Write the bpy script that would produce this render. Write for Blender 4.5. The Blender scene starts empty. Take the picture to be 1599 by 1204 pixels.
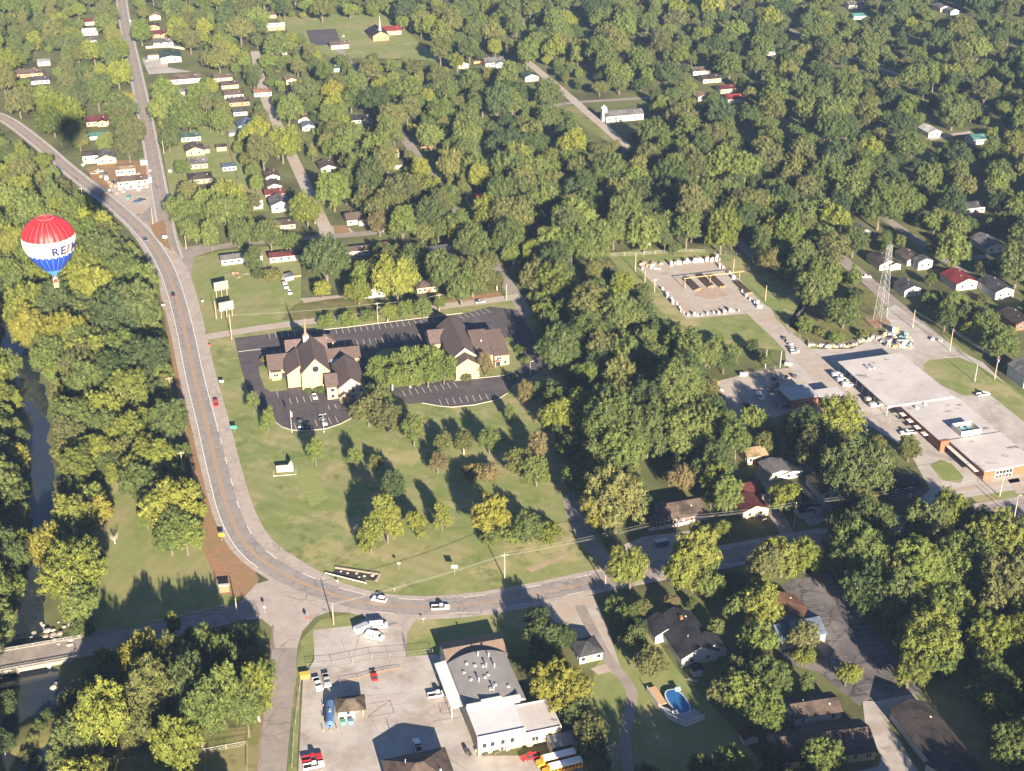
import bpy, bmesh, math, random
from mathutils import Vector, Matrix, noise
from mathutils.geometry import tessellate_polygon
R = math.radians
rnd = random.Random(11)
S = bpy.context.scene
COL = S.collection

# ---------------------------------------------------------------- camera, light, exposure
FPX, CX, CY, CAMH = 2150.0, 799.5, 602.0, 270.0       # focal length in photo pixels, centre, metres above the town
PITCH = math.atan(1137.0 / FPX)
cp, sp = math.cos(PITCH), math.sin(PITCH)
cam = bpy.data.cameras.new('camera'); camo = bpy.data.objects.new('camera', cam); COL.objects.link(camo)
camo.location = (0, 0, CAMH); camo.rotation_euler = (math.pi / 2 - PITCH, 0, 0)
cam.sensor_fit = 'HORIZONTAL'; cam.sensor_width = 36.0; cam.lens = FPX / 1599.0 * 36.0
cam.clip_start = 1.0; cam.clip_end = 12000.0
S.camera = camo
SUN_EL, SUN_AZ = 18.2, 16.3       # degrees; shadows run away from the camera and to the left
W = bpy.data.worlds.new('World'); S.world = W; W.use_nodes = True
wn = W.node_tree.nodes; wl = W.node_tree.links
sky = wn.new('ShaderNodeTexSky'); sky.sky_type = 'NISHITA'; sky.sun_disc = False
sky.sun_elevation = R(SUN_EL); sky.sun_rotation = R(180 - SUN_AZ); sky.altitude = 200; sky.air_density = 0.55; sky.dust_density = 0.25; sky.ozone_density = 3.0
bgn = wn['Background']; bgn.inputs['Strength'].default_value = 0.05
wl.new(sky.outputs['Color'], bgn.inputs['Color'])
SD = Vector((math.sin(R(SUN_AZ)) * math.cos(R(SUN_EL)), -math.cos(R(SUN_AZ)) * math.cos(R(SUN_EL)), math.sin(R(SUN_EL))))
sl = bpy.data.lights.new('sun', 'SUN'); sl.energy = 5.0; sl.angle = R(0.5); sl.color = (1.0, 0.86, 0.66)
so = bpy.data.objects.new('sun', sl); COL.objects.link(so)
so.rotation_euler = (-SD).to_track_quat('-Z', 'Y').to_euler(); so.location = (0, 0, 600)
S.view_settings.view_transform = 'Standard'; S.view_settings.look = 'None'
S.view_settings.exposure = 1.9; S.view_settings.gamma = 1.0
S.cycles.use_denoising = True
S.cycles.max_bounces = 5; S.cycles.diffuse_bounces = 2; S.cycles.glossy_bounces = 2
S.cycles.transmission_bounces = 2; S.cycles.volume_bounces = 0; S.cycles.transparent_max_bounces = 6
try: S.cycles.denoising_prefilter = 'ACCURATE'
except Exception: pass

GRID = 16.4                      # heading of the town grid
cg, sg = math.cos(R(GRID)), math.sin(R(GRID))

def G(px, py, z=0.0):
    """point of the photograph -> where that sight line meets height z in the town"""
    u = (px - CX) / FPX; v = (CY - py) / FPX
    dy = cp + v * sp; dz = -sp + v * cp
    t = (z - CAMH) / dz
    return Vector((u * t, dy * t, z))
def PX(p):
    x, y, z = p[0], p[1], p[2] - CAMH
    d = y * cp - z * sp; up = y * sp + z * cp
    return (CX + FPX * x / d, CY - FPX * up / d)
def ppm(py): return 0.884 * (py + 535) / 270.0

# ---------------------------------------------------------------- mesh building
class MB:
    def __init__(s): s.v = []; s.f = []; s.m = []
    def add(s, vs, fs, mi=0):
        o = len(s.v); s.v += [tuple(p) for p in vs]; s.f += [tuple(i + o for i in f) for f in fs]; s.m += [mi] * len(fs); return s
    def box(s, x0, x1, y0, y1, z0, z1, mi=0):
        return s.add([(x0, y0, z0), (x1, y0, z0), (x1, y1, z0), (x0, y1, z0), (x0, y0, z1), (x1, y0, z1), (x1, y1, z1), (x0, y1, z1)],
                     [(0, 3, 2, 1), (4, 5, 6, 7), (0, 1, 5, 4), (1, 2, 6, 5), (2, 3, 7, 6), (3, 0, 4, 7)], mi)
    def cbox(s, cx, cy, z0, sx, sy, sz, mi=0, rot=0.0):
        c, n = math.cos(rot), math.sin(rot); vs = []
        for z in (z0, z0 + sz):
            for a, b in ((-1, -1), (1, -1), (1, 1), (-1, 1)):
                x, y = a * sx / 2, b * sy / 2; vs.append((cx + x * c - y * n, cy + x * n + y * c, z))
        return s.add(vs, [(0, 3, 2, 1), (4, 5, 6, 7), (0, 1, 5, 4), (1, 2, 6, 5), (2, 3, 7, 6), (3, 0, 4, 7)], mi)
    def tube(s, p0, p1, r0, r1=None, n=6, mi=0, cap=True):
        r1 = r0 if r1 is None else r1; p0 = Vector(p0); p1 = Vector(p1); d = (p1 - p0)
        if d.length < 1e-6: return s
        q = d.to_track_quat('Z', 'Y'); vs = []
        for p, r in ((p0, r0), (p1, r1)):
            for k in range(n):
                a = 2 * math.pi * k / n; vs.append(p + q @ Vector((r * math.cos(a), r * math.sin(a), 0)))
        fs = [(k, (k + 1) % n, n + (k + 1) % n, n + k) for k in range(n)]
        if cap: fs += [tuple(range(n - 1, -1, -1)), tuple(range(n, 2 * n))]
        return s.add(vs, fs, mi)
    def lathe(s, prof, n=16, c=(0, 0, 0), mi=0):
        vs = []
        for r, z in prof:
            for k in range(n):
                a = 2 * math.pi * k / n; vs.append((c[0] + r * math.cos(a), c[1] + r * math.sin(a), c[2] + z))
        fs = []
        for i in range(len(prof) - 1):
            for k in range(n): fs.append((i * n + k, i * n + (k + 1) % n, (i + 1) * n + (k + 1) % n, (i + 1) * n + k))
        if prof[0][0] > 1e-4: fs.append(tuple(range(n - 1, -1, -1)))
        if prof[-1][0] > 1e-4: fs.append(tuple((len(prof) - 1) * n + k for k in range(n)))
        return s.add(vs, fs, mi)
    def prism(s, prof, a0, a1, axis='y', mi=0):
        """profile of (a, z) points swept along the axis from a0 to a1"""
        n = len(prof); vs = []
        for t in (a0, a1):
            for a, z in prof: vs.append((a, t, z) if axis == 'y' else (t, a, z))
        fs = [(k, (k + 1) % n, n + (k + 1) % n, n + k) for k in range(n)] + [tuple(range(n - 1, -1, -1)), tuple(range(n, 2 * n))]
        return s.add(vs, fs, mi)
    def poly(s, pts, z, mi=0):
        pts = [Vector((p[0], p[1], 0)) for p in pts]
        tr = tessellate_polygon([pts]); o = []
        for t in tr:
            a, b, c = (pts[i] for i in t)
            o.append(t if (b - a).cross(c - a).z > 0 else (t[0], t[2], t[1]))
        return s.add([(p.x, p.y, z) for p in pts], o, mi)
    def slab(s, pts, z0, z1, mi=0):
        n = len(pts); o = len(s.v); s.poly(pts, z1, mi)
        return s.add([(p[0], p[1], z) for z in (z0, z1) for p in pts], [(k, (k + 1) % n, n + (k + 1) % n, n + k) for k in range(n)], mi)
    def ribbon(s, pts, w0, w1, z, mi=0):
        """strip between lateral offsets w0 < w1 (metres, right of travel positive) along a line"""
        n = len(pts); vs = []
        for i, p in enumerate(pts):
            a = pts[max(i - 1, 0)]; b = pts[min(i + 1, n - 1)]; d = Vector((b[0] - a[0], b[1] - a[1])); d.normalize()
            nx, ny = d.y, -d.x
            q0 = w0(i / (n - 1)) if callable(w0) else w0; q1 = w1(i / (n - 1)) if callable(w1) else w1
            vs += [(p[0] + nx * q0, p[1] + ny * q0, z), (p[0] + nx * q1, p[1] + ny * q1, z)]
        return s.add(vs, [(2 * i, 2 * i + 1, 2 * i + 3, 2 * i + 2) for i in range(n - 1)], mi)
    def mesh(s, name, mats, smooth=False):
        me = bpy.data.meshes.new(name); me.from_pydata(s.v, [], s.f)
        for m in (mats if isinstance(mats, (list, tuple)) else [mats]): me.materials.append(m)
        if any(s.m): me.polygons.foreach_set('material_index', s.m)
        me.update()
        b = bmesh.new(); b.from_mesh(me); bmesh.ops.recalc_face_normals(b, faces=b.faces) if not getattr(s, 'flat', False) else None
        b.to_mesh(me); b.free()
        if smooth: me.polygons.foreach_set('use_smooth', [True] * len(me.polygons))
        return me
    def build(s, name, mats, parent=None, loc=None, rz=0.0, smooth=False):
        o = bpy.data.objects.new(name, s.mesh(name, mats, smooth)); COL.objects.link(o)
        if loc is not None: o.location = loc
        if rz: o.rotation_euler.z = rz
        if parent is not None: o.parent = parent
        return o

def smooth_line(pts, step=4.0):
    P = [Vector((p[0], p[1])) for p in pts]; out = []
    for i in range(len(P) - 1):
        p0 = P[i - 1] if i else P[0] * 2 - P[1]; p1 = P[i]; p2 = P[i + 1]; p3 = P[i + 2] if i + 2 < len(P) else P[-1] * 2 - P[-2]
        n = max(1, int((p2 - p1).length / step))
        for k in range(n):
            t = k / n
            out.append(0.5 * ((2 * p1) + (p2 - p0) * t + (2 * p0 - 5 * p1 + 4 * p2 - p3) * t * t + (3 * p1 - p0 - 3 * p2 + p3) * t ** 3))
    out.append(P[-1]); return out
def gl(pts): return [G(x, y).to_2d() for x, y in pts]

def tag(o, label=None, cat=None, group=None, kind=None):
    if label: o['label'] = label
    if cat: o['category'] = cat
    if group: o['group'] = group
    if kind: o['kind'] = kind
    return o
def thing(name, label, cat, loc=(0, 0, 0), rz=0.0, group=None):
    o = bpy.data.objects.new(name, None); COL.objects.link(o); o.empty_display_size = 0.5
    o.location = loc; o.rotation_euler.z = rz
    return tag(o, label, cat, group)
def dup(root, loc, rz, label=None, group=None, scale=None):
    r = root.copy(); COL.objects.link(r); r.location = loc; r.rotation_euler.z = rz
    if label: r['label'] = label
    if group: r['group'] = group
    if scale: r.scale = scale
    for ch in list(root.children):
        c = ch.copy(); COL.objects.link(c); c.parent = r
        for g in list(ch.children):
            d = g.copy(); COL.objects.link(d); d.parent = c
    return r

# ---------------------------------------------------------------- materials
MATS = {}
def mat(name, c1, c2=None, scale=0.5, detail=4.0, rough=0.85, spec=0.3, bump=0.0, metal=0.0, c3=None, scale3=0.05, lo=0.35, hi=0.65, coord='pos'):
    """two colours mixed by noise (world scale, cycles per metre); c3 a third one in broad patches"""
    if name in MATS: return MATS[name]
    m = bpy.data.materials.new(name); m.use_nodes = True; MATS[name] = m
    N = m.node_tree.nodes; L = m.node_tree.links; b = N['Principled BSDF']
    b.inputs['Roughness'].default_value = rough; b.inputs['Specular IOR Level'].default_value = spec; b.inputs['Metallic'].default_value = metal
    if c2 is None:
        b.inputs['Base Color'].default_value = (*c1, 1); return m
    if coord == 'pos': tc = N.new('ShaderNodeNewGeometry').outputs['Position']
    else: tc = N.new('ShaderNodeTexCoord').outputs['Object']
    def nz(sc, det):
        t = N.new('ShaderNodeTexNoise'); t.inputs['Scale'].default_value = sc; t.inputs['Detail'].default_value = det; t.inputs['Roughness'].default_value = 0.70
        L.new(tc, t.inputs['Vector']); return t.outputs['Fac']
    def ramp(f, a, c):
        r = N.new('ShaderNodeMapRange'); r.inputs['From Min'].default_value = a; r.inputs['From Max'].default_value = c; L.new(f, r.inputs['Value']); return r.outputs['Result']
    def mix(f, A, B):
        x = N.new('ShaderNodeMix'); x.data_type = 'RGBA'; L.new(f, x.inputs['Factor'])
        for k, q in (('A', A), ('B', B)):
            i = [s for s in x.inputs if s.name == k and s.type == 'RGBA'][0]
            if isinstance(q, tuple): i.default_value = (*q, 1)
            else: L.new(q, i)
        return [s for s in x.outputs if s.type == 'RGBA'][0]
    f = nz(scale, detail); col = mix(ramp(f, lo, hi), c1, c2)
    if c3 is not None: col = mix(ramp(nz(scale3, 5), 0.45, 0.62), col, c3)
    L.new(col, b.inputs['Base Color'])
    if bump:
        bp = N.new('ShaderNodeBump'); bp.inputs['Strength'].default_value = bump; bp.inputs['Distance'].default_value = 0.3
        L.new(f, bp.inputs['Height']); L.new(bp.outputs['Normal'], b.inputs['Normal'])
    m['_col'] = 1
    return m
def nodes(m): return m.node_tree.nodes, m.node_tree.links, m.node_tree.nodes['Principled BSDF']
def cracks(m, scale, col, width=0.02, amt=0.8, scale2=None):
    """thin dark lines (tar-filled cracks) over the base colour"""
    N, L, b = nodes(m); src = b.inputs['Base Color'].links[0].from_socket
    g = N.new('ShaderNodeNewGeometry'); n = N.new('ShaderNodeTexNoise'); n.inputs['Scale'].default_value = 0.35; L.new(g.outputs['Position'], n.inputs['Vector'])
    ad = N.new('ShaderNodeVectorMath'); ad.operation = 'MULTIPLY_ADD'; L.new(n.outputs['Color'], ad.inputs[0]); ad.inputs[1].default_value = (2.5, 2.5, 0); L.new(g.outputs['Position'], ad.inputs[2])
    v = N.new('ShaderNodeTexVoronoi'); v.feature = 'DISTANCE_TO_EDGE'; v.inputs['Scale'].default_value = scale; L.new(ad.outputs['Vector'], v.inputs['Vector'])
    r = N.new('ShaderNodeMapRange'); r.inputs['From Min'].default_value = width * 0.4; r.inputs['From Max'].default_value = width; r.inputs['To Min'].default_value = amt; r.inputs['To Max'].default_value = 0; L.new(v.outputs['Distance'], r.inputs['Value'])
    n2 = N.new('ShaderNodeTexNoise'); n2.inputs['Scale'].default_value = 0.045; L.new(g.outputs['Position'], n2.inputs['Vector'])
    r2 = N.new('ShaderNodeMapRange'); r2.inputs['From Min'].default_value = 0.4; r2.inputs['From Max'].default_value = 0.6; L.new(n2.outputs['Fac'], r2.inputs['Value'])
    mu = N.new('ShaderNodeMath'); mu.operation = 'MULTIPLY'; L.new(r.outputs['Result'], mu.inputs[0]); L.new(r2.outputs['Result'], mu.inputs[1])
    x = N.new('ShaderNodeMix'); x.data_type = 'RGBA'; L.new(mu.outputs[0], x.inputs['Factor'])
    L.new(src, [s for s in x.inputs if s.name == 'A' and s.type == 'RGBA'][0]); [s for s in x.inputs if s.name == 'B' and s.type == 'RGBA'][0].default_value = (*col, 1)
    L.new([s for s in x.outputs if s.type == 'RGBA'][0], b.inputs['Base Color'])
    return m
def stripes(m, scale, ang, amt, dark, dist=0.6, axis='X'):
    """fine parallel bands (mowing, metal ribs, shingle courses)"""
    N, L, b = nodes(m); src = b.inputs['Base Color'].links[0].from_socket if b.inputs['Base Color'].links else None
    g = N.new('ShaderNodeNewGeometry') if ang is not None else N.new('ShaderNodeTexCoord')
    mp = N.new('ShaderNodeMapping'); L.new(g.outputs['Position'] if ang is not None else g.outputs['Object'], mp.inputs['Vector']); mp.inputs['Rotation'].default_value = (0, 0, R(ang or 0))
    w = N.new('ShaderNodeTexWave'); w.wave_type = 'BANDS'; w.bands_direction = axis; w.inputs['Scale'].default_value = scale; w.inputs['Distortion'].default_value = dist; w.inputs['Detail'].default_value = 2
    L.new(mp.outputs['Vector'], w.inputs['Vector'])
    mu = N.new('ShaderNodeMath'); mu.operation = 'MULTIPLY'; L.new(w.outputs['Fac'], mu.inputs[0]); mu.inputs[1].default_value = amt
    x = N.new('ShaderNodeMix'); x.data_type = 'RGBA'; L.new(mu.outputs[0], x.inputs['Factor'])
    A = [s for s in x.inputs if s.name == 'A' and s.type == 'RGBA'][0]
    if src: L.new(src, A)
    else: A.default_value = b.inputs['Base Color'].default_value
    [s for s in x.inputs if s.name == 'B' and s.type == 'RGBA'][0].default_value = (*dark, 1)
    L.new([s for s in x.outputs if s.type == 'RGBA'][0], b.inputs['Base Color'])
    return m

GRASS = mat('grass', (0.13, 0.155, 0.045), (0.20, 0.20, 0.075), 0.16, 9, 0.95, 0.1, 0.0, c3=(0.25, 0.215, 0.11), scale3=0.02)
LAWN = stripes(mat('mown_lawn', (0.145, 0.185, 0.055), (0.215, 0.235, 0.095), 0.13, 10, 0.95, 0.1, c3=(0.27, 0.25, 0.125), scale3=0.035), 0.055, -62, 0.22, (0.12, 0.155, 0.04), 2.0)
LAWN2 = stripes(mat('short_grass', (0.155, 0.195, 0.06), (0.215, 0.235, 0.09), 0.15, 9, 0.95, 0.1, c3=(0.255, 0.235, 0.115), scale3=0.03), 0.06, 20, 0.16, (0.12, 0.16, 0.045), 2.0)
ROUGHG = mat('rough_grass', (0.10, 0.115, 0.035), (0.19, 0.165, 0.075), 0.22, 8, 0.95, 0.1)
MULCH = mat('red_soil', (0.23, 0.13, 0.075), (0.32, 0.19, 0.115), 0.5, 8, 0.95, 0.1, c3=(0.22, 0.165, 0.08), scale3=0.09)
FLOORW = mat('forest_floor', (0.045, 0.055, 0.022), (0.09, 0.08, 0.04), 0.2, 6, 0.95, 0.1)
ROADM = cracks(mat('highway_asphalt', (0.235, 0.21, 0.205), (0.295, 0.265, 0.252), 0.25, 6, 0.9, 0.2), 0.22, (0.09, 0.085, 0.088), 0.035, 0.6)
SHOULD = cracks(mat('shoulder_asphalt', (0.33, 0.285, 0.262), (0.40, 0.35, 0.315), 0.25, 6, 0.9, 0.2), 0.2, (0.12, 0.112, 0.11), 0.03, 0.6)
STREET = cracks(mat('street_asphalt', (0.23, 0.20, 0.185), (0.30, 0.265, 0.24), 0.2, 6, 0.9, 0.2), 0.1, (0.12, 0.11, 0.10), 0.03, 0.5)
GRAVEL = mat('gravel', (0.33, 0.29, 0.265), (0.43, 0.385, 0.345), 0.3, 9, 0.95, 0.15, c3=(0.36, 0.29, 0.24), scale3=0.06)
CONC = cracks(mat('concrete_yard', (0.37, 0.34, 0.325), (0.45, 0.415, 0.39), 0.18, 8, 0.9, 0.2, c3=(0.31, 0.27, 0.24), scale3=0.07), 0.07, (0.2, 0.185, 0.175), 0.010, 0.5)
LOTM = mat('new_asphalt', (0.072, 0.062, 0.068), (0.105, 0.091, 0.098), 0.3, 7, 0.95, 0.05)
OLDLOT = cracks(mat('old_asphalt', (0.075, 0.07, 0.078), (0.14, 0.125, 0.13), 0.12, 8, 0.85, 0.3, c3=(0.20, 0.175, 0.165), scale3=0.04), 0.11, (0.03, 0.03, 0.03), 0.04, 0.7)
WHITEP = mat('white_paint', (0.72, 0.70, 0.66), (0.55, 0.53, 0.50), 0.8, 5, 0.7)
YELP = mat('yellow_paint', (0.46, 0.285, 0.12), (0.36, 0.25, 0.15), 0.6, 5, 0.7)
KERB = mat('kerb_concrete', (0.42, 0.38, 0.34), (0.52, 0.47, 0.42), 0.5, 5, 0.9)
WATER = mat('creek_water', (0.016, 0.024, 0.034), (0.03, 0.036, 0.04), 0.06, 4, 0.04, 0.6)  # slight blue in the base colour stands in for reflected sky
ROCK = mat('pale_rock', (0.30, 0.27, 0.24), (0.46, 0.41, 0.36), 0.6, 5, 0.9)
BARK = mat('bark', (0.10, 0.08, 0.06), (0.19, 0.16, 0.13), 1.5, 5, 0.95)
PALEBARK = mat('pale_bark', (0.34, 0.29, 0.24), (0.5, 0.44, 0.38), 1.5, 5, 0.95)
WOOD = mat('weathered_wood', (0.28, 0.19, 0.12), (0.36, 0.26, 0.17), 1.5, 5, 0.9)
POLEM = mat('pole_wood', (0.42, 0.32, 0.22), (0.50, 0.39, 0.27), 1.5, 5, 0.9)
DARKPOLE = mat('creosote_wood', (0.07, 0.045, 0.03), (0.12, 0.08, 0.055), 2, 5, 0.8)
GALV = mat('galvanised_steel', (0.45, 0.46, 0.47), (0.55, 0.55, 0.55), 2, 4, 0.45, 0.5, metal=0.3)
GLASS = mat('window_glass', (0.025, 0.03, 0.035), None, rough=0.12, spec=0.6)
WHITE = mat('white_siding', (0.5, 0.49, 0.46), (0.58, 0.57, 0.54), 0.6, 4, 0.7)
CREAM = mat('cream_stucco', (0.36, 0.285, 0.175), (0.42, 0.335, 0.21), 0.5, 5, 0.85)
TRIMW = mat('white_trim', (0.55, 0.53, 0.49), (0.62, 0.60, 0.56), 0.8, 4, 0.6)
BRICK = mat('red_brick', (0.22, 0.09, 0.052), (0.29, 0.13, 0.078), 1.2, 6, 0.9)
DKBRICK = mat('dark_brick', (0.16, 0.085, 0.06), (0.24, 0.12, 0.09), 1.2, 6, 0.9)
RUBBER = mat('rubber', (0.02, 0.02, 0.02), None, rough=0.8)
CHROME = mat('light_lens', (0.8, 0.8, 0.78), None, rough=0.2)
TAILR = mat('red_lens', (0.5, 0.02, 0.02), None, rough=0.3)
def shingle(name, c):
    if name in MATS: return MATS[name]
    d = tuple(x * 0.50 for x in c); l = tuple(min(1, x * 0.88) for x in c)
    return mat(name, d, l, 0.9, 8, 0.92, 0.15, c3=tuple(x * 0.62 for x in d), scale3=0.16)
def paint(name, c, rough=0.32):
    return mat(name, c, None, rough=rough, spec=0.5)
def wallm(name, c):
    if name in MATS: return MATS[name]
    return mat(name, tuple(x * 0.92 for x in c), tuple(min(1, x * 1.06) for x in c), 0.6, 5, 0.85)
ROOFC = {'brown': (0.15, 0.112, 0.095), 'dkbrown': (0.088, 0.072, 0.066), 'grey': (0.20, 0.19, 0.20), 'dkgrey': (0.085, 0.085, 0.095), 'red': (0.27, 0.045, 0.045),
         'maroon': (0.15, 0.045, 0.045), 'green': (0.07, 0.12, 0.10), 'teal': (0.10, 0.26, 0.25), 'tan': (0.42, 0.30, 0.19), 'white': (0.68, 0.67, 0.65), 'blue': (0.17, 0.22, 0.30), 'rust': (0.26, 0.14, 0.09), 'black': (0.05, 0.05, 0.06)}
WALLC = {'white': (0.46, 0.44, 0.40), 'cream': (0.40, 0.32, 0.20), 'brick': (0.40, 0.20, 0.12), 'tan': (0.55, 0.44, 0.30), 'grey': (0.42, 0.42, 0.42), 'yellow': (0.66, 0.52, 0.26), 'blue': (0.38, 0.47, 0.55), 'pink': (0.6, 0.4, 0.33), 'dkbrick': (0.19, 0.10, 0.075)}
def roofmat(k): return shingle(k + '_shingle', ROOFC[k])
def wmat(k): return wallm(k + '_wall', WALLC[k])
OPEN = []        # parts of the photograph where no crown stands in front
SOLID = []       # world outlines where no trunk can stand: (list of points, margin)
# ---------------------------------------------------------------- ground, creek, roads, lots
CREEK = smooth_line([G(x, y, -2.2).to_2d() for x, y in [(-160, 395), (-40, 430), (6, 470), (20, 540), (48, 605), (58, 680), (66, 760), (64, 830), (54, 900), (46, 960), (40, 1010), (40, 1060), (48, 1120), (38, 1170), (36, 1240), (30, 1330)]], 6)
def creek_d(x, y):
    b = 1e9
    for p in CREEK:
        d = (p.x - x) ** 2 + (p.y - y) ** 2
        if d < b: b = d; q = p
    return math.sqrt(b), q
_cx0 = min(p.x for p in CREEK) - 40; _cx1 = max(p.x for p in CREEK) + 40
def terrain(x, y):
    if x < _cx0 or x > _cx1 or y > 700: return 0.0
    d, q = creek_d(x, y)
    w = 1.9 + 1.3 * noise.noise((x * 0.06, y * 0.06, 0)) + (3.5 if q.y < 330 else 0.0)
    t = (d - w) / 9.0
    if t >= 1: return 0.0
    t = max(t, 0.0); s = t * t * (3 - 2 * t)
    return -3.4 * (1 - s)
xs = [-7000, -3000, -1400] + [(-900 + 6 * i) for i in range(0, 301)] + [1400, 3000, 7000]
ys = [-2500, -300, 80] + [(180 + 5 * i) for i in range(0, 130)] + [830 + 30 * i for i in range(1, 30)] + [2200, 4000, 9000]
g = MB(); g.flat = True
for y in ys:
    for x in xs: g.v.append((x, y, terrain(x, y)))
nx = len(xs)
for j in range(len(ys) - 1):
    for i in range(nx - 1): g.f.append((j * nx + i, j * nx + i + 1, (j + 1) * nx + i + 1, (j + 1) * nx + i)); g.m.append(0)
tag(g.build('ground', mat('town_ground', (0.10, 0.125, 0.045), (0.17, 0.165, 0.075), 0.12, 8, 0.95, 0.1, c3=(0.075, 0.075, 0.036), scale3=0.03), smooth=True), kind='structure')
wb = MB(); wb.flat = True; wb.ribbon(CREEK, -17, 17, -2.2)
tag(wb.build('creek_water', WATER), kind='structure')
isl = MB(); p = G(50, 1150, -2.2)
isl.lathe([(9, -1.5), (7, 0.2), (4, 0.75), (0.01, 1.0)], 14)
_v = [(x * (0.75 + 0.3 * noise.noise((x, y, 3))), y * 1.25 * (1 + 0.3 * noise.noise((x, y, 9))), z) for x, y, z in isl.v]; isl.v = _v
tag(isl.build('creek_island_ground', ROUGHG, None, (p.x, p.y, -2.2), smooth=True), kind='structure')

def sheet(name, px, z, m, kind='structure', solid=None, label=None, holes=None):
    pts = gl(px); b = MB(); b.flat = True; b.poly(pts, z); o = tag(b.build(name, m), kind=kind)
    if solid is not None: SOLID.append((pts, solid))
    return o
ROADS = []
def road(name, px, w, m, z, w1=None, parent=None):
    ln = smooth_line(gl(px)); b = MB(); b.flat = True; b.ribbon(ln, -w / 2, w / 2, z); o = b.build(name, m, parent)
    if parent is None: tag(o, kind='structure')
    ROADS.append((ln, w / 2)); return o, ln
# lawns
def stains(m, col, scale, lo, hi, top=0.85, squash=(0.6, 1.5, 1)):
    N, L, b = nodes(m); src = b.inputs['Base Color'].links[0].from_socket
    g_ = N.new('ShaderNodeNewGeometry'); mp = N.new('ShaderNodeMapping'); mp.inputs['Scale'].default_value = squash; mp.inputs['Rotation'].default_value = (0, 0, R(-16)); L.new(g_.outputs['Position'], mp.inputs['Vector'])
    n = N.new('ShaderNodeTexNoise'); n.inputs['Scale'].default_value = scale; n.inputs['Detail'].default_value = 8; n.inputs['Roughness'].default_value = 0.68; L.new(mp.outputs['Vector'], n.inputs['Vector'])
    r = N.new('ShaderNodeMapRange'); r.inputs['From Min'].default_value = lo; r.inputs['From Max'].default_value = hi; r.inputs['To Max'].default_value = top; L.new(n.outputs['Fac'], r.inputs['Value'])
    x = N.new('ShaderNodeMix'); x.data_type = 'RGBA'; L.new(r.outputs['Result'], x.inputs['Factor']); L.new(src, [s_ for s_ in x.inputs if s_.name == 'A' and s_.type == 'RGBA'][0]); [s_ for s_ in x.inputs if s_.name == 'B' and s_.type == 'RGBA'][0].default_value = (*col, 1)
    L.new([s_ for s_ in x.outputs if s_.type == 'RGBA'][0], b.inputs['Base Color'])
stains(LAWN, (0.36, 0.30, 0.165), 0.05, 0.535, 0.60, .55, (1, 1, 1)); stains(LAWN, (0.10, 0.125, 0.035), 0.09, 0.56, 0.62, .6, (1, 1, 1))
stains(STREET, (0.15, 0.135, 0.125), 0.12, 0.56, 0.66, .5, (1, 1, 1)); stains(ROADM, (0.15, 0.135, 0.135), 0.1, 0.55, 0.68, .5, (1, 1, 1)); stains(LOTM, (0.15, 0.13, 0.135), 0.06, 0.5, 0.7, .55, (1, 1, 1)); stains(SHOULD, (0.24, 0.205, 0.19), 0.12, 0.55, 0.66, .5, (1, 1, 1))
stains(LAWN2, (0.30, 0.265, 0.14), 0.06, 0.56, 0.62, .6, (1, 1, 1)); stains(GRASS, (0.09, 0.10, 0.035), 0.08, 0.55, 0.62, .6, (1, 1, 1))
LAWN_PX = [(322, 529), (420, 507), (560, 490), (800, 468), (880, 530), (905, 600), (900, 760), (968, 900), (870, 928), (760, 948), (660, 960), (520, 938), (430, 893), (370, 812), (338, 705), (325, 605)]
sheet('church_lawn', LAWN_PX, 0.02, LAWN)
sheet('corner_lawn', [(282, 405), (300, 403), (345, 392), (470, 380), (470, 470), (500, 498), (410, 510), (325, 523), (300, 460)], 0.02, LAWN2)
sheet('dry_yard', [(470, 470), (560, 470), (690, 470), (680, 482), (560, 495), (490, 500), (440, 500), (455, 480)], 0.026, ROUGHG)
sheet('field', [(150, 690), (240, 690), (300, 760), (345, 860), (405, 912), (372, 946), (280, 972), (150, 992), (135, 900)], 0.02, LAWN2)
sheet('side_yards_grass', [(255, 240), (330, 180), (380, 200), (420, 330), (300, 330), (268, 320)], 0.02, LAWN2)
sheet('churchyard_grass', [(430, 26), (640, 18), (660, 50), (710, 98), (640, 92), (520, 90), (470, 70)], 0.02, LAWN2)
sheet('overgrown_strip_grass', [(612, 28), (640, 20), (710, 98), (684, 92)], 0.03, ROUGHG)
sheet('street_corner_grass', [(865, 165), (900, 165), (985, 228), (955, 224), (900, 190)], 0.02, GRASS)
sheet('pole_yard_lawn', [(948, 396), (1010, 388), (1090, 390), (1160, 402), (1265, 465), (1245, 520), (1300, 560), (1200, 545), (1120, 535), (1060, 525), (1000, 470)], 0.02, LAWN)
sheet('school_lawn', [(1445, 700), (1500, 720), (1610, 720), (1610, 774), (1525, 785), (1500, 760)], 0.03, LAWN2)
sheet('street_verge_grass', [(1470, 520), (1620, 635), (1620, 700), (1560, 640)], 0.02, LAWN2)
sheet('corner_verge_grass', [(470, 1000), (500, 968), (560, 955), (575, 975), (500, 985), (488, 1030), (470, 1060), (462, 1230), (448, 1230), (455, 1080)], 0.02, LAWN)
sheet('yard_front_grass', [(633, 975), (660, 958), (870, 935), (880, 980), (840, 1030), (700, 1010), (680, 1025), (634, 1028)], 0.02, LAWN)
sheet('pool_yard_grass', [(930, 1040), (1000, 960), (1060, 1050), (1140, 1130), (1190, 1190), (1190, 1300), (900, 1300), (920, 1100)], 0.02, LAWN2)
sheet('back_field_grass', [(1440, 1085), (1500, 1050), (1640, 1140), (1640, 1260), (1560, 1260)], 0.02, GRASS)
sheet('far_meadow_grass', [(1540, 990), (1640, 960), (1640, 1030), (1570, 1020)], 0.02, LAWN2)
sheet('fenced_lots_grass', [(180, 1165), (410, 1130), (405, 1300), (170, 1300)], 0.02, GRASS)
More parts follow.
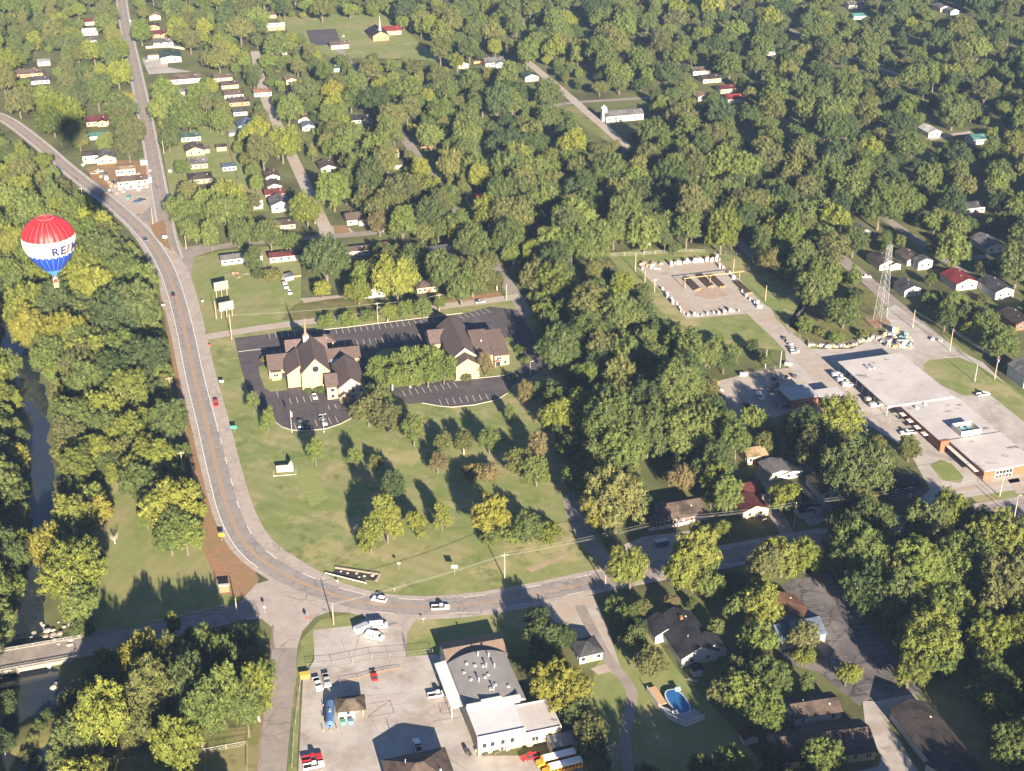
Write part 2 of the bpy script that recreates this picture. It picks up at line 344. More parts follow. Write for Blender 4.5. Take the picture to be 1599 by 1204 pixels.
sheet('tower_slope_grass', [(1230, 505), (1260, 455), (1340, 440), (1395, 480), (1375, 525), (1320, 540), (1262, 535)], 0.02, ROUGHG)
sheet('red_soil_strip', [(236, 405), (252, 410), (270, 470), (296, 590), (322, 700), (350, 800), (405, 905), (380, 935), (345, 925), (318, 860), (300, 740), (275, 600), (258, 500)], 0.024, MULCH)
sheet('bare_soil_yard', [(468, 472), (540, 465), (640, 470), (700, 474), (690, 480), (560, 488), (470, 490)], 0.03, MULCH) if False else None
sheet('soil_bank', [(690, 470), (780, 455), (786, 463), (700, 475)], 0.03, MULCH)
sheet('fresh_mown_grass', [(462, 742), (488, 728), (512, 778), (486, 792)], 0.032, stripes(mat('lime_grass', (0.205, 0.235, 0.075), (0.25, 0.265, 0.105), 0.3, 8, 0.95, 0.1), 0.11, -16, 0.35, (0.16, 0.195, 0.055), 1.0, 'Y'))
# highway
HWY_PX = [(-90, 150), (-30, 172), (10, 187), (60, 224), (100, 259), (135, 287), (169, 313), (204, 344), (228, 369), (247, 396), (262, 425), (274, 460), (283, 493), (291, 527), (299, 567), (308, 607), (321, 657), (332, 705), (343, 750), (356, 797), (375, 838), (399, 867), (437, 893), (480, 914), (520, 929), (562, 940), (620, 947), (660, 949), (700, 947), (760, 941), (850, 925), (930, 908), (1000, 894), (1100, 875), (1180, 860), (1280, 843), (1400, 826), (1500, 812), (1620, 795), (1720, 782)]
HWY = smooth_line(gl(HWY_PX), 5); nH = len(HWY)
def frac_at(px, py):
    q = G(px, py).to_2d(); return min(range(nH), key=lambda i: (HWY[i] - q).length) / (nH - 1)
f1, f2, f3, f4, f5 = frac_at(204, 344), frac_at(262, 425), frac_at(437, 893), frac_at(600, 946), frac_at(1280, 843)
def lerp_pts(t, pts):
    for (a, va), (b, vb) in zip(pts, pts[1:]):
        if t <= b: return va + (vb - va) * max(0, (t - a)) / max(1e-6, b - a)
    return pts[-1][1]
sh_l = lambda t: lerp_pts(t, [(0, -5.2), (f1, -5.4), (f2, -10.0), (f2 + 0.08, -9.0), (f3, -9.0), (f4, -6.0), (f5, -6.5), (1, -10)])
sh_r = lambda t: lerp_pts(t, [(0, 5.0), (f1, 5.2), (f2, 6.8), (f3, 5.4), (f4, 6.4), (f5, 6.5), (1, 9)])
b = MB(); b.flat = True; b.ribbon(HWY, sh_l, sh_r, 0.06); hw = tag(b.build('highway', SHOULD), kind='structure')
b = MB(); b.flat = True; b.ribbon(HWY, lambda t: lerp_pts(t, [(0, -4), (f4, -4.2), (f5, -4.3), (1, -8)]), lambda t: lerp_pts(t, [(0, 4), (f4, 3.9), (f5, 4.3), (1, 8)]), 0.075); b.build('driving_lanes', ROADM, hw)
ROADS.append((HWY, 6.5))
b = MB(); b.flat = True; b.ribbon(HWY, -0.62, -0.36, 0.09); b.ribbon(HWY, 0.22, 0.48, 0.09)
b.ribbon(HWY[:int(nH * f4)], -0.8, 0.66, 0.083, 1); b.build('yellow_centre_line', [YELP, mat('worn_yellow_asphalt', (0.31, 0.235, 0.18), (0.27, 0.23, 0.20), 0.6, 5, 0.85)], hw)
b = MB(); b.flat = True
i3 = int(nH * f3)
b.ribbon(HWY[:int(nH * (f3 - 0.1))], -4.05, -3.7, 0.09); b.ribbon(HWY[:int(nH * f3)], 3.35, 3.7, 0.09)
for i in range(int(nH * (f3 - 0.1)), nH - 2, 3): b.ribbon(HWY[i:i + 2], -4.2, -3.9, 0.09)
for i in range(int(nH * f4), nH - 2, 3): b.ribbon(HWY[i:i + 2], 3.75, 4.0, 0.09)
b.build('white_edge_line', WHITEP, hw)
# streets
so_, ln = road('north_street', [(186, -60), (190, 0), (197, 45), (208, 95), (222, 160), (236, 230), (247, 290), (255, 335), (262, 372), (272, 405)], 10.2, SHOULD, 0.05)
b = MB(); b.flat = True; b.ribbon(ln, -3.9, 3.9, 0.056); b.build('driving_lanes', ROADM, so_)
b = MB(); b.flat = True; b.ribbon(ln, -0.5, -0.2, 0.064); b.ribbon(ln, 0.2, 0.5, 0.064); b.build('yellow_centre_line', YELP, so_)
b = MB(); b.flat = True; b.ribbon(ln, -4.0, -3.75, 0.064); b.ribbon(ln, 3.75, 4.0, 0.064); b.build('white_edge_line', WHITEP, so_)
sheet('junction_pavement', [(203, 341), (222, 333), (244, 318), (262, 330), (272, 360), (286, 386), (330, 380), (336, 390), (302, 402), (298, 440), (280, 440), (258, 400), (232, 365)], 0.046, STREET)
sheet('junction_apron', [(366, 950), (400, 912), (430, 903), (470, 922), (530, 945), (640, 962), (662, 955), (646, 972), (635, 990), (600, 975), (575, 965), (545, 957), (515, 955), (492, 964), (472, 986), (464, 1012), (430, 1012), (425, 980), (408, 966), (385, 968)], 0.05, SHOULD)
sheet('traffic_island_soil', [(234, 352), (257, 342), (262, 372), (268, 392), (254, 382), (242, 369)], 0.07, MULCH)
road('cross_street', [(290, 398), (340, 386), (390, 379), (460, 373), (520, 369), (590, 362), (660, 352)], 6.5, STREET, 0.04)
road('gravel_street', [(398, 80), (406, 120), (416, 158), (441, 212), (482, 300), (503, 345), (515, 374)], 6.8, GRAVEL, 0.038)
road('church_street', [(318, 527), (360, 520), (410, 512), (500, 500), (590, 490), (677, 480), (790, 466), (812, 462)], 6.0, GRAVEL, 0.042)
road('back_street', [(822, 492), (800, 455), (760, 398), (718, 337), (690, 298), (640, 228), (567, 130), (520, 62)], 6.4, STREET, 0.036)
road('long_street', [(770, 55), (806, 82), (840, 110), (880, 143), (920, 178), (965, 217), (1010, 256), (1060, 300), (1120, 352), (1180, 402)], 6.2, GRAVEL, 0.04)
road('corner_street', [(845, 167), (900, 160), (960, 156), (1020, 152), (1080, 147)], 5.4, STREET, 0.036)
road('tower_street', [(1250, 352), (1300, 393), (1345, 430), (1400, 478), (1450, 520), (1500, 560), (1560, 606), (1620, 652), (1700, 716)], 7.5, STREET, 0.034)
road('wooded_street', [(1330, 306), (1375, 336), (1440, 380), (1490, 414), (1560, 464)], 5.5, STREET, 0.036)
road('shaded_lane', [(1320, 86), (1368, 104), (1425, 124), (1480, 145)], 5.5, GRAVEL, 0.036)
road('side_lane', [(1450, 218), (1480, 212), (1518, 206)], 4.5, GRAVEL, 0.036)
road('hill_lane', [(1195, 30), (1240, 50), (1300, 74)], 5.0, STREET, 0.036)
road('lit_lane', [(1480, 408), (1505, 404), (1545, 400)], 5.0, STREET, 0.032)
road('lawn_lane', [(886, 745), (890, 775), (900, 812), (922, 848), (948, 880), (970, 908)], 5.6, STREET, 0.038)
ss_, ln = road('south_street', [(448, 975), (446, 1000), (440, 1060), (432, 1130), (425, 1204), (418, 1270)], 7.8, STREET, 0.045)
b = MB(); b.flat = True; b.ribbon(ln, 4.0, 4.6, 0.06); b.build('verge_kerb', mat('brown_edge', (0.2, 0.13, 0.09), (0.28, 0.2, 0.14), 0.5), ss_)
road('garden_lane', [(905, 945), (925, 985), (950, 1030), (975, 1060), (987, 1080), (983, 1110), (976, 1150), (981, 1204), (990, 1270)], 3.4, STREET, 0.04)
sheet('gravel_forecourt', [(843, 945), (868, 936), (926, 930), (948, 980), (972, 1050), (955, 1052), (934, 1006), (900, 1000), (878, 985)], 0.036, GRAVEL, solid=0.5)
sheet('gravel_drive', [(922, 1044), (948, 1036), (956, 1048), (935, 1054)], 0.03, GRAVEL)
sheet('school_drive', [(1240, 700), (1262, 718), (1300, 790), (1318, 832), (1302, 832), (1270, 780)], 0.03, STREET)
sheet('house_drive', [(1180, 735), (1196, 728), (1205, 770), (1240, 832), (1220, 836), (1192, 790)], 0.03, STREET)
sheet('house_apron', [(1245, 800), (1276, 790), (1292, 812), (1265, 822)], 0.03, CONC)
sheet('shaded_yard', [(975, 850), (1005, 838), (1085, 828), (1090, 845), (1040, 868), (978, 880)], 0.026, GRAVEL)
# church parking
lot = sheet('church_parking', [(366, 528), (440, 519), (500, 516), (543, 512), (675, 495), (719, 491), (766, 479), (808, 484), (824, 510), (835, 528), (843, 547), (870, 548), (872, 557), (856, 573), (830, 589), (800, 602), (792, 614), (776, 624), (740, 632), (705, 635.5), (688, 634), (659, 629), (637, 631), (617, 620), (603, 610), (578, 612), (556, 630), (549, 653), (533, 661), (510, 669), (476, 672.5), (455, 671), (440, 666), (426, 656), (403, 638), (386, 606), (376, 573)], 0.06, LOTM, solid=0.0)
sheet('church_bed_grass', [(404, 573), (421, 569), (426, 590), (447, 590), (448, 610), (423, 612), (413, 606), (406, 587)], 0.14, LAWN2)
sheet('shrub_bed_grass', [(574, 560), (600, 545), (705, 540), (712, 592), (640, 603), (600, 608), (578, 604)], 0.14, LAWN)
sheet('hall_bed_grass', [(700, 594.5), (786, 587), (800, 582), (814, 573), (806, 540), (797, 522), (788, 530), (790, 560), (700, 575)], 0.145, LAWN)
pl = MB(); pl.flat = True
def stalls(b, a, c, sp=2.8, ln=5.2, side=-1, z=0.075, w=0.16, vdir=None):
    A, C = G(*a).to_2d(), G(*c).to_2d(); d = C - A; n = int(d.length / sp); d.normalize()
    p = Vector((-d.y, d.x)) * side if vdir is None else vdir
    for i in range(n + 1):
        q = A + d * (i * sp); b.poly([q - d * w / 2, q + d * w / 2, q + d * w / 2 + p * ln, q - d * w / 2 + p * ln], z)
stalls(pl, (505, 516.5), (676, 497), side=-1); stalls(pl, (520, 543), (676, 527), side=1)
stalls(pl, (420, 521), (462, 516.5), side=-1); stalls(pl, (452, 622), (497, 616), side=-1)
stalls(pl, (463, 671), (538, 659), side=1, ln=5.5); stalls(pl, (432, 611), (440, 610), side=-1)
stalls(pl, (690, 633), (776, 622.5), side=1); stalls(pl, (628, 610), (712, 596), side=-1)
stalls(pl, (716, 492), (762, 481), side=-1); stalls(pl, (420, 557), (440, 554), side=1)
stalls(pl, (512, 633), (525, 631), side=-1, ln=4)
pl.poly([G(372, 549).to_2d(), G(372, 550).to_2d(), G(414, 545).to_2d(), G(414, 544).to_2d()], 0.075)
pl.build('parking_lines', WHITEP, lot)
kb = MB()
for seg in ([(505, 515), (543, 511), (676, 494.5), (722, 489)], [(549, 653), (533, 661.5), (510, 669.5), (476, 673), (455, 671.5), (440, 666.5), (426, 656)], [(792, 614.5), (776, 624.5), (740, 632.6), (705, 636), (688, 634.5), (659, 629.5)], [(710, 594.8), (787, 586.6), (800, 582.5)], [(835, 528), (843, 547), (868, 548)]):
    L_ = gl(seg)
    for p, q in zip(L_, L_[1:]):
        d = q - p; kb.cbox((p.x + q.x) / 2, (p.y + q.y) / 2, 0.0, d.length, 0.32, 0.2, 0, math.atan2(d.y, d.x))
kb.build('kerb', KERB, lot)
# yards
SOLID.append((gl([(990, 414), (1110, 400), (1245, 520), (1350, 630), (1300, 615), (1200, 522), (1170, 492), (1072, 500)]), 0.5))
sheet('pole_yard_gravel', [(995, 417), (1015, 410), (1110, 403), (1126, 408), (1189, 472), (1204, 482), (1213, 500), (1240, 522), (1268, 545), (1330, 590), (1350, 628), (1312, 615), (1262, 585), (1205, 526), (1179, 502), (1167, 490), (1072, 498)], 0.05, GRAVEL)
sheet('yard_soil', [(1088, 450), (1104, 448), (1122, 452), (1138, 461), (1112, 467), (1084, 463)], 0.056, mat('brown_grit', (0.30, 0.215, 0.16), (0.40, 0.31, 0.25), 0.4))
sheet('school_yard', [(1225, 540), (1262, 545), (1330, 545), (1382, 520), (1384, 482), (1398, 476), (1500, 549), (1535, 566), (1620, 648), (1620, 760), (1520, 775), (1448, 792), (1428, 787), (1452, 764), (1418, 702), (1345, 657), (1300, 640), (1262, 600), (1228, 570)], 0.04, CONC, solid=0.0)
sheet('works_yard', [(1118, 596), (1180, 580), (1256, 572), (1300, 610), (1310, 645), (1230, 645), (1200, 655), (1145, 690), (1122, 650)], 0.035, GRAVEL, solid=0.0)
sheet('school_island_grass', [(1441, 570), (1452, 562), (1498, 558), (1530, 572), (1560, 592), (1625, 645), (1625, 680), (1548, 618), (1502, 617), (1470, 602), (1448, 583)], 0.06, LAWN)
sheet('drop_off_island_grass', [(1452, 726), (1468, 718), (1486, 724), (1505, 745), (1500, 755), (1472, 750)], 0.06, LAWN2)
lot2 = sheet('service_yard', [(489, 984), (551, 977), (576, 962), (640, 962), (655, 957), (636, 985), (634, 1026), (680, 1022), (697, 1030), (712, 1080), (745, 1180), (900, 1180), (960, 1300), (455, 1300), (466, 1204), (468, 1161), (473, 1062), (491, 1030)], 0.04, CONC, solid=0.5)
b = MB(); b.flat = True
MRED = mat('maroon_paint', (0.17, 0.07, 0.06), (0.24, 0.14, 0.12), 0.8)
def pline(b, pts, w=0.2, z=0.055):
    L_ = gl(pts)
    for p, q in zip(L_, L_[1:]):
        d = (q - p).normalized(); n = Vector((-d.y, d.x)) * w / 2; b.poly([p - n, q - n, q + n, p + n], z)
pline(b, [(573, 1100), (609, 1093), (615, 1113), (575, 1120)]); pline(b, [(575, 1119), (609, 1094)])
pline(b, [(684, 1099), (704, 1096), (708, 1111), (690, 1115), (684, 1099)])
for k in range(4): pline(b, [(686 + k * 5, 1112 - k * 1), (692 + k * 4, 1098)]) 
b.build('maroon_hatching', MRED, lot2)
old = sheet('old_parking_lot', [(1218, 915), (1240, 905), (1292, 895), (1335, 945), (1442, 1083), (1362, 1095), (1346, 1094), (1318, 1062), (1290, 1032), (1262, 985)], 0.05, OLDLOT, solid=0.0)
b = MB(); b.flat = True
stalls(b, (1243, 921), (1300, 1005), sp=2.7, ln=5, side=1, z=0.06); stalls(b, (1300, 1030), (1345, 1085), sp=2.7, ln=5, side=1, z=0.06); stalls(b, (1310, 915), (1420, 1065), sp=2.7, ln=5, side=-1, z=0.06)
b.build('parking_lines', mat('faded_paint', (0.32, 0.30, 0.29), (0.22, 0.2, 0.2), 0.8), old)
sheet('old_drive', [(1205, 1005), (1225, 1000), (1290, 1035), (1348, 1094), (1342, 1102), (1280, 1052), (1230, 1035)], 0.045, OLDLOT)
sheet('concrete_pad', [(1362, 1096), (1426, 1084), (1446, 1106), (1410, 1120), (1386, 1128)], 0.055, CONC, solid=0.0)
sheet('concrete_drive', [(1347, 1096), (1360, 1092), (1386, 1130), (1402, 1152), (1440, 1215), (1520, 1300), (1330, 1300), (1300, 1215), (1372, 1196), (1376, 1180), (1352, 1140)], 0.05, CONC, solid=0.5)
sheet('junk_yard_soil', [(134, 262), (180, 250), (236, 252), (243, 315), (222, 332), (196, 330), (150, 290)], 0.03, MULCH, solid=0.0)
sheet('forecourt_gravel', [(170, 288), (238, 282), (243, 316), (222, 334), (200, 336), (180, 310)], 0.036, GRAVEL)
sheet('shop_forecourt', [(222, 92), (262, 88), (262, 105), (300, 112), (232, 116)], 0.03, CONC)
sheet('far_parking', [(478, 47), (524, 45), (533, 68), (486, 72)], 0.05, LOTM, solid=0.0)
sheet('worn_track_soil', [(468, 466), (530, 461), (538, 464), (475, 473)], 0.034, GRAVEL)
sheet('worn_path_soil', [(466, 475), (474, 474), (478, 500), (462, 502)], 0.034, ROUGHG)
sheet('dirt_path', [(822, 889), (885, 864), (888, 868), (830, 894)], 0.034, mat('pale_soil', (0.30, 0.22, 0.15), (0.36, 0.28, 0.19), 0.4))
sheet('gravel_corner_yard', [(497, 352), (512, 352), (546, 356), (556, 366), (500, 372)], 0.034, GRAVEL)
sheet('bare_driveway_soil', [(520, 352), (540, 352), (548, 364), (522, 367)], 0.038, MULCH)
for n_, pts in (('front_walk', [(1590, 745), (1572, 747), (1588, 772), (1600, 770)]), ('garden_path', [(1072, 1058), (1090, 1062), (1088, 1066), (1070, 1062)]), ('sidewalk', [(1490, 762), (1620, 742), (1620, 748), (1494, 768)])):
    sheet(n_, pts, 0.05, GRAVEL)
# ---------------------------------------------------------------- houses
def roof_gable(w, d, h, hr, o=0.5, th=0.22, og=0.4):
    s = (hr - h) / (d / 2); b = MB(); e = 0.04
    b.prism([(-d / 2 - o, h - o * s + e), (0, hr + e), (d / 2 + o, h - o * s + e), (d / 2 + o, h - o * s + th + e), (0, hr + th + e), (-d / 2 - o, h - o * s + th + e)], -w / 2 - og, w / 2 + og, 'x')
    return b
def roof_hip(w, d, h, hr, o=0.5):
    b = MB(); r = max(0.05, w / 2 - d / 2); x, y = w / 2 + o, d / 2 + o; e = 0.05
    return b.add([(-x, -y, h - 0.12 + e), (x, -y, h - 0.12 + e), (x, y, h - 0.12 + e), (-x, y, h - 0.12 + e), (-x, -y, h + e), (x, -y, h + e), (x, y, h + e), (-x, y, h + e), (-r, 0, hr), (r, 0, hr)],
                 [(0, 3, 2, 1), (0, 1, 5, 4), (1, 2, 6, 5), (2, 3, 7, 6), (3, 0, 4, 7), (4, 5, 9, 8), (6, 7, 8, 9), (5, 6, 9), (7, 4, 8)])
def window(x, y, z, w, h, ny, parent, name='window', glass=None):
    """ny: 'f' front (-y), 'b' back, 'l' -x end, 'r' +x end"""
    b = MB()
    def slab(p, ww, hh, mi):
        if ny in 'fb':
            q = -p if ny == 'f' else p
            b.box(x - ww / 2, x + ww / 2, min(y, y + q), max(y, y + q), z - hh / 2, z + hh / 2, mi)
        else:
            q = -p if ny == 'l' else p
            b.box(min(x, x + q), max(x, x + q), y - ww / 2, y + ww / 2, z - hh / 2, z + hh / 2, mi)
    slab(0.05, w + 0.26, h + 0.26, 1); slab(0.08, w, h, 0)
    if w > 1.4:
        if ny in 'fb': b.box(x - 0.05, x + 0.05, y - (0.1 if ny == 'f' else 0), y + (0.1 if ny == 'b' else 0), z - h / 2, z + h / 2, 1)
        else: b.box(x - (0.1 if ny == 'l' else 0), x + (0.1 if ny == 'r' else 0), y - 0.05, y + 0.05, z - h / 2, z + h / 2, 1)
    return b.build(name, [glass or GLASS, TRIMW], parent)
DOORC = ['white', 'brick', 'dkbrick', 'grey']
def open_box(o, w, d, h, k=0.85, dz=0.0):
    if not k: return
    m = o if isinstance(o, Matrix) else Matrix.Translation(o.location) @ Matrix.Rotation(o.rotation_euler.z, 4, 'Z')
    pts = [PX(m @ Vector((x * k, y * k, z))) for x in (-w / 2, w / 2) for y in (-d / 2, d / 2) for z in (0.8 + dz, h)]
    OPEN.append(hull(pts))
def hull(P):
    P = sorted(set((round(a, 2), round(b, 2)) for a, b in P))
    def half(Q):
        o = []
        for p in Q:
            while len(o) > 1 and (o[-1][0] - o[-2][0]) * (p[1] - o[-2][1]) - (o[-1][1] - o[-2][1]) * (p[0] - o[-2][0]) <= 0: o.pop()
            o.append(p)
        return o
    a = half(P); c = half(P[::-1]); return a[:-1] + c[:-1]
def solid_box(o, w, d, m=2.5):
    M = Matrix.Translation(o.location) @ Matrix.Rotation(o.rotation_euler.z, 4, 'Z')
    SOLID.append(([(M @ Vector((x, y, 0))).to_2d() for x, y in ((-w / 2, -d / 2), (w / 2, -d / 2), (w / 2, d / 2), (-w / 2, d / 2))], m))
HOUSES = []
def house(label, px, py, w, d, h=2.9, rot=GRID, wall='white', roof='brown', hip=False, pitch=0.38, wins=3, chim=False, wing=None, op=0.85, name='house', cat='house', door=True, ends=2, parts=True, flat=False, group=None, eave=0.5):
    hr = h + d / 2 * pitch
    p = G(px, py, h + (hr - h) * 0.5); p.z = 0
    t = thing(name, label, cat, p, R(rot), group)
    b = MB()
    if flat or hip: b.box(-w / 2, w / 2, -d / 2, d / 2, 0, h)
    else: b.prism([(-d / 2, 0), (d / 2, 0), (d / 2, h), (0, hr), (-d / 2, h)], -w / 2, w / 2, 'x')
    b.build('wall', wmat(wall), t)
    if flat:
        b = MB(); b.box(-w / 2 - .3, w / 2 + .3, -d / 2 - .3, d / 2 + .3, h + 0.01, h + .3); rf = b.build('roof', roofmat(roof), t)
    else: rf = (roof_hip(w, d, h, hr, eave) if hip else roof_gable(w, d, h, hr, eave)).build('roof', roofmat(roof), t)
    if parts:
        n = wins; z = h * 0.55
        xsl = [(-w / 2) + w * (i + 0.5) / (n + (1 if door else 0)) for i in range(n + (1 if door else 0))]
        dk = len(xsl) // 2 if door else -1
        for i, x in enumerate(xsl):
            if i == dk:
                q = MB(); q.box(x - .5, x + .5, -d / 2 - .07, -d / 2, 0.15, 2.2); q.build('door', wmat(DOORC[(int(px) + i) % 4]), t)
            else: window(x, -d / 2, z, 1.5 if (i + int(px)) % 2 else 1.1, 1.2, 'f', t)
        for k in range(ends): window(-w / 2, (-0.22 + 0.44 * k) * d, z, 1.1, 1.2, 'l', t)
        if ends: window(w / 2, -0.15 * d, z, 1.1, 1.2, 'r', t)
    if chim:
        q = MB(); q.box(w * .18, w * .18 + .9, -.4, .5, h, hr + 0.9); q.box(w * .18 - .08, w * .18 + .98, -.48, .58, hr + 0.9, hr + 1.05); q.build('chimney', BRICK, rf)
    if parts and w > 9:
        q = MB(); q.cbox(w * .3, -d * .2, hr - d * .2 * pitch + .1, .45, .45, .35); q.build('roof_vent', TRIMW, rf); q = MB(); q.tube((-w * .2, d * .12, hr - d * .12 * pitch), (-w * .2, d * .12, hr + .35), .1); q.build('vent_pipe', GALV, rf)
    if wing:
        for (dx, dy, ww, wd, wh, wr) in wing:
            whr = wh + wd / 2 * pitch
            q = MB(); q.prism([(-wd / 2, 0), (wd / 2, 0), (wd / 2, wh), (0, whr), (-wd / 2, wh)], -ww / 2, ww / 2, 'x')
            a = q.build('wing_wall', wmat(wall), t, (dx, dy, 0), R(wr))
            a = roof_gable(ww, wd, wh, whr, 0.4).build('wing_roof', roofmat(roof), t, (dx, dy, 0.03), R(wr))
            if parts:
                cx_, cy_ = dx + (-ww / 2 if wr else 0) * math.cos(R(wr)), dy + (-ww / 2 if wr else -wd / 2)
                window(dx, cy_ if not wr else dy - ww / 2, wh * .55, 1.3, 1.2, 'f', t)
    open_box(t, w, d, h, op); solid_box(t, w, d)
    HOUSES.append((t, w, d)); return t
V = GRID + 90
hs = house
# upper left, along the north street
hs('small peach house with tan roof beside the north street near the top edge', 241, 22, 10, 9, 3, V, 'tan', 'tan', ends=2, op=.9)
hs('dark roofed house next below the peach house', 239, 38, 11, 9, 2.9, V, 'brick', 'dkbrown')
hs('brick house with long maroon roof right of the north street', 248, 49, 15, 10, 3, GRID, 'brick', 'maroon', wing=[(4, -5, 5, 6, 2.8, 90)])
hs('grey roofed house with white gable above the green hall', 254, 62, 15, 10, 3, GRID, 'white', 'grey', wing=[(1, -5, 6, 6, 2.9, 90)])
hs('low white hall with broad dark green roof beside shop forecourt', 265, 83, 21, 15, 4, V, 'white', 'green', pitch=.16, wins=3, name='hall', cat='hall')
hs('small flat tan shelter in front of the green roofed hall', 239, 85, 8, 4, 2.6, GRID, 'tan', 'tan', flat=True, wins=1, name='shelter', cat='shelter', door=False, ends=0)
hs('long white walled building with brown roof beside north street', 289, 118, 24, 10, 3.6, GRID, 'white', 'brown', wins=5, name='long_building', cat='building')
hs('little white house partly hidden below the long brown roof', 282, 140, 9, 7, 2.8, GRID, 'white', 'grey')
hs('cottage with grey roof in tree shade right of north street', 284, 152, 9, 8, 2.8, GRID, 'white', 'grey')
hs('maroon roofed white house high on the left side', 143, 30, 11, 9, 3, GRID, 'white', 'maroon')
hs('bright white house under the maroon roofed one', 140, 46, 12, 9, 3, GRID, 'white', 'white')
hs('narrow grey house below the bright white house', 141, 60, 9, 8, 3, GRID, 'grey', 'grey')
hs('low brick house with brown roof at far left', 45, 110, 19, 10, 2.8, GRID, 'brick', 'brown', chim=True)
hs('white flat garage behind the low brick house', 68, 93, 9, 8, 3, GRID, 'white', 'white', flat=True, name='garage', cat='garage', wins=1)
hs('blue grey roofed house in shade below the brick house', 60, 121, 15, 9, 2.8, GRID, 'grey', 'dkgrey')
hs('white house with dark roof and bright end wall left of north street', 180, 117, 13, 8, 3.4, GRID, 'white', 'dkgrey', wing=[(6, -4, 6, 5, 2.6, 0)])
hs('tiny white shed between trees left of north street', 138, 121, 4.5, 3.5, 2.4, GRID, 'white', 'grey', parts=False, name='shed', cat='shed')
hs('cream house with maroon metal roof and cross gable', 151, 183, 14, 11, 3.2, GRID, 'cream', 'maroon', wing=[(3, -5, 6, 6, 3, 90)])
hs('small shed with teal metal roof under the maroon house', 148, 209, 9, 6, 2.4, GRID, 'white', 'teal', parts=False, name='shed', cat='shed', op=.7)
hs('second teal roofed lean-to right of the teal shed', 163, 208, 6, 5, 2.4, GRID, 'white', 'teal', parts=False, name='shed', cat='shed', op=.6)
hs('tall boxy white house beside the left highway', 140, 238, 9, 9, 5, GRID, 'white', 'dkbrown', wins=2, pitch=.25)
hs('yellow gabled house right of the tall white box house', 165, 240, 13, 11, 3.2, V, 'yellow', 'grey', ends=2)
hs('white repair shop with pale flat roof in the red soil yard', 195, 260, 11, 9, 3.6, GRID, 'white', 'tan', pitch=.12, wins=4, name='shop', cat='shop')
hs('long brown roofed workshop at the corner car yard', 206, 277, 17, 8, 3.4, GRID, 'tan', 'brown', pitch=.3, wins=4, name='workshop', cat='workshop')
hs('little white cabin at the street edge of the car yard', 229, 276, 5, 4, 2.7, GRID, 'white', 'white', flat=True, parts=False, name='cabin', cat='cabin')
hs('small white kiosk beside north street above the car yard', 224, 249, 4, 3.5, 2.6, GRID, 'white', 'white', flat=True, parts=False, name='kiosk', cat='kiosk')
# row right of the north street
hs('white house with dark green roof first in the lawn row', 297, 209, 12, 8, 2.9, GRID, 'white', 'green')
hs('cream house with brown gable and attached garage in the lawn row', 303, 228, 12, 11, 3.2, V, 'cream', 'brown', wing=[(0, -6, 6, 6, 2.6, 90)], ends=2)
hs('cream house with grey roof third in the lawn row', 308, 249, 11, 11, 3.0, GRID, 'cream', 'grey')
hs('dark brown hip roofed house shaded at the bottom of the lawn row', 312, 272, 13, 11, 2.9, GRID, 'cream', 'dkbrown', hip=True)
hs('brown roofed house hidden in trees below the lawn row', 322, 291, 11, 9, 2.8, GRID, 'white', 'dkbrown', op=.6)
hs('small cream garden shed standing on the open lawn', 345, 226, 6, 5, 2.8, GRID, 'cream', 'dkbrown', parts=False, name='shed', cat='shed', op=1)
hs('pale blue garden shelter with flat roof beside the back fence', 357, 256, 8, 7, 2.4, GRID, 'blue', 'blue', flat=True, wins=3, name='garden_shelter', cat='shelter', op=1, door=False)
hs('tiny white shed at the upper end of the back fence', 362, 205, 4, 3.5, 2.2, GRID, 'white', 'grey', parts=False, name='shed', cat='shed')
hs('brown roofed house uppermost of the row left of gravel street', 347, 117, 13, 9, 2.9, GRID, 'tan', 'brown')
hs('cream walled house with brown roof second down left of gravel street', 358, 128, 12, 9, 2.9, GRID, 'cream', 'brown')
hs('white ended house with brown roof third down left of gravel street', 364, 143, 13, 9, 2.9, GRID, 'white', 'brown')
hs('brick house with dark roof fourth down left of gravel street', 372, 154, 14, 10, 2.9, GRID, 'brick', 'dkbrown')
hs('small house with slate roof behind the brick one', 374, 170, 9, 8, 2.8, GRID, 'white', 'dkgrey')
hs('blue grey roofed house in deep shade left of gravel street', 385, 190, 12, 12, 3, V, 'blue', 'blue')
hs('white house with grey gable roof below the red porch', 436, 311, 13, 10.5, 4.2, V, 'white', 'grey', ends=2, wins=2)
hs('pink house with red porch above the white gabled house', 428, 297, 11, 8, 2.9, GRID, 'pink', 'maroon')
hs('small white gabled house above the pink porch house', 427, 285, 9, 8, 2.8, V, 'white', 'brown')
hs('brown roofed house on a small lawn left of gravel street', 424, 270, 10, 8, 2.8, V, 'white', 'brown')
hs('long tan ranch house with brown roof under the grey gabled house', 438, 345, 14.5, 8, 2.8, GRID, 'cream', 'brown')
hs('white shed far left of the pink porch house', 402, 315, 5, 6, 2.6, GRID, 'white', 'white', parts=False, name='shed', cat='shed')
hs('brown hip roofed house with white gable right of gravel street', 556, 334, 12, 11, 3.0, GRID, 'white', 'brown', wing=[(3, -5, 6, 6, 2.9, 90)], wins=2)
hs('brown roofed house with white end right of gravel street', 510, 255, 12, 9, 2.9, V, 'white', 'brown')
hs('white walled mobile home with long grey roof above the billboards', 376, 397, 20.5, 7, 3.0, GRID + 2, 'white', 'grey', pitch=.3, wins=5, name='mobile_home', cat='mobile home')
hs('white mobile home with long maroon roof', 455, 393, 23, 7, 3.0, GRID, 'white', 'maroon', pitch=.3, wins=5, name='mobile_home', cat='mobile home')
hs('white mobile home with grey brown roof right of the big dark tree', 547, 387, 19, 7, 3.0, GRID, 'white', 'brown', pitch=.3, wins=4, name='mobile_home', cat='mobile home')
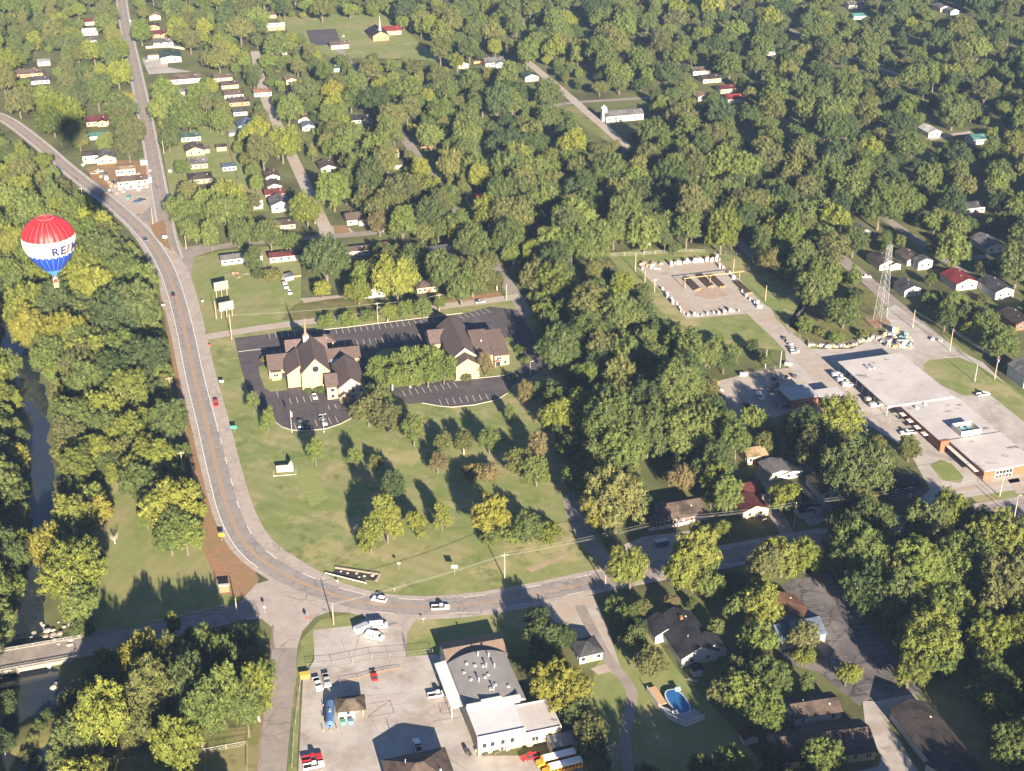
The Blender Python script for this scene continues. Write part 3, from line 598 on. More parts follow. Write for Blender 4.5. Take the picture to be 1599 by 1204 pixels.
hs('small red roofed cabin beside the grey brown mobile home', 598, 380, 7, 6, 2.8, GRID, 'white', 'red', parts=False, name='cabin', cat='cabin', op=.7)
hs('little blue grey garden shed beside the big dark tree', 449, 428, 4.5, 4, 2.3, GRID + 20, 'blue', 'grey', parts=False, name='shed', cat='shed')
hs('narrow white house between the two yellow green trees', 583, 449, 6, 10, 3.1, V, 'white', 'grey', wins=1, op=.8)
hs('small brown hip roofed house above the church street', 664, 440, 10, 9, 2.9, GRID, 'cream', 'brown', hip=True, op=.8)
hs('grey roofed house in shade right of the tall twin trees', 690, 385, 13, 9, 2.9, GRID, 'grey', 'dkgrey', op=.5)
hs('house with bright red roof beside the back street', 743, 307, 10, 9, 3, GRID, 'white', 'red', op=.8)
hs('orange brown roofed house peeking from trees', 668, 218, 11, 9, 3, GRID, 'brick', 'rust', op=.8)
hs('long brown roofed house half hidden in trees', 618, 252, 15, 8, 2.8, GRID, 'tan', 'brown', op=.8)
hs('tan roofed house above the half hidden long brown one', 608, 236, 10, 8, 2.9, GRID, 'white', 'tan', op=.8)
hs('dark blue roofed house shaded by the back street', 563, 181, 14, 10, 3, GRID, 'white', 'black', op=.8)
hs('house with a red brown porch roof by the gravel street', 474, 181, 11, 9, 2.9, V, 'tan', 'rust', op=.8)
hs('white roofed house below the rust porch house', 480, 193, 9, 8, 2.8, V, 'grey', 'blue', op=.7)
hs('cream house with brown roof beside the top of gravel street', 463, 143, 12, 9, 2.9, GRID, 'cream', 'brown', op=.85)
hs('tan house hidden above the cream one at gravel street', 454, 121, 11, 8, 2.9, V, 'tan', 'tan', op=.7)
hs('orange roofed house left of the gravel street top', 409, 140, 12, 8, 2.9, GRID, 'white', 'rust', op=.8)
hs('dark green roofed house in a black shade gap', 515, 103, 13, 9, 3, GRID, 'white', 'green', op=.75)
hs('cream house with brown roof at the top left centre', 417, 20, 14, 9, 3, GRID, 'cream', 'brown')
hs('white roofed house below the cream house', 428, 38, 16, 10, 3, GRID, 'brick', 'white')
hs('pale flat roofed house under dense trees near far parking lot', 433, 75, 13, 12, 3, GRID, 'white', 'grey', op=.8)
hs('white walled annexe with brown roof beside the far parking lot', 529, 66, 14, 9, 3.2, GRID, 'white', 'brown', name='annexe', cat='building')
hs('grey house with white gables behind the orange fence', 770, 92, 15, 12, 3.4, GRID, 'grey', 'grey', wing=[(3, -6, 6, 6, 3, 90)], op=.85)
hs('dark roofed tan cottage left of the orange fence', 722, 97, 7, 8, 3, V, 'tan', 'black', op=.85)
hs('pale carport between dense trees right of the meadow', 694, 73, 8, 7, 2.6, GRID, 'white', 'white', flat=True, parts=False, name='carport', cat='carport', op=.7)
hs('green gabled white house where the long street starts', 827, 115, 11, 10, 3.2, V, 'white', 'green', op=.85)
hs('small white house at the far left of the top woods', 807, 33, 11, 8, 3, GRID, 'white', 'blue', op=.75)
hs('white walled house uppermost of the four by the dark woods', 1093, 106, 14, 9, 3.2, GRID, 'white', 'brown')
hs('brown roofed house second of the four by the dark woods', 1108, 118, 14, 10, 3.0, GRID, 'tan', 'dkbrown')
hs('red brown roofed house third of the four by the dark woods', 1133, 134, 11, 9, 3.0, GRID, 'tan', 'maroon')
hs('white house with bright scarlet roof', 1146, 149, 13, 10, 3.0, GRID, 'white', 'red', wins=2)
hs('cream cottage by a parking bay below the long street', 948, 247, 9, 8, 3, V, 'cream', 'grey', op=.8)
hs('tan gabled cottage in the woods above the pole yard', 1087, 263, 8, 8, 3.2, V, 'tan', 'tan', op=.8)
hs('small white gabled house right of the tan cottage', 1121, 262, 9, 8, 3.2, V, 'white', 'grey', op=.8)
hs('low house with grey roof beside the lit long street', 905, 253, 12, 8, 2.8, GRID, 'white', 'dkgrey', op=.6)
hs('house with tan roof behind the wooded long street', 1095, 147, 9, 8, 2.8, V, 'white', 'tan', op=.6)
hs('white gabled house in the woods at upper right', 1452, 200, 13, 9, 3.2, V, 'white', 'white', op=.8)
hs('white house with teal roof at upper right', 1525, 212, 10, 9, 3.4, GRID, 'white', 'teal', op=.85)
hs('white house at the top edge right of centre', 1335, 4, 16, 9, 3.5, GRID, 'white', 'grey', op=.9)
hs('white gabled house at the top right corner', 1470, 8, 13, 9, 3.4, V, 'white', 'grey', op=.9)
hs('small bluish house left of the top right gabled house', 1487, 14, 9, 8, 3.2, V, 'blue', 'grey', op=.8)
hs('pale blue roofed house at the right edge of the upper woods', 1203, 77, 8, 7, 3, GRID, 'white', 'teal', op=.6)
hs('white shed roofed house at the right rim of woods', 1340, 22, 12, 8, 2.8, GRID, 'white', 'teal', op=.6)
hs('small blue tarped cottage below the two tall yellow trees', 1308, 258, 9, 8, 2.8, V, 'blue', 'blue', op=.6)
# right side
hs('brown roofed house with white carport behind the lattice tower', 1378, 402, 13, 10, 3, V, 'white', 'dkbrown', op=.8, wing=[(-5, -3, 6, 6, 2.7, 0)])
hs('grey brown roofed house behind the yellowing tree by the tower', 1420, 396, 12, 9, 3, V, 'grey', 'brown', op=.5)
hs('narrow white house with tall gable right of the tower top', 1442, 403, 5, 8, 4.4, V, 'white', 'grey', wins=1, ends=2, op=.9)
hs('white gabled cottage on the shaded lawn right of the tower', 1418, 443, 10, 9, 3.6, V, 'white', 'dkgrey', op=.8)
hs('house with bright red roof among the yellow green trees at right', 1499, 430, 14, 12, 3.6, V, 'white', 'red', op=.75)
hs('white gable house with blue roof at the right edge', 1556, 442, 15, 10, 4.2, V, 'white', 'dkgrey', op=.85)
hs('big grey roofed house by the wooded street at right', 1543, 374, 15, 11, 3.4, V, 'white', 'grey', op=.8)
hs('white house end in shade near the right edge', 1512, 318, 16, 9, 3.4, GRID, 'white', 'dkgrey', op=.7)
hs('small white house in shade above the tower trees', 1343, 355, 9, 8, 3, V, 'white', 'grey', op=.7)
hs('brown roofed dark brick house at right edge below the trees', 1588, 492, 14, 10, 3.4, V, 'dkbrick', 'dkbrown', op=.7)
hs('white two storey house at the right edge beside the street', 1606, 572, 12, 11, 5.6, V, 'white', 'grey', op=.9)
# shaded houses by the main road
hs('brown roofed ranch house with two white dormers', 1052, 790, 19, 11, 3.0, GRID, 'dkbrick', 'brown', wins=5, op=.9, pitch=.5)
hs('maroon roofed house uppermost of the pair by the shaded drive', 1169, 757, 8, 10, 3.4, GRID, 'cream', 'maroon', wins=2, op=.9)
hs('maroon roofed bungalow with white porch gable', 1172, 783, 9, 10, 3.0, V, 'tan', 'maroon', wins=2, op=.9)
hs('tan roofed house beside the tall tree above the shaded drive', 1176, 701, 8, 8, 3.4, GRID, 'tan', 'tan', wins=2, op=.9)
hs('grey metal roofed shed with two bays', 1211, 727, 9, 9, 3.2, V, 'white', 'grey', wins=1, pitch=.25, name='shed', cat='shed', op=.9)
hs('low grey metal lean-to joined to the grey shed', 1232, 729, 7, 8, 2.6, V, 'white', 'dkgrey', wins=1, pitch=.2, name='shed', cat='shed', op=.8)
hs('dark roofed house with white gabled porch by concrete apron', 1253, 776, 14, 8, 3.2, V, 'white', 'black', wins=2, op=.8, wing=[(-5, 2, 5, 5, 2.8, 90)])
hs('long white sided house in deep shade right of the drive', 1287, 752, 12, 8, 3.4, V, 'white', 'dkbrown', wins=3, op=.7)
hs('small pale roofed shed left of the spreading tree', 1325, 708, 7, 6, 2.8, GRID, 'white', 'grey', parts=False, name='shed', cat='shed', op=.8)
hs('navy roofed brick house with white columned porch', 1405, 753, 13.5, 10, 3.2, GRID, 'dkbrick', 'black', hip=False, wins=3, op=.9)
# bottom right
hs('small dark hip roofed house on the gravel forecourt', 916, 1005, 7.5, 7.5, 3.0, GRID + 3, 'white', 'dkgrey', hip=True, wins=2, pitch=.6, op=1)
hs('large dark roofed house with white gable and chimney', 1072, 985, 20, 12, 3.6, V + 2, 'white', 'black', chim=True, wins=3, op=.95, pitch=.5, wing=[(-6, -5, 6, 9, 3.2, 0), (7, 5, 8, 8, 3.0, 0)])
hs('small white outhouse at the corner of the black roofed house', 1088, 1041, 2.6, 2.6, 2.6, V, 'white', 'black', parts=False, name='shed', cat='shed', op=1)
hs('pink roofed white building end beside the old parking lot', 1237, 949, 14, 9, 3.4, V + 4, 'pink', 'rust', wins=2, op=.9)
hs('white building with pale blue roof beside the old parking lot', 1243, 974, 15, 11, 3.4, GRID, 'white', 'blue', wins=2, op=.9, wing=[(3, -1, 8, 8, 3.4, 90)])
hs('white cottage with brown roof and screened porch', 1270, 1098, 14, 8, 3.0, GRID - 4, 'white', 'brown', wins=2, op=1)
hs('flat pale screened porch joined to the white cottage', 1242, 1100, 6, 6, 2.8, GRID - 4, 'grey', 'white', flat=True, wins=2, name='porch', cat='porch', op=1)
hs('long brown roofed house with cream front at the bottom right', 1283, 1150, 27, 12.5, 3.4, GRID - 7, 'cream', 'brown', wins=6, op=1, pitch=.45)
hs('long dark roofed bungalow along the concrete drive at bottom right', 1474, 1164, 36, 11.5, 3.4, V, 'white', 'dkbrown', wins=6, op=1, pitch=.42, wing=[(-8, 4, 7, 9, 3.2, 90)])
hs('tiny white shed with red roof on the pool lawn edge', 1170, 1144, 3.4, 4.2, 2.4, V, 'white', 'maroon', parts=False, name='shed', cat='shed', op=1)
# far church with white spire
t = hs('far red brick church with black roof on the meadow', 590, 47, 24, 13, 4.2, V, 'brick', 'black', op=1, name='church', cat='church', pitch=.5)
q = MB(); q.lathe([(1.1, 0), (1.1, 2.4), (0.8, 2.6), (0.03, 12)], 8); q.build('steeple', WHITE, t, (-9, 0, 7.4))
hs('scarlet roofed hall right of the far brick church', 610, 43, 15, 12, 3.6, GRID, 'cream', 'red', op=1, name='hall', cat='hall')
t = hs('long white chapel in shade beside the long street', 972, 174, 26, 10, 4.2, GRID, 'white', 'grey', op=1, name='chapel', cat='chapel', wins=5)
q = MB(); q.box(-1.6, 1.6, -1.6, 1.6, 0, 8.5); q.build('tower', WHITE, t, (-13, 0, 0)); q = MB(); q.lathe([(2.2, 0), (0.02, 2.2)], 4); q.build('tower_roof', TRIMW, t, (-13, 0, 8.52))
# ---------------------------------------------------------------- larger buildings made of blocks
class Site:
    def __init__(s, name, label, cat, px, py, rot, group=None):
        s.t = thing(name, label, cat, G(px, py), R(rot), group)
        s.M = Matrix.Translation(s.t.location) @ Matrix.Rotation(R(rot), 4, 'Z')
    def solid(s, x0, x1, y0, y1, h, m=2.5, op=True):
        SOLID.append(([(s.M @ Vector((x, y, 0))).to_2d() for x, y in ((x0, y0), (x1, y0), (x1, y1), (x0, y1))], m))
        if op: OPEN.append(hull([PX(s.M @ Vector((x, y, z))) for x in (x0, x1) for y in (y0, y1) for z in (0.5, h)]))
    def gable(s, x0, x1, y0, y1, h, hr, ax, wall, roof, o=0.5, wn='wall', rn='roof', peak=None):
        """ax 'x': ridge runs along x"""
        b = MB(); e = 0.03; th = 0.25
        a0, a1, c0, c1 = (y0, y1, x0, x1) if ax == 'x' else (x0, x1, y0, y1)
        p = (a0 + a1) / 2 if peak is None else peak
        b.prism([(a0, 0), (a1, 0), (a1, h), (p, hr), (a0, h)], c0, c1, 'x' if ax == 'x' else 'y')
        w = b.build(wn, wall, s.t)
        k0 = (hr - h) / (p - a0); k1 = (hr - h) / (a1 - p); b = MB()
        b.prism([(a0 - o, h - o * k0 + e), (p, hr + e), (a1 + o, h - o * k1 + e), (a1 + o, h - o * k1 + th + e), (p, hr + th + e), (a0 - o, h - o * k0 + th + e)], c0 - o, c1 + o, 'x' if ax == 'x' else 'y')
        r = b.build(rn, roof, s.t); s.solid(x0, x1, y0, y1, hr, op=False); return w, r
    def flat(s, x0, x1, y0, y1, h, wall, roof, o=0.2, par=0.0, z0=0.0, wn='wall', rn='roof'):
        b = MB(); b.box(x0, x1, y0, y1, z0, h); w = b.build(wn, wall, s.t)
        b = MB(); b.box(x0 - o, x1 + o, y0 - o, y1 + o, h + 0.01, h + 0.28); r = b.build(rn, roof, s.t)
        if par:
            b = MB()
            for q in ((x0 - o - .02, x1 + o + .02, y0 - o - .02, y0 - o + .25), (x0 - o - .02, x1 + o + .02, y1 + o - .25, y1 + o + .02), (x0 - o - .021, x0 - o + .25, y0 - o + .26, y1 + o - .26), (x1 + o - .25, x1 + o + .021, y0 - o + .26, y1 + o - .26)):
                b.box(*q, h - 0.1, h + .28 + par)
            b.build('parapet', TRIMW, s.t)
        s.solid(x0, x1, y0, y1, h, op=False); return w, r
    def part(s, name, b, m, parent=None): return b.build(name, m, parent or s.t)
    def win(s, x, y, z, w, h, f='f'): return window(x, y, z, w, h, f, s.t)
PUR = mat('church_shingle', (0.095, 0.068, 0.064), (0.148, 0.11, 0.102), 0.8, 8, 0.92, 0.15)
BRN = mat('hall_shingle', (0.10, 0.071, 0.064), (0.14, 0.105, 0.094), 0.8, 8, 0.92, 0.15)
STONE = mat('field_stone', (0.20, 0.165, 0.15), (0.42, 0.37, 0.33), 1.0, 6, 0.9)
STEELB = mat('blue_flat_roof', (0.35, 0.42, 0.50), (0.42, 0.48, 0.55), 0.4, 4, 0.6)
FLATG = mat('pale_roof_membrane', (0.46, 0.425, 0.42), (0.53, 0.495, 0.485), 0.12, 8, 0.85, 0.2, c3=(0.42, 0.385, 0.385), scale3=0.05)
stripes(FLATG, 0.16, -16, 0.10, (0.3, 0.28, 0.27), 0.2)
stains(FLATG, (0.13, 0.12, 0.12), 0.16, 0.60, 0.635)
stains(CONC, (0.16, 0.14, 0.13), 0.13, 0.60, 0.68, .6)
stains(GRAVEL, (0.22, 0.19, 0.17), 0.08, 0.64, 0.72)

# church with steeple
c = Site('church', 'cream church with steep purple brown roof and round window', 'church', 490, 611.5, 13)
c.gable(-4.4, 7.3, 0.8, 24, 8.5, 14.6, 'y', CREAM, PUR, 0.35, wn='nave_wall', rn='nave_roof')
b = MB(); b.prism([(-10, 0), (-4.42, 0), (-4.42, 9.9), (-10, 6.4)], 5.5, 22, 'y'); c.part('aisle_wall', b, CREAM)
b = MB(); b.prism([(-10.6, 6.05), (-4.6, 9.93), (-4.6, 10.2), (-10.6, 6.32)], 5.0, 22.5, 'y'); c.part('aisle_roof', b, PUR)
c.gable(-17, -6, 15.5, 31, 4.2, 7.4, 'x', CREAM, BRN, wn='wing_wall', rn='wing_roof')
c.flat(-16.2, -12.4, 13.4, 15.48, 4.0, CREAM, BRN, 0.3, wn='bay_wall', rn='bay_roof')
c.gable(-8.5, 8.5, 25, 35, 6, 10.2, 'x', CREAM, PUR, wn='transept_wall', rn='transept_roof')
c.gable(7.5, 22, 19, 31, 4.2, 6.6, 'x', CREAM, BRN, wn='rear_wing_wall', rn='rear_wing_roof')
c.flat(9.2, 14.8, 13.5, 18.4, 4.6, CREAM, STEELB, 0.2, wn='link_wall', rn='link_roof')
c.gable(9.3, 20, -10.8, 10.5, 6, 10.0, 'y', STONE, PUR, wn='stone_wall', rn='annexe_roof')
c.gable(4.9, 9.25, -8.6, 4, 5.9, 8.6, 'x', CREAM, PUR, wn='side_wall', rn='side_roof')
c.gable(9.6, 13.2, -13.2, -10.85, 3.0, 4.3, 'y', CREAM, PUR, 0.3, wn='porch_wall', rn='porch_roof')
b = MB(); b.box(10.6, 12.2, -13.28, -13.2, 0, 2.5); c.part('door', b, DKBRICK)
b = MB(); b.box(-11.8, -10.6, 15.42, 15.5, 0, 2.3); c.part('door', b, GLASS)
for x, z in ((15.3, 4.4), (18.6, 4.4), (15.3, 1.5), (18.6, 1.5)): c.win(x, -10.8, z, 1.5, 1.7)
for z in (4.3, 1.5): c.win(7.1, -8.6, z, 1.4, 1.4)
c.win(-14.3, 13.4, 2.5, 2.0, 1.2); c.win(-6.4, 25, 3, 1.2, 1.4)
b = MB(); b.tube((1.45, 0.72, 10.0), (1.45, 0.8, 10.0), 1.6, 1.6, 20, 0); b.tube((1.45, 0.66, 10.0), (1.45, 0.72, 10.0), 1.4, 1.4, 20, 1); c.part('round_window', b, [TRIMW, GLASS])
b = MB(); b.box(1.35, 1.55, 0.76, 0.8, 2.5, 8.5); c.part('wall_joint', b, TRIMW)
b = MB(); b.cbox(-0.2, 23.2, 12.6, 2.4, 2.4, 2.6); st = c.part('steeple', b, WHITE)
b = MB(); b.lathe([(1.2, 0), (0.75, 0.6), (0.55, 1.2), (0.03, 8.5)], 8, (-0.2, 23.2, 15.2)); c.part('spire', b, mat('copper_spire', (0.22, 0.14, 0.10), (0.3, 0.2, 0.14), 1), st)
b = MB(); b.add(*(lambda r: (r.v, r.f))(roof_hip(9, 7.5, 4.0, 6.3, 0.6))); b.v = [(x + 8.7, y + 41, z) for x, y, z in b.v]; c.part('carport_roof', b, BRN)
for x in (5, 12.4):
    for y in (37.8, 44.2):
        b = MB(); b.cbox(x, y, 0, .6, .6, 3.95); c.part('carport_post', b, CREAM)
b = MB(); b.cbox(8, 38.9, 4.2, 4.2, 0.3, 1.2); c.part('carport_gable', b, TRIMW)
c.solid(-17, 20, -11, 35, 9)
# church hall
c = Site('church_hall', 'cream church hall with long brown roof and tall front gable', 'church hall', 730.5, 591.7, 13)
c.gable(-5, 5, 0, 6.4, 6.2, 9.4, 'y', CREAM, PUR, 0.3, wn='front_wall', rn='front_roof')
c.gable(-5.8, 6.0, 6.5, 40, 6.4, 11, 'y', CREAM, PUR, 0.5, wn='nave_wall', rn='nave_roof')
b = MB(); b.prism([(-6.3, 6.2), (0.1, 11.2), (6.5, 6.2), (6.5, 6.55), (0.1, 11.6), (-6.3, 6.55)], 5.75, 5.98, 'y'); c.part('gable_trim', b, TRIMW)
c.gable(-11, -1, 27, 41, 4.6, 8.0, 'x', CREAM, PUR, wn='wing_wall', rn='wing_roof')
c.gable(6.05, 13.3, 10.6, 34, 4.8, 8.4, 'x', CREAM, BRN, 0.3, peak=29, wn='east_wall', rn='east_roof')
c.gable(13.6, 20, 8.9, 33, 4.9, 8.2, 'x', CREAM, BRN, 0.3, peak=28, wn='end_wall', rn='end_roof')
c.win(15.5, 8.9, 3.7, 2.0, 1.0); c.win(18.2, 8.9, 1.6, 1.0, 1.2); c.win(11.5, 10.6, 1.6, 1.2, 1.2)
b = MB(); b.box(14.0, 15.9, 8.82, 8.9, 0, 2.3); c.part('door', b, GLASS)
b = MB(); b.prism([(13.6, 2.7), (14.95, 3.3), (16.3, 2.7), (16.3, 2.6), (13.6, 2.6)], 7.6, 8.88, 'y'); c.part('door_canopy', b, mat('maroon_canvas', (0.25, 0.12, 0.12), (0.3, 0.16, 0.15), 1))
for x in (13.8, 16.1):
    b = MB(); b.cbox(x, 7.7, 0, .12, .12, 2.6); c.part('canopy_post', b, TRIMW)
b = MB(); b.tube((10, 20, 6.5), (10, 20, 8.0), .18); c.part('roof_vent', b, TRIMW)
b = MB(); b.cbox(20.9, 27, 0, 1.6, 2.2, 4.4); c.part('chimney', b, CREAM)
c.solid(-11, 20, 0, 41, 8)
# school with carport canopy
GREYW = mat('grey_wall', (0.30, 0.28, 0.27), (0.36, 0.34, 0.33), 0.6)
c = Site('utility_building', 'long brick municipal building with flat pale roof and rooftop enclosure', 'building', 1534, 751, GRID)
c.flat(0, 22.3, 0, 24, 4.0, BRICK, FLATG, 0.25, wn='front_wall', rn='front_roof')
c.flat(-3.4, 22.3, 24.02, 53, 4.0, BRICK, FLATG, 0.24, wn='rear_wall', rn='rear_roof')
b = MB(); b.box(-3.9, 0, 22.9, 24.0, 0, 4.6); c.part('entrance_pier', b, BRICK)
b = MB(); b.box(5, 12.5, -0.1, 0, 0.3, 3.5); f_ = c.part('glazed_front', b, TRIMW)
b = MB()
for k in range(5): b.box(5.3 + k * 1.42, 6.5 + k * 1.42, -0.16, -0.1, 1.9, 3.3); b.box(5.3 + k * 1.42, 6.5 + k * 1.42, -0.16, -0.1, 0.4, 1.4)
c.part('pane', b, GLASS, f_)
for k in range(4):
    b = MB(); b.box(-5.6, -3.45, 32 + k * 5.4, 34.6 + k * 5.4, 2.5, 2.75); c.part('awning', b, TRIMW)
    b = MB(); b.box(-3.52, -3.4, 32.3 + k * 5.4, 34.3 + k * 5.4, 0.7, 2.3); c.part('window', b, GLASS)
b = MB(); b.box(-1.9, -0.05, 3, 22.4, 2.5, 2.75); c.part('long_awning', b, TRIMW)
b = MB(); b.box(-0.08, 0, 3.3, 22, 0.8, 2.2); c.part('window_band', b, GLASS)
e = MB(); z0 = 4.29
for q in ((5.7, 14.4, 24.4, 24.65), (5.7, 14.4, 31.0, 31.25), (5.7, 5.95, 24.66, 30.99), (14.15, 14.4, 24.66, 30.99)): e.box(*q, z0, z0 + 2.3)
en = c.part('rooftop_enclosure', e, mat('tan_panel', (0.62, 0.56, 0.46), (0.68, 0.62, 0.52), 0.7))
b = MB(); b.box(7.4, 9.6, 26.5, 29, z0, z0 + 1.5); b.box(10.4, 12.6, 26.5, 29, z0, z0 + 1.4); c.part('cooling_unit', b, mat('teal_metal', (0.16, 0.36, 0.38), (0.22, 0.42, 0.44), 1), en)
b = MB(); b.box(0.8, 2.2, 49, 50.2, z0, z0 + .7); c.part('roof_vent', b, TRIMW)
b = MB(); b.box(6, 7, 51, 52, z0, z0 + .6); c.part('roof_vent', b, TRIMW)
c.solid(-9.3, 22, 0, 95, 5, op=False); OPEN.append([(1308, 562), (1410, 550), (1599, 690), (1599, 775), (1535, 765), (1385, 640)])
c = Site('vehicle_canopy', 'wide flat pale canopy roof over the parked utility trucks', 'canopy', 1534, 751, GRID)
b = MB(); b.box(-9.3, 20.9, 53.4, 95, 4.45, 4.8); b.box(-9.32, 20.92, 53.3, 53.4, 4.2, 4.82); c.part('canopy_roof', b, FLATG)
b = MB(); b.box(-2.0, 20.2, 53.8, 94, 0, 4.44); c.part('back_wall', b, GREYW)
for k in range(9):
    b = MB(); b.cbox(-8.6, 54.5 + k * 4.95, 0, .25, .25, 4.44); c.part('post', b, GALV)
b = MB(); b.cbox(0, 86, 4.81, 1.2, 3.4, .7); c.part('roof_unit', b, GALV)
b = MB(); b.cbox(2.2, 86, 4.81, 1.0, 3.0, .6); c.part('roof_unit', b, GALV)
# works building
ORB = mat('orange_brick', (0.30, 0.13, 0.07), (0.37, 0.175, 0.1), 1.0)
c = Site('works_building', 'orange brick works building with flat roof beside shaded yard', 'building', 1233, 634, GRID)
c.flat(-1.5, 11.3, -2.6, 8, 4.2, BRICK, mat('grey_roof_felt', (0.36, 0.35, 0.36), (0.44, 0.42, 0.42), 0.3, 6), 0.25)
c.flat(11.4, 22.2, -6.3, 2.6, 3.9, ORB, FLATG, 0.25, wn='front_wall', rn='front_roof')
b = MB(); b.box(-6.4, -1.55, -2.6, 7.4, 2.7, 2.9); c.part('lean_to_roof', b, mat('dark_metal', (0.10, 0.10, 0.11), (0.16, 0.15, 0.15), 0.6))
for y in (-2.4, 2.2, 7.2):
    b = MB(); b.cbox(-6.2, y, 0, .2, .2, 2.69); c.part('post', b, GALV)
for x in (0.5, 3.5, 6.5): c.win(x, -2.6, 2.2, 1.3, 1.2)
c.win(14, -6.3, 2.2, 1.4, 1.2); c.win(19, -6.3, 2.2, 1.4, 1.2); c.solid(-6, 22, -6, 8, 4.5)
# barrel-roofed workshop
c = Site('barrel_workshop', 'workshop with grey barrel roof and white flat roofed front', 'workshop', 746.5, 1180, GRID)
LCR = mat('pale_cream_block', (0.46, 0.36, 0.23), (0.52, 0.41, 0.27), 0.8)
WRF = mat('white_roof_membrane', (0.50, 0.49, 0.52), (0.58, 0.57, 0.59), 0.3, 6, 0.7)
c.flat(0, 13.6, 0, 12.6, 6.1, LCR, WRF, 0.1, 0.35, wn='front_wall', rn='front_roof')
c.flat(13.65, 24, -0.6, 11.2, 4.7, LCR, FLATG, 0.1, 0.3, wn='side_wall', rn='side_roof')
for x in (1.9, 4.2, 7.2, 9.9): c.win(x, 0, 3.2, 1.1, 1.5)
c.win(16.4, -0.6, 2.6, 1.8, 1.4)
b = MB(); b.box(0.2, 16, 12.65, 13.3, 0, 7.3); b.box(4.5, 10.5, 12.66, 13.2, 7.3, 8.1); c.part('stepped_parapet', b, TRIMW)
arc = [(0.2 + 17.8 * k / 16, 4.6 + 2.5 * (1 - (2 * k / 16 - 1) ** 2)) for k in range(17)]
b = MB(); b.prism([(0.2, 0), (18, 0)] + arc[::-1], 13.4, 35, 'y'); c.part('barrel_wall', b, mat('grey_block', (0.34, 0.33, 0.33), (0.42, 0.41, 0.40), 0.8))
BAR = stripes(mat('ribbed_grey_roof', (0.235, 0.22, 0.215), (0.31, 0.29, 0.28), 0.25, 6, 0.7), 0.9, None, 0.4, (0.16, 0.15, 0.15), 0.4, 'Y')
b = MB(); b.prism([(x, z + 0.03) for x, z in arc] + [(x, z + 0.25) for x, z in arc[::-1]], 13.35, 35.3, 'y'); br = c.part('barrel_roof', b, BAR)
for k, (x, y) in enumerate([(9, 33), (7, 29), (9.2, 28), (10, 27.4), (5, 31), (3.4, 28), (12, 32), (8.4, 23), (9.6, 23.8), (6.3, 22), (10.4, 19), (8.6, 17.6), (9.3, 16.8), (4.4, 24), (14, 18), (12.4, 27)]):
    zz = 4.6 + 2.5 * (1 - ((x - .2) / 8.9 - 1) ** 2); b = MB()
    if k % 3: b.cbox(x, y, zz + .1, .9, .9, .5)
    else: b.lathe([(.2, 0), (.2, 1.5), (.34, 1.5), (.34, 1.75)], 8, (x, y, zz))
    c.part('roof_vent', b, mat('vent_metal', (0.28, 0.28, 0.28), (0.4, 0.4, 0.39), 1), br)
c.gable(0.4, 18.6, 35.4, 46, 3.9, 5.6, 'x', mat('pale_block', (0.5, 0.47, 0.43), (0.56, 0.53, 0.48), 0.8), mat('brown_flat_felt', (0.17, 0.12, 0.095), (0.22, 0.155, 0.12), 0.5), 0.3, wn='rear_wall', rn='rear_roof')
CORR = stripes(mat('white_corrugated', (0.62, 0.62, 0.64), (0.68, 0.68, 0.70), 0.3, 4, 0.5), 0.8, None, 0.5, (0.45, 0.46, 0.5), 0.0, 'Y')
b = MB(); b.prism([(-3.4, 3.6), (0.1, 4.1), (0.1, 4.25), (-3.4, 3.75)], 16.5, 37.5, 'y'); cn = c.part('side_canopy', b, CORR)
for y in (17, 22, 27, 32, 37):
    b = MB(); b.cbox(-3.2, y, 0, .2, .2, 3.6); c.part('post', b, TRIMW, cn)
b = MB(); b.box(19.5, 27, -6.2, -1.2, 3.0, 3.25); lt = c.part('lean_to_roof', b, mat('weathered_tin', (0.16, 0.17, 0.18), (0.25, 0.25, 0.26), 0.5))
for x in (19.7, 26.8):
    b = MB(); b.box(x - .08, x + .08, -6.1, -1.3, 0, 2.99); c.part('lean_to_wall', b, LCR, lt)
c.solid(0, 24, 0, 46, 7)
# hip-roofed office at the bottom edge, pump shed and tank
hs('brown hip roofed building at the bottom edge with a pointed shadow', 655, 1199, 17, 15, 4.4, GRID, 'cream', 'brown', hip=True, op=1, pitch=.55, name='office', cat='building')
c = Site('pump_house', 'small tan pump house with brown hip roof beside the blue tank', 'pump house', 528.6, 1123, 10)
b = MB(); b.box(0, 4.7, 0, 5.2, 0, 3.0); b.box(4.7, 7.4, 3.2, 5.2, 0, 3.0); c.part('wall', b, wallm('tan_stucco', (0.62, 0.53, 0.38)))
b = roof_hip(7.6, 5.6, 3.0, 4.9, 0.6); b.v = [(x + 3.7, y + 2.6, z) for x, y, z in b.v]; c.part('roof', b, shingle('olive_brown_shingle', (0.19, 0.155, 0.115)))
b = MB(); b.cbox(7.1, .3, 0, .3, .3, 2.95); c.part('post', b, CREAM); c.win(2.9, 0, 1.9, .9, .9); c.solid(-4, 8, -4, 7, 4)
c = Site('storage_tank', 'long blue horizontal storage tank behind yellow posts', 'tank', 516, 1122, 6)
BLUE = mat('blue_tank_paint', (0.06, 0.13, 0.30), (0.10, 0.19, 0.38), 0.9, 5, 0.4, 0.5)
b = MB()
for (y0, r0), (y1, r1) in zip([(-5, 0.3), (-4.8, 0.9), (-4.4, 1.25), (4.6, 1.25), (5.0, .9), (5.2, .3)], [(-4.8, 0.9), (-4.4, 1.25), (4.6, 1.25), (5.0, .9), (5.2, .3), (5.25, .05)]): b.tube((0, y0, 1.75), (0, y1, 1.75), r0, r1, 16, 0, False)
c.part('shell', b, BLUE)
for y in (-3, 3):
    b = MB(); b.cbox(0, y, 0, 2, .5, .9); c.part('saddle', b, KERB)
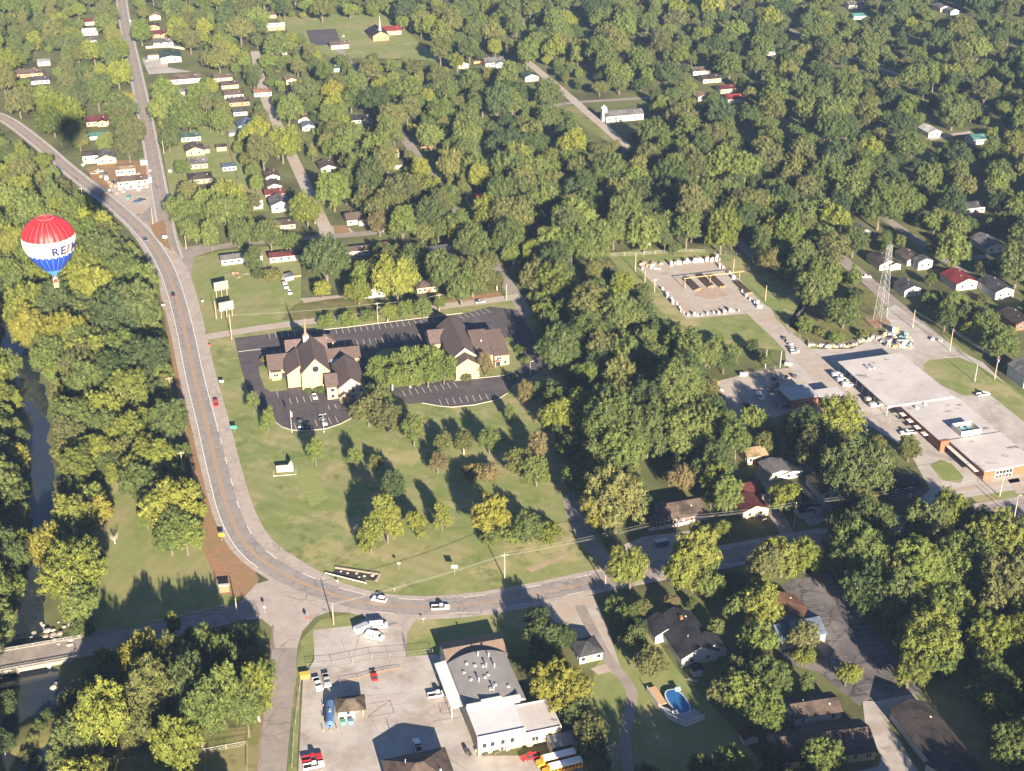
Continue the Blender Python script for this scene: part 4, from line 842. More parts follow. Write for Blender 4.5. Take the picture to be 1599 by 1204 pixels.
b = MB(); b.cbox(0, 0, 2.95, .5, 1.2, .35); c.part('hatch', b, GALV)
for x, y in ((-2, -5.5), (0, -5.9), (2, -5.5), (-2.1, 0), (-2.1, 5), (2.1, 5)):
    b = MB(); b.tube((x, y, 0), (x, y, 1.3), .12); tag(b.build('bollard', YELP, None, c.M @ Vector((0, 0, 0)), R(6)), 'yellow guard post around the blue storage tank', 'bollard', 'yellow guard posts round the blue tank')
for k, (x, y, col, lb) in enumerate([(1.2, -2.2, (0.10, 0.35, 0.25), 'green waste bin in front of the pump house'), (3.4, -2.3, (0.12, 0.26, 0.42), 'blue waste bin in front of the pump house')]):
    p = Matrix.Translation(G(528.6, 1123)) @ Matrix.Rotation(R(10), 4, 'Z') @ Vector((x, y, 0))
    t = thing('waste_bin', lb, 'bin', p, R(10)); b = MB(); b.prism([(-.55, 0), (.55, 0), (.7, 1.1), (-.7, 1.1)], -.6, .6, 'y'); b.build('body', paint('bin%d' % k, col), t); b = MB(); b.box(-.75, .75, -.65, .65, 1.11, 1.25); b.build('lid', paint('binlid%d' % k, tuple(v * .8 for v in col)), t)
t = thing('skip', 'yellow metal skip in the corner of the service yard', 'skip', G(476, 1057), R(14)); b = MB(); b.prism([(-1.1, 0), (1.1, 0), (1.5, 1.3), (-1.5, 1.3)], -.9, .9, 'y'); b.build('body', paint('skip_yellow', (0.65, 0.5, 0.06)), t); b = MB(); b.box(-1.56, 1.56, -.96, .96, 1.31, 1.38); b.build('lid', paint('skip_lid', (0.5, 0.4, 0.06)), t)

# ---------------------------------------------------------------- bridge over the creek
BL = smooth_line(gl([(-120, 1057), (0, 1034), (100, 1016), (200, 997), (290, 977), (372, 956), (402, 948)]), 4)
ra_ = MB(); ra_.flat = True; ra_.ribbon([p for p in BL if PX((p.x, p.y, 0))[0] > 185], -4.6, 4.6, 0.055)
tag(ra_.build('bridge_street', STREET), kind='structure'); ROADS.append((BL, 4.6))
bt = thing('road_bridge', 'concrete road bridge with pale railings across the dark creek', 'bridge', (0, 0, 0))
DK = [p for p in BL if PX((p.x, p.y, 0))[0] < 215]
b = MB(); n = len(DK); b.ribbon(DK, -5.0, 5.0, 0.1); b.ribbon(DK, 5.0, -5.0, -0.9)
b.ribbon(DK, 5, 5, 0.1) if False else None
o = b.build('deck', STREET, bt)
def side_wall(ln, off, z0, z1, th):
    b = MB(); L0 = MB(); L0.ribbon(ln, off - th / 2, off + th / 2, 0); v = [Vector(q) for q in L0.v]; m = len(ln)
    for i in range(m - 1):
        a, c_, d_, e_ = v[2 * i], v[2 * i + 1], v[2 * i + 3], v[2 * i + 2]
        vs = [(q.x, q.y, z) for z in (z0, z1) for q in (a, c_, d_, e_)]
        b.add(vs, [(0, 1, 2, 3), (4, 5, 6, 7), (0, 1, 5, 4), (1, 2, 6, 5), (2, 3, 7, 6), (3, 0, 4, 7)])
    return b
GIRD = mat('weathered_concrete', (0.22, 0.20, 0.17), (0.32, 0.28, 0.24), 0.5); side_wall(DK, 5.05, -1.0, 0.35, .3).build('girder', GIRD, bt); side_wall(DK, -5.05, -1.0, 0.35, .3).build('girder', GIRD, bt)
for off in (5.05, -5.05):
    b = side_wall(DK, off, 1.0, 1.15, .16); L0 = MB(); L0.ribbon(DK, off - .05, off + .05, 0)
    for i in range(0, len(DK)): q = L0.v[2 * i]; b.tube((q[0], q[1], .3), (q[0], q[1], 1.0), .09, .09, 5)
    b2 = side_wall(DK, off, 0.62, 0.72, .1); b.add(b2.v, b2.f); b.build('railing', mat('dull_rail', (0.25, 0.24, 0.22), (0.34, 0.32, 0.3), 1), bt)
for px in (28, 76, 122, -30):
    q = min(DK, key=lambda p: abs(PX((p.x, p.y, 0))[0] - px)); i = DK.index(q); d = (DK[min(i + 1, n - 1)] - DK[max(i - 1, 0)]).normalized(); b = MB()
    for k in (-4, 0, 4): b.tube((q.x - d.y * k, q.y + d.x * k, -5), (q.x - d.y * k, q.y + d.x * k, -1.3), .5, .5, 8)
    b.cbox(q.x, q.y, -1.4, 1.0, 10.4, .5, 0, math.atan2(d.y, d.x)); b.build('pier', KERB, bt)
gr_ = thing('guard_rail', 'thin steel guard rail along the bridge street towards the junction', 'guard rail', (0, 0, 0))
LN2 = [p for p in BL if 215 < PX((p.x, p.y, 0))[0] < 372]
side_wall(LN2, -5.0, .5, .8, .06).build('rail', GALV, gr_)
L0 = MB(); L0.ribbon(LN2, -5.05, -4.95, 0); b = MB()
for i in range(0, len(LN2)): q = L0.v[2 * i]; b.tube((q[0], q[1] + .1, 0), (q[0], q[1] + .1, .75), .07, .07, 5)
b.build('post', GALV, gr_)

# ---------------------------------------------------------------- balloons
def envelope(name, label, ctr, rad, zbase, spin, lettered):
    t = thing(name, label, 'balloon', (ctr[0], ctr[1], zbase), spin)
    Hh = rad * 2.36; prof = []
    ng, per = 24, 6; n = ng * per
    def shape(u):   # u 0 mouth .. 1 crown -> radius, z
        z = Hh * u; th = max(0.0, (u - 0.44) / 0.56)
        if u < 0.44:
            s_ = u / 0.44; r = rad * (0.10 + 0.9 * math.sin(s_ * math.pi / 2 * 0.98) ** 1.05 * (0.55 + 0.45 * s_ ** .5))
        else: r = rad * math.sqrt(max(0, 1 - ((u - 0.52) / 0.482) ** 2)) if u > 0.52 else rad * 0.995
        return r, z
    us = [i / 46 for i in range(47)]
    pr = []
    for u in us:
        # smooth teardrop: blend of cone and sphere
        zc = 0.62 * Hh; z = Hh * u
        if z >= zc: r = rad * math.sqrt(max(0.0, 1 - ((z - zc) / (Hh - zc)) ** 2.0))
        else:
            s_ = z / zc; r = rad * (0.085 + 0.915 * (1 - (1 - s_) ** 1.75) ** 0.98)
        pr.append((max(r, 0.02), z))
    RED = mat('red_nylon', (0.46, 0.018, 0.026), None, rough=0.45, spec=0.4); WHT = mat('white_nylon', (0.62, 0.60, 0.56), None, rough=0.5); BLU = mat('blue_nylon', (0.02, 0.055, 0.34), None, rough=0.45, spec=0.4); LBL = mat('light_blue_nylon', (0.08, 0.28, 0.62), None, rough=0.5)
    b = MB()
    for (r, z) in pr:
        for k in range(n):
            a = 2 * math.pi * k / n; g_ = abs(math.sin(math.pi * k / per)); rr = r * (0.975 + 0.025 * g_)
            b.v.append((rr * math.cos(a), rr * math.sin(a), z))
    for i in range(len(pr) - 1):
        u = (us[i] + us[i + 1]) / 2
        for k in range(n):
            sc = 0.012 * abs(math.sin(math.pi * (k + .5) / per))
            mi = 3 if u < 0.14 else (2 if u < 0.435 - sc else (1 if u < 0.70 - sc * .4 else 0))
            b.f.append((i * n + k, i * n + (k + 1) % n, (i + 1) * n + (k + 1) % n, (i + 1) * n + k)); b.m.append(mi)
    env = b.build('envelope', [RED, WHT, BLU, LBL], t, smooth=True)
    tp = MB()
    def rad_at(z):
        for (r0, z0), (r1, z1) in zip(pr, pr[1:]):
            if z <= z1: return r0 + (r1 - r0) * (z - z0) / (z1 - z0)
        return 0.05
    for k in range(ng):
        a = 2 * math.pi * k / ng
        for i in range(4, len(pr) - 1):
            (r0, z0), (r1, z1) = pr[i], pr[i + 1]; w = .028 * min(1, r0 / rad + .3)
            q = [((r0 * .975 + .05), z0), ((r1 * .975 + .05), z1)]
            c_, s_ = math.cos(a), math.sin(a)
            tp.add([(q[0][0] * c_ + w * s_, q[0][0] * s_ - w * c_, q[0][1]), (q[0][0] * c_ - w * s_, q[0][0] * s_ + w * c_, q[0][1]), (q[1][0] * c_ - w * s_, q[1][0] * s_ + w * c_, q[1][1]), (q[1][0] * c_ + w * s_, q[1][0] * s_ - w * c_, q[1][1])], [(0, 1, 2, 3)], 1 if us[i] < .435 else 0)
    tp.build('seam_tape', [mat('pink_tape', (0.72, 0.20, 0.19), None, rough=0.6), mat('pale_blue_tape', (0.2, 0.42, 0.75), None, rough=0.6)], env)
    cr = MB(); cr.lathe([(rad * .31, 0.0), (rad * .31, .08), (rad * .29, .12), (rad * .29, .02)], 24, (0, 0, pr[-3][1] + .25)); cr.build('crown_ring', mat('crown_tape', (0.8, 0.2, 0.22), None), env)
    if lettered:
        NAVY = mat('navy_lettering', (0.035, 0.045, 0.12), None, rough=0.6); RLT = mat('red_lettering', (0.6, 0.06, 0.05), None, rough=0.6)
        zm = Hh * 0.545; size = Hh * .145
        for name_, txt, m_, off in (('letters', 'RE', NAVY, 0.0), ('slash', '/', RLT, 1.74), ('letters', 'MAX', NAVY, 2.42)):
            cu = bpy.data.curves.new('lettering', 'FONT'); cu.body = txt; cu.size = size * 1.38; cu.offset = size * (0.075 if txt == '/' else 0.055); cu.extrude = 0.0; cu.space_character = 1.2; cu.resolution_u = 3
            tmp = bpy.data.objects.new('lettering', cu); COL.objects.link(tmp); bpy.context.view_layer.update()
            me = bpy.data.meshes.new_from_object(tmp.evaluated_get(bpy.context.evaluated_depsgraph_get())); bpy.data.objects.remove(tmp)
            bm = bmesh.new(); bm.from_mesh(me); bmesh.ops.triangulate(bm, faces=bm.faces)
            for _ in range(2): bmesh.ops.subdivide_edges(bm, edges=[e_ for e_ in bm.edges if e_.calc_length() > size * .22], cuts=1); bmesh.ops.triangulate(bm, faces=bm.faces)
            for v_ in bm.verts:
                x = v_.co.x + off * size; z = zm - size * .5 + v_.co.y; r = rad_at(z) * 1.0 + .09; a = x / rad
                v_.co = Vector((r * math.cos(a), r * math.sin(a), z))
            bm.to_mesh(me); bm.free(); me.materials.append(m_)
            ob = bpy.data.objects.new(name_, me); COL.objects.link(ob); ob.parent = env
    b = MB(); b.cbox(0, 0, -2.75, 1.35, 1.1, 1.1); bk = b.build('basket', mat('wicker', (0.36, 0.20, 0.10), (0.5, 0.3, 0.16), 3), t)
    b = MB(); b.cbox(0, 0, -1.65, 1.45, 1.2, .12); b.build('basket_rim', mat('basket_leather', (0.4, 0.16, 0.1), None), bk)
    b = MB()
    for x in (-.7, .7):
        for y in (-.55, .55): b.tube((x * .9, y * .9, -1.55), (x * .8, y * .8, -.75), .035, .035, 5); b.tube((x * .8, y * .8, -.75), (x * .8, y * .8, 0.25), .02, .02, 4)
    b.box(-.6, .6, -.45, .45, -.78, -.72); b.build('frame', GALV, t)
    b = MB(); b.tube((-.25, 0, -.71), (-.25, 0, -.3), .16); b.build('burner', GALV, t); b = MB(); b.tube((.25, 0, -.71), (.25, 0, -.3), .16); b.build('burner', GALV, t)
    return t
d_ = 312.0; bc = G(78, 386, 0) - Vector((0, 0, CAMH)); bc = bc.normalized() * d_ + Vector((0, 0, CAMH))
envelope('hot_air_balloon', 'red white and blue hot air balloon floating above the creek woods', (bc.x, bc.y), 5.66, bc.z - 6.4, R(-69), True)
sh = G(113, 205); kk = 960.0; q = sh + Vector((SD.x, SD.y, SD.z)) * kk
envelope('hot_air_balloon', 'balloon whose round blurred shadow lies on the trees at upper left', (q.x, q.y), 9.0, q.z - 11, R(120), False)
# ---------------------------------------------------------------- vehicles
TINT = mat('tinted_glass', (0.02, 0.025, 0.03), None, rough=0.08, spec=0.7)
VCOL = {'white': (0.80, 0.80, 0.78), 'silver': (0.42, 0.43, 0.45), 'black': (0.02, 0.02, 0.025), 'red': (0.50, 0.02, 0.025), 'blue': (0.05, 0.09, 0.2), 'grey': (0.14, 0.15, 0.16), 'tan': (0.5, 0.42, 0.3), 'green': (0.05, 0.15, 0.1), 'yellow': (0.8, 0.35, 0.03), 'teal': (0.1, 0.35, 0.35)}
def frustum(b, x0, x1, w, z0, X0, X1, W_, z1, mi=0):
    b.add([(x0, -w, z0), (x1, -w, z0), (x1, w, z0), (x0, w, z0), (X0, -W_, z1), (X1, -W_, z1), (X1, W_, z1), (X0, W_, z1)], [(0, 3, 2, 1), (4, 5, 6, 7), (0, 1, 5, 4), (1, 2, 6, 5), (2, 3, 7, 6), (3, 0, 4, 7)], mi)
def vehicle(kind, col, label, at, to=None, head=0.0, group=None, z=0.0, zp=0.6):
    p = G(at[0], at[1], zp); p.z = 0.06 + z
    if to is not None:
        q = G(to[0], to[1], zp); head = math.degrees(math.atan2(q.y - p.y, q.x - p.x))
    names = {'car': 'car', 'suv': 'suv', 'pickup': 'pickup_truck', 'van': 'van', 'bus': 'bus', 'trailer': 'box_trailer', 'bucket': 'bucket_truck', 'rv': 'utility_truck'}
    t = thing(names[kind], label, {'suv': 'car', 'pickup': 'pickup truck', 'bucket': 'utility truck', 'rv': 'utility truck', 'trailer': 'trailer'}.get(kind, kind), p, R(head), group)
    P = paint('car_' + col, VCOL[col])
    if kind in ('car', 'suv'):
        h, L, w = (1.45, 4.6, .9) if kind == 'car' else (1.78, 4.9, .97); bl = .82 if kind == 'car' else 1.0
        b = MB(); l = L / 2
        b.prism([(-l, .35), (l, .35), (l, .62), (l - .15, bl - .08), (l * .42, bl), (-l + .25, bl), (-l, bl - .1)], -w, w, 'y')
        b.build('body', P, t)
        b = MB(); frustum(b, -l + .2 if kind == 'suv' else -l + .55, l * .40, w * .92, bl, -l + .5 if kind == 'suv' else -l + 1.15, l * .08, w * .78, h - .06); b.build('windows', TINT, t)
        b = MB(); frustum(b, -l + .45 if kind == 'suv' else -l + 1.1, l * .10, w * .8, h - .06, -l + .6 if kind == 'suv' else -l + 1.2, l * .04, w * .72, h); b.build('cab_roof', P, t)
    elif kind in ('pickup', 'bucket', 'rv'):
        l, w, bl, h = 2.9, .98, 1.05, 1.85
        b = MB(); b.prism([(-l, .45), (l, .45), (l, .8), (l - .12, bl - .05), (1.35, bl + .05), (-.55, bl + .05), (-.55, bl), (-l, bl)] if kind != 'pickup' else [(-l, .45), (l, .45), (l, .8), (l - .12, bl - .05), (1.35, bl + .05), (-.55, bl + .05), (-.56, .72), (-l, .72)], -w, w, 'y'); b.build('body', P, t)
        b = MB(); frustum(b, -.5, 1.3, w * .92, bl + .06, -.35, .75, w * .78, h - .06); b.build('windows', TINT, t)
        b = MB(); frustum(b, -.4, .8, w * .8, h - .06, -.3, .7, w * .72, h); b.build('cab_roof', P, t)
        if kind == 'pickup':
            b = MB(); b.box(-l, -.58, -w, -w + .1, .721, 1.1); b.box(-l, -.58, w - .1, w, .721, 1.1); b.box(-l, -l + .1, -w + .101, w - .101, .721, 1.1); b.build('truck_bed', P, t)
            b = MB(); b.box(-l + .11, -.6, -w + .11, w - .11, .723, .76); b.build('bed_liner', RUBBER, t)
        elif kind == 'bucket':
            b = MB(); b.cbox(-1.7, 0, 1.06, 2.2, 1.9, .7); b.cbox(-1.6, 0, 1.77, .6, .6, .6); b.build('service_body', P, t)
            b = MB(); b.tube((-1.6, 0, 2.4), (3.4, .1, 2.6), .2, .16, 6); b.cbox(3.6, .1, 2.2, .8, .7, .9); b.build('boom', TRIMW, t)
        else:
            b = MB(); b.cbox(-1.75, 0, 1.06, 2.3, 2.0, .95); b.build('service_body', P, t)
            b = MB(); b.cbox(-1.2, 0, 2.02, 3.4, 1.5, .1); b.build('ladder_rack', GALV, t)
    elif kind == 'van':
        l, w, h = 2.85, 1.0, 2.2
        b = MB(); b.prism([(-l, .4), (l, .4), (l, .85), (l - .15, 1.1), (l - .85, 1.25), (l - 1.45, h - .08), (l - 1.7, h), (-l + .1, h), (-l, h - .15)], -w, w, 'y'); b.build('body', P, t)
        b = MB()
        for k in range(4): b.box(-l + .25 + k * 1.02, -l + 1.05 + k * 1.02, -w - .02, -w, 1.25, 1.8); b.box(-l + .25 + k * 1.02, -l + 1.05 + k * 1.02, w, w + .02, 1.25, 1.8)
        b.add([(l - .83, -w * .85, 1.32), (l - .83, w * .85, 1.32), (l - 1.38, w * .8, h - .12), (l - 1.38, -w * .8, h - .12)], [(0, 1, 2, 3)]); b.build('windows', TINT, t)
    elif kind == 'trailer':
        l, w, h = 2.3, 1.05, 2.3
        b = MB(); b.box(-l, l, -w, w, .5, h); b.build('body', P, t)
        b = MB(); b.box(-l - .03, l + .03, -w - .03, w + .03, h + .005, h + .07); b.build('top_panel', GALV, t); b = MB(); b.tube((l, 0, .5), (l + 1.2, 0, .5), .06); b.build('drawbar', RUBBER, t)
    elif kind == 'bus':
        l, w, h = 5.6, 1.22, 2.95
        b = MB(); b.prism([(-w, .5), (w, .5), (w, h - .35), (w * .75, h - .05), (-w * .75, h - .05), (-w, h - .35)], -l, l - 1.4, 'x'); b.build('body', paint('car_yellow', VCOL['yellow']), t)
        b = MB(); b.prism([(-w, h - .33), (-w * .75, h - .03), (w * .75, h - .03), (w, h - .33), (w * .77, h + .04), (-w * .77, h + .04)], -l + .05, l - 1.9, 'x'); b.build('white_top', P, t)
        b = MB(); b.prism([(l - 1.4, .5), (l, .5), (l, 1.2), (l - .2, 1.45), (l - 1.4, 1.6)], -w * .9, w * .9, 'y'); b.build('bonnet', paint('car_yellow', VCOL['yellow']), t)
        b = MB()
        for s_ in (-1, 1):
            for k in range(9): b.box(-l + .5 + k, -l + 1.25 + k, min(s_ * w, s_ * (w + .02)), max(s_ * w, s_ * (w + .02)), 1.6, 2.3)
        b.build('windows', TINT, t)
    fw = {'car': (1.4, -1.4, .32), 'suv': (1.5, -1.5, .37), 'van': (1.9, -1.8, .38), 'bus': (4.7, -3.4, .5), 'trailer': (-.4, -.4, .36)}.get(kind, (1.9, -1.75, .4))
    hw_ = {'bus': 1.2, 'trailer': 1.05, 'car': .88}.get(kind, .97)
    for x in sorted(set(fw[:2])):
        for s_ in (-1, 1):
            b = MB(); b.tube((x, s_ * (hw_ - .2), fw[2]), (x, s_ * (hw_ + .02), fw[2]), fw[2], fw[2], 10); b.tube((x, s_ * (hw_ + .021), fw[2]), (x, s_ * (hw_ + .03), fw[2]), fw[2] * .55, fw[2] * .55, 8, 1); b.build('wheel', [RUBBER, GALV], t)
    if kind not in ('trailer',):
        l = {'car': 2.3, 'suv': 2.45, 'van': 2.85, 'bus': 5.6}.get(kind, 2.9)
        for s_ in (-.65, .65):
            b = MB(); b.cbox(l + .01, s_, .62, .04, .35, .16); b.build('headlight', CHROME, t)
            b = MB(); b.cbox(-l - .01 + (0 if kind != 'bus' else 0), s_, .62, .04, .25, .2); b.build('tail_light', TAILR, t)
    return t
v = vehicle
v('suv', 'white', 'white suv on the sunlit bend of the highway', (592, 936), (560, 930))
v('pickup', 'white', 'white pickup truck on the highway in the shadow band', (688, 949), (720, 948))
v('car', 'blue', 'dark blue car on the highway below the traffic island', (227, 374), (240, 392))
v('car', 'black', 'black car on the highway beside the two billboards', (270, 459), (266, 440))
v('pickup', 'red', 'red pickup truck on the highway opposite the green sign', (337, 629), (334, 612))
v('van', 'white', 'white passenger van parked behind the other van at the bend', (591, 978), (612, 976))
v('van', 'white', 'white van nearest the service yard gate, angled right', (585, 995), (602, 999))
v('trailer', 'white', 'white box trailer beside the two white vans', (565, 984), (584, 976))
v('car', 'white', 'white car parked nose out below the round church window', (491, 619), (493, 624))
v('suv', 'grey', 'grey suv leftmost of the cars at the church kerb', (469, 663), (470, 668))
v('car', 'black', 'black car at the church kerb between grey suv and silver car', (482, 664), (484, 669))
v('pickup', 'silver', 'silver pickup at the church kerb under the twin lamp', (505, 659), (508, 664))
v('pickup', 'white', 'white pickup parked beside the white trailer canopy in hatched bay', (683, 1085), (700, 1082))
v('pickup', 'white', 'white pickup in the pointed shadow by the hip roofed building', (652, 1165), (649, 1155))
v('pickup', 'white', 'white pickup under the yellow pipe rack', (496, 1069), (499, 1077))
v('pickup', 'silver', 'silver pickup between the white pickup and pump house', (510, 1063), (512, 1072))
v('car', 'red', 'red car by the yellow posts at the yard fence', (584, 1055), (582, 1046))
v('pickup', 'red', 'red pickup at the bottom left of the service yard', (487, 1184), (502, 1181))
v('pickup', 'white', 'white pickup parked below the red pickup at the bottom edge', (490, 1196), (505, 1193))
v('pickup', 'red', 'red truck in front of the grey lean-to', (829, 1182), (812, 1186))
v('bus', 'white', 'bus with white top parked uppermost at the bottom edge', (868, 1188), (840, 1195))
v('bus', 'white', 'bus with white top parked lowermost at the bottom edge', (878, 1201), (850, 1208))
v('car', 'silver', 'silver car passing on the church street in front of the red bank', (750, 471), (765, 469))
v('rv', 'white', 'white truck with box body parked at the top of the worn lawn track', (446, 447), (450, 455))
v('car', 'white', 'white compact car just below the box truck on the lawn', (452, 456), (455, 462))
v('car', 'blue', 'blue car in the shaded drive by the two yellow green trees', (589, 470), (590, 478))
v('pickup', 'white', 'white pickup at the near corner of the municipal building island', (1535, 616), (1548, 614))
v('pickup', 'white', 'white pickup beside the brick municipal building awnings', (1417, 676), (1404, 677))
v('car', 'grey', 'dark grey car in tree shade across from the awnings', (1353, 668), (1358, 674))
for k, (x, y) in enumerate([(1309, 586), (1317, 594), (1325, 601)]):
    v('rv', 'white', ['white utility truck farthest back in the row by the canopy corner', 'white utility truck in the middle of the row by the canopy corner', 'white utility truck nearest in the row by the canopy corner'][k], (x, y), (x + 10, y - 1))
v('rv', 'tan', 'cream utility truck under the middle of the canopy edge', (1361, 625), (1374, 623))
v('rv', 'white', 'white utility truck beside the cream one under the canopy edge', (1368, 633), (1380, 631))
v('bucket', 'white', 'white bucket truck with boom in the shaded works yard', (1187, 620), (1192, 627))
v('car', 'white', 'white car parked by the bucket truck in the works yard', (1181, 637), (1184, 641))
v('pickup', 'black', 'black flatbed truck left of the white car in the works yard', (1166, 634), (1162, 628))
v('pickup', 'white', 'white truck on the lane above the works building', (1237, 547), (1233, 540))
v('car', 'blue', 'dark blue car nearest front in the corner car yard', (214, 315), (222, 314)); v('car', 'black', 'black car behind the dark blue one in the corner car yard', (221, 312), (229, 311))
v('car', 'blue', 'blue car left of the brown workshop', (165, 272), (167, 278)); v('trailer', 'white', 'white box trailer in front of the blue car on red soil', (166, 279), (167, 284))
v('car', 'white', 'white car beside the little white cabin', (216, 293), (222, 293)); v('pickup', 'silver', 'silver pickup at the workshop front', (204, 294), (210, 293))
v('car', 'white', 'white car among scrap left of the shop', (155, 267), (162, 267)); v('car', 'tan', 'tan car among scrap beside the white one', (148, 270), (154, 270))
v('pickup', 'teal', 'pale teal pickup at the workshop corner', (201, 308), (203, 304)); v('car', 'black', 'black car left of the workshop wall', (177, 284), (178, 279))
v('car', 'silver', 'silver car in the shaded bay beside the balloon', (123, 318), (133, 319)); v('car', 'black', 'dark car parked below the silver one near the balloon', (128, 323), (138, 323))
v('car', 'white', 'white car by the red bush at the upper right street', (1174, 241), (1180, 242))
v('van', 'white', 'white van in the shaded clearing at upper right', (1229, 172), (1238, 171)); v('car', 'grey', 'grey car beside the white van in the clearing', (1241, 165), (1247, 165))
v('car', 'teal', 'pale green car near the red roofed house on the back street', (731, 333), (728, 328)); v('car', 'white', 'white car on the drive by the lattice tower house', (1353, 432), (1360, 432))
v('car', 'grey', 'dark car at the shaded drive below the maroon roofed bungalow', (1191, 762), (1194, 768)); v('car', 'white', 'white camper car in deep shade right of the tall tree', (1197, 734), (1201, 738))
v('pickup', 'blue', 'blue pickup at the right edge beside the two storey house', (1594, 596), (1600, 602)); v('car', 'grey', 'grey car in front of the blue pickup at the right edge', (1588, 590), (1594, 596))
v('trailer', 'blue', 'blue trailer with white top on the shaded gravel yard', (1032, 850), (1042, 848))
v('car', 'silver', 'silver car by the top of the green hall forecourt', (229, 94), (231, 98)); v('car', 'white', 'white car on the north street near the top', (203, 32), (201, 26))
v('car', 'blue', 'blue car on the dark lane beside the gravel street top', (370, 55), (372, 60)); v('car', 'white', 'white car behind the blue one on the dark lane', (346, 62), (350, 63))
v('pickup', 'white', 'white truck in the parking bay below the lit long street', (988, 214), (996, 213)); v('car', 'white', 'white car outside the far brick church parking', (536, 56), (536, 62))

# ---------------------------------------------------------------- poles, wires, lamps, signs, fences
POLES = []
def upole(label, base, h, arm=True, lean=0.0, m=None, cans=0, lamp=False, name='utility_pole', cat='utility pole'):
    p = G(*base); p.z = terrain(p.x, p.y); t = thing(name, label, cat, p, R(GRID + 90 * (int(base[0]) % 2)))
    b = MB(); b.tube((0, 0, -.3), (lean, 0, h), .2, .13, 8); b.build('pole', m or POLEM, t)
    if arm:
        b = MB(); b.cbox(lean, 0, h - .9, 2.6, .14, .16)
        b.build('crossarm', m or POLEM, t)
        b = MB()
        for x in (-1.15, -.5, .5, 1.15): b.tube((x + lean, 0, h - .73), (x + lean, 0, h - .42), .06)
        b.build('insulator', TRIMW, t)
    for k in range(cans):
        b = MB(); b.lathe([(.3, 0), (.32, .1), (.32, .95), (.2, 1.05), (.02, 1.1)], 10, (.45 * (1 if k else -1), 0, h - 2.6)); b.build('transformer', GALV, t)
    if lamp:
        b = MB(); b.tube((0, 0, h - .4), (-1.5, -.6, h + .1), .05); b.cbox(-1.7, -.7, h, .7, .3, .16); b.build('lamp_arm', GALV, t)
    POLES.append((t, p, h)); return p + Vector((lean, 0, h))
PB = [('pale utility pole on the grass island at the street junction', (521, 975), 8.5, True), ('wooden utility pole at the shaded lawn below the yellow tree', (788, 905), 10.5, True), ('utility pole with transformer beside the brown roofed ranch', (1057, 836), 8, True),
      ('utility pole in shade beside the concrete apron', (1239, 826), 11, True), ('wooden utility pole on the municipal front lawn', (1561, 775), 10, True), ('tall thin pole at the entrance of church street', (362, 530), 12.5, False),
      ('pole between billboards and highway', (338, 498), 9, False), ('pole at the forest edge left of the highway straight', (250, 547), 9, True), ('pole with crossarm on the red soil by the highway', (268, 622), 10, True), ('leaning pole at the forest corner above the yellow bush', (286, 737), 9, True),
      ('pole beside the balloon at the car bay', (130, 316), 9, True), ('pole right of the traffic island', (291, 389), 7.5, False), ('white pole on the north street junction', (239, 350), 10, False), ('pole on the green lawn above the two mobile homes', (411, 374), 8, False),
      ('wooden pole behind the shrub row of the church', (590, 498), 8.5, True), ('pole at the end of the shrub row by church street', (686, 486), 9, True), ('pole by the back street corner', (791, 468), 8, False), ('utility pole on the ditch beside tower street, farther', (1425, 512), 9, False),
      ('utility pole on the ditch beside tower street, nearer with crossarm', (1483, 548), 11, True), ('utility pole with three transformers beside tower street', (1553, 592), 11, True), ('pale tapered mast on the municipal lawn island', (1522, 596), 8, False), ('street pole at the lower right edge of the main road', (1583, 812), 8, False),
      ('pole at the upper left corner of the pole yard', (992, 424), 10, False), ('shorter pole second along the left side of the pole yard', (1007, 441), 6, False), ('pole third along the left side of the pole yard', (1022, 456), 7, True),
      ('pale pole behind the yellow beam of the pole yard', (1145, 426), 7.5, False), ('pale pole on the right lawn of the pole yard', (1195, 470), 8, False), ('thin pole at the fence corner of the tower slope', (1255, 472), 9, False),
      ('pale pole in the woods above the pole yard', (757, 266), 9, True), ('pale pole by the lit bank below tall yellow trees', (1274, 263), 10, True), ('pole on the shaded lane at upper right', (1397, 111), 8, True), ('white pole in the dark woods gap at upper centre', (1039, 92), 9, False),
      ('thin grey pole in shade of the works yard edge', (1195, 575), 9, False), ('second thin grey pole at the works yard corner', (1218, 574), 8, False), ('pole right of the highway beside the lawn row', (256, 240), 8, False), ('dark pole on the lit lane at right', (1519, 416), 8, False), ('pole beside the gravel street end', (492, 350), 6.5, False),
      ('lamp pole at the highway bend near the bridge street', (371, 966), 8, True), ('pole by the shaded main road behind the round tree', (945, 918), 8, False)]
TOP = {}
for lb, bs, h, arm in PB:
    TOP[bs] = upole(lb, bs, h, arm, m=(DARKPOLE if 'dark pole' in lb else (GALV if 'thin grey' in lb or 'mast' in lb else None)), cans=3 if 'three' in lb else (1 if 'with transformer' in lb else 0))
WIREM = mat('aluminium_wire', (0.34, 0.33, 0.31), None, rough=0.5)
def wire(label, a, c, n=3, r=0.026, sag=0.8):
    t = thing('power_line', label, 'power line'); b = MB()
    d = (c - a); s_ = Vector((-d.y, d.x, 0)).normalized()
    for k in range(n):
        o = s_ * (k - (n - 1) / 2) * 0.9; L_ = []
        for i in range(13):
            u = i / 12; q = a.lerp(c, u) + o; q.z -= sag * 4 * u * (1 - u) + (0.25 if k == 1 else 0); L_.append(q)
        for p, q in zip(L_, L_[1:]): b.tube(p, q, r, r, 4, 0, False)
    b.build('wire', WIREM, t)
T = lambda x, y: TOP[(x, y)] + Vector((0, 0, -.5))
wire('wires sagging from the lawn pole to the ranch house pole', T(788, 905), T(1057, 836)); wire('wires from the ranch house pole to the concrete apron pole', T(1057, 836), T(1239, 826)); wire('wires from the concrete apron pole to the municipal lawn pole', T(1239, 826), T(1561, 775))
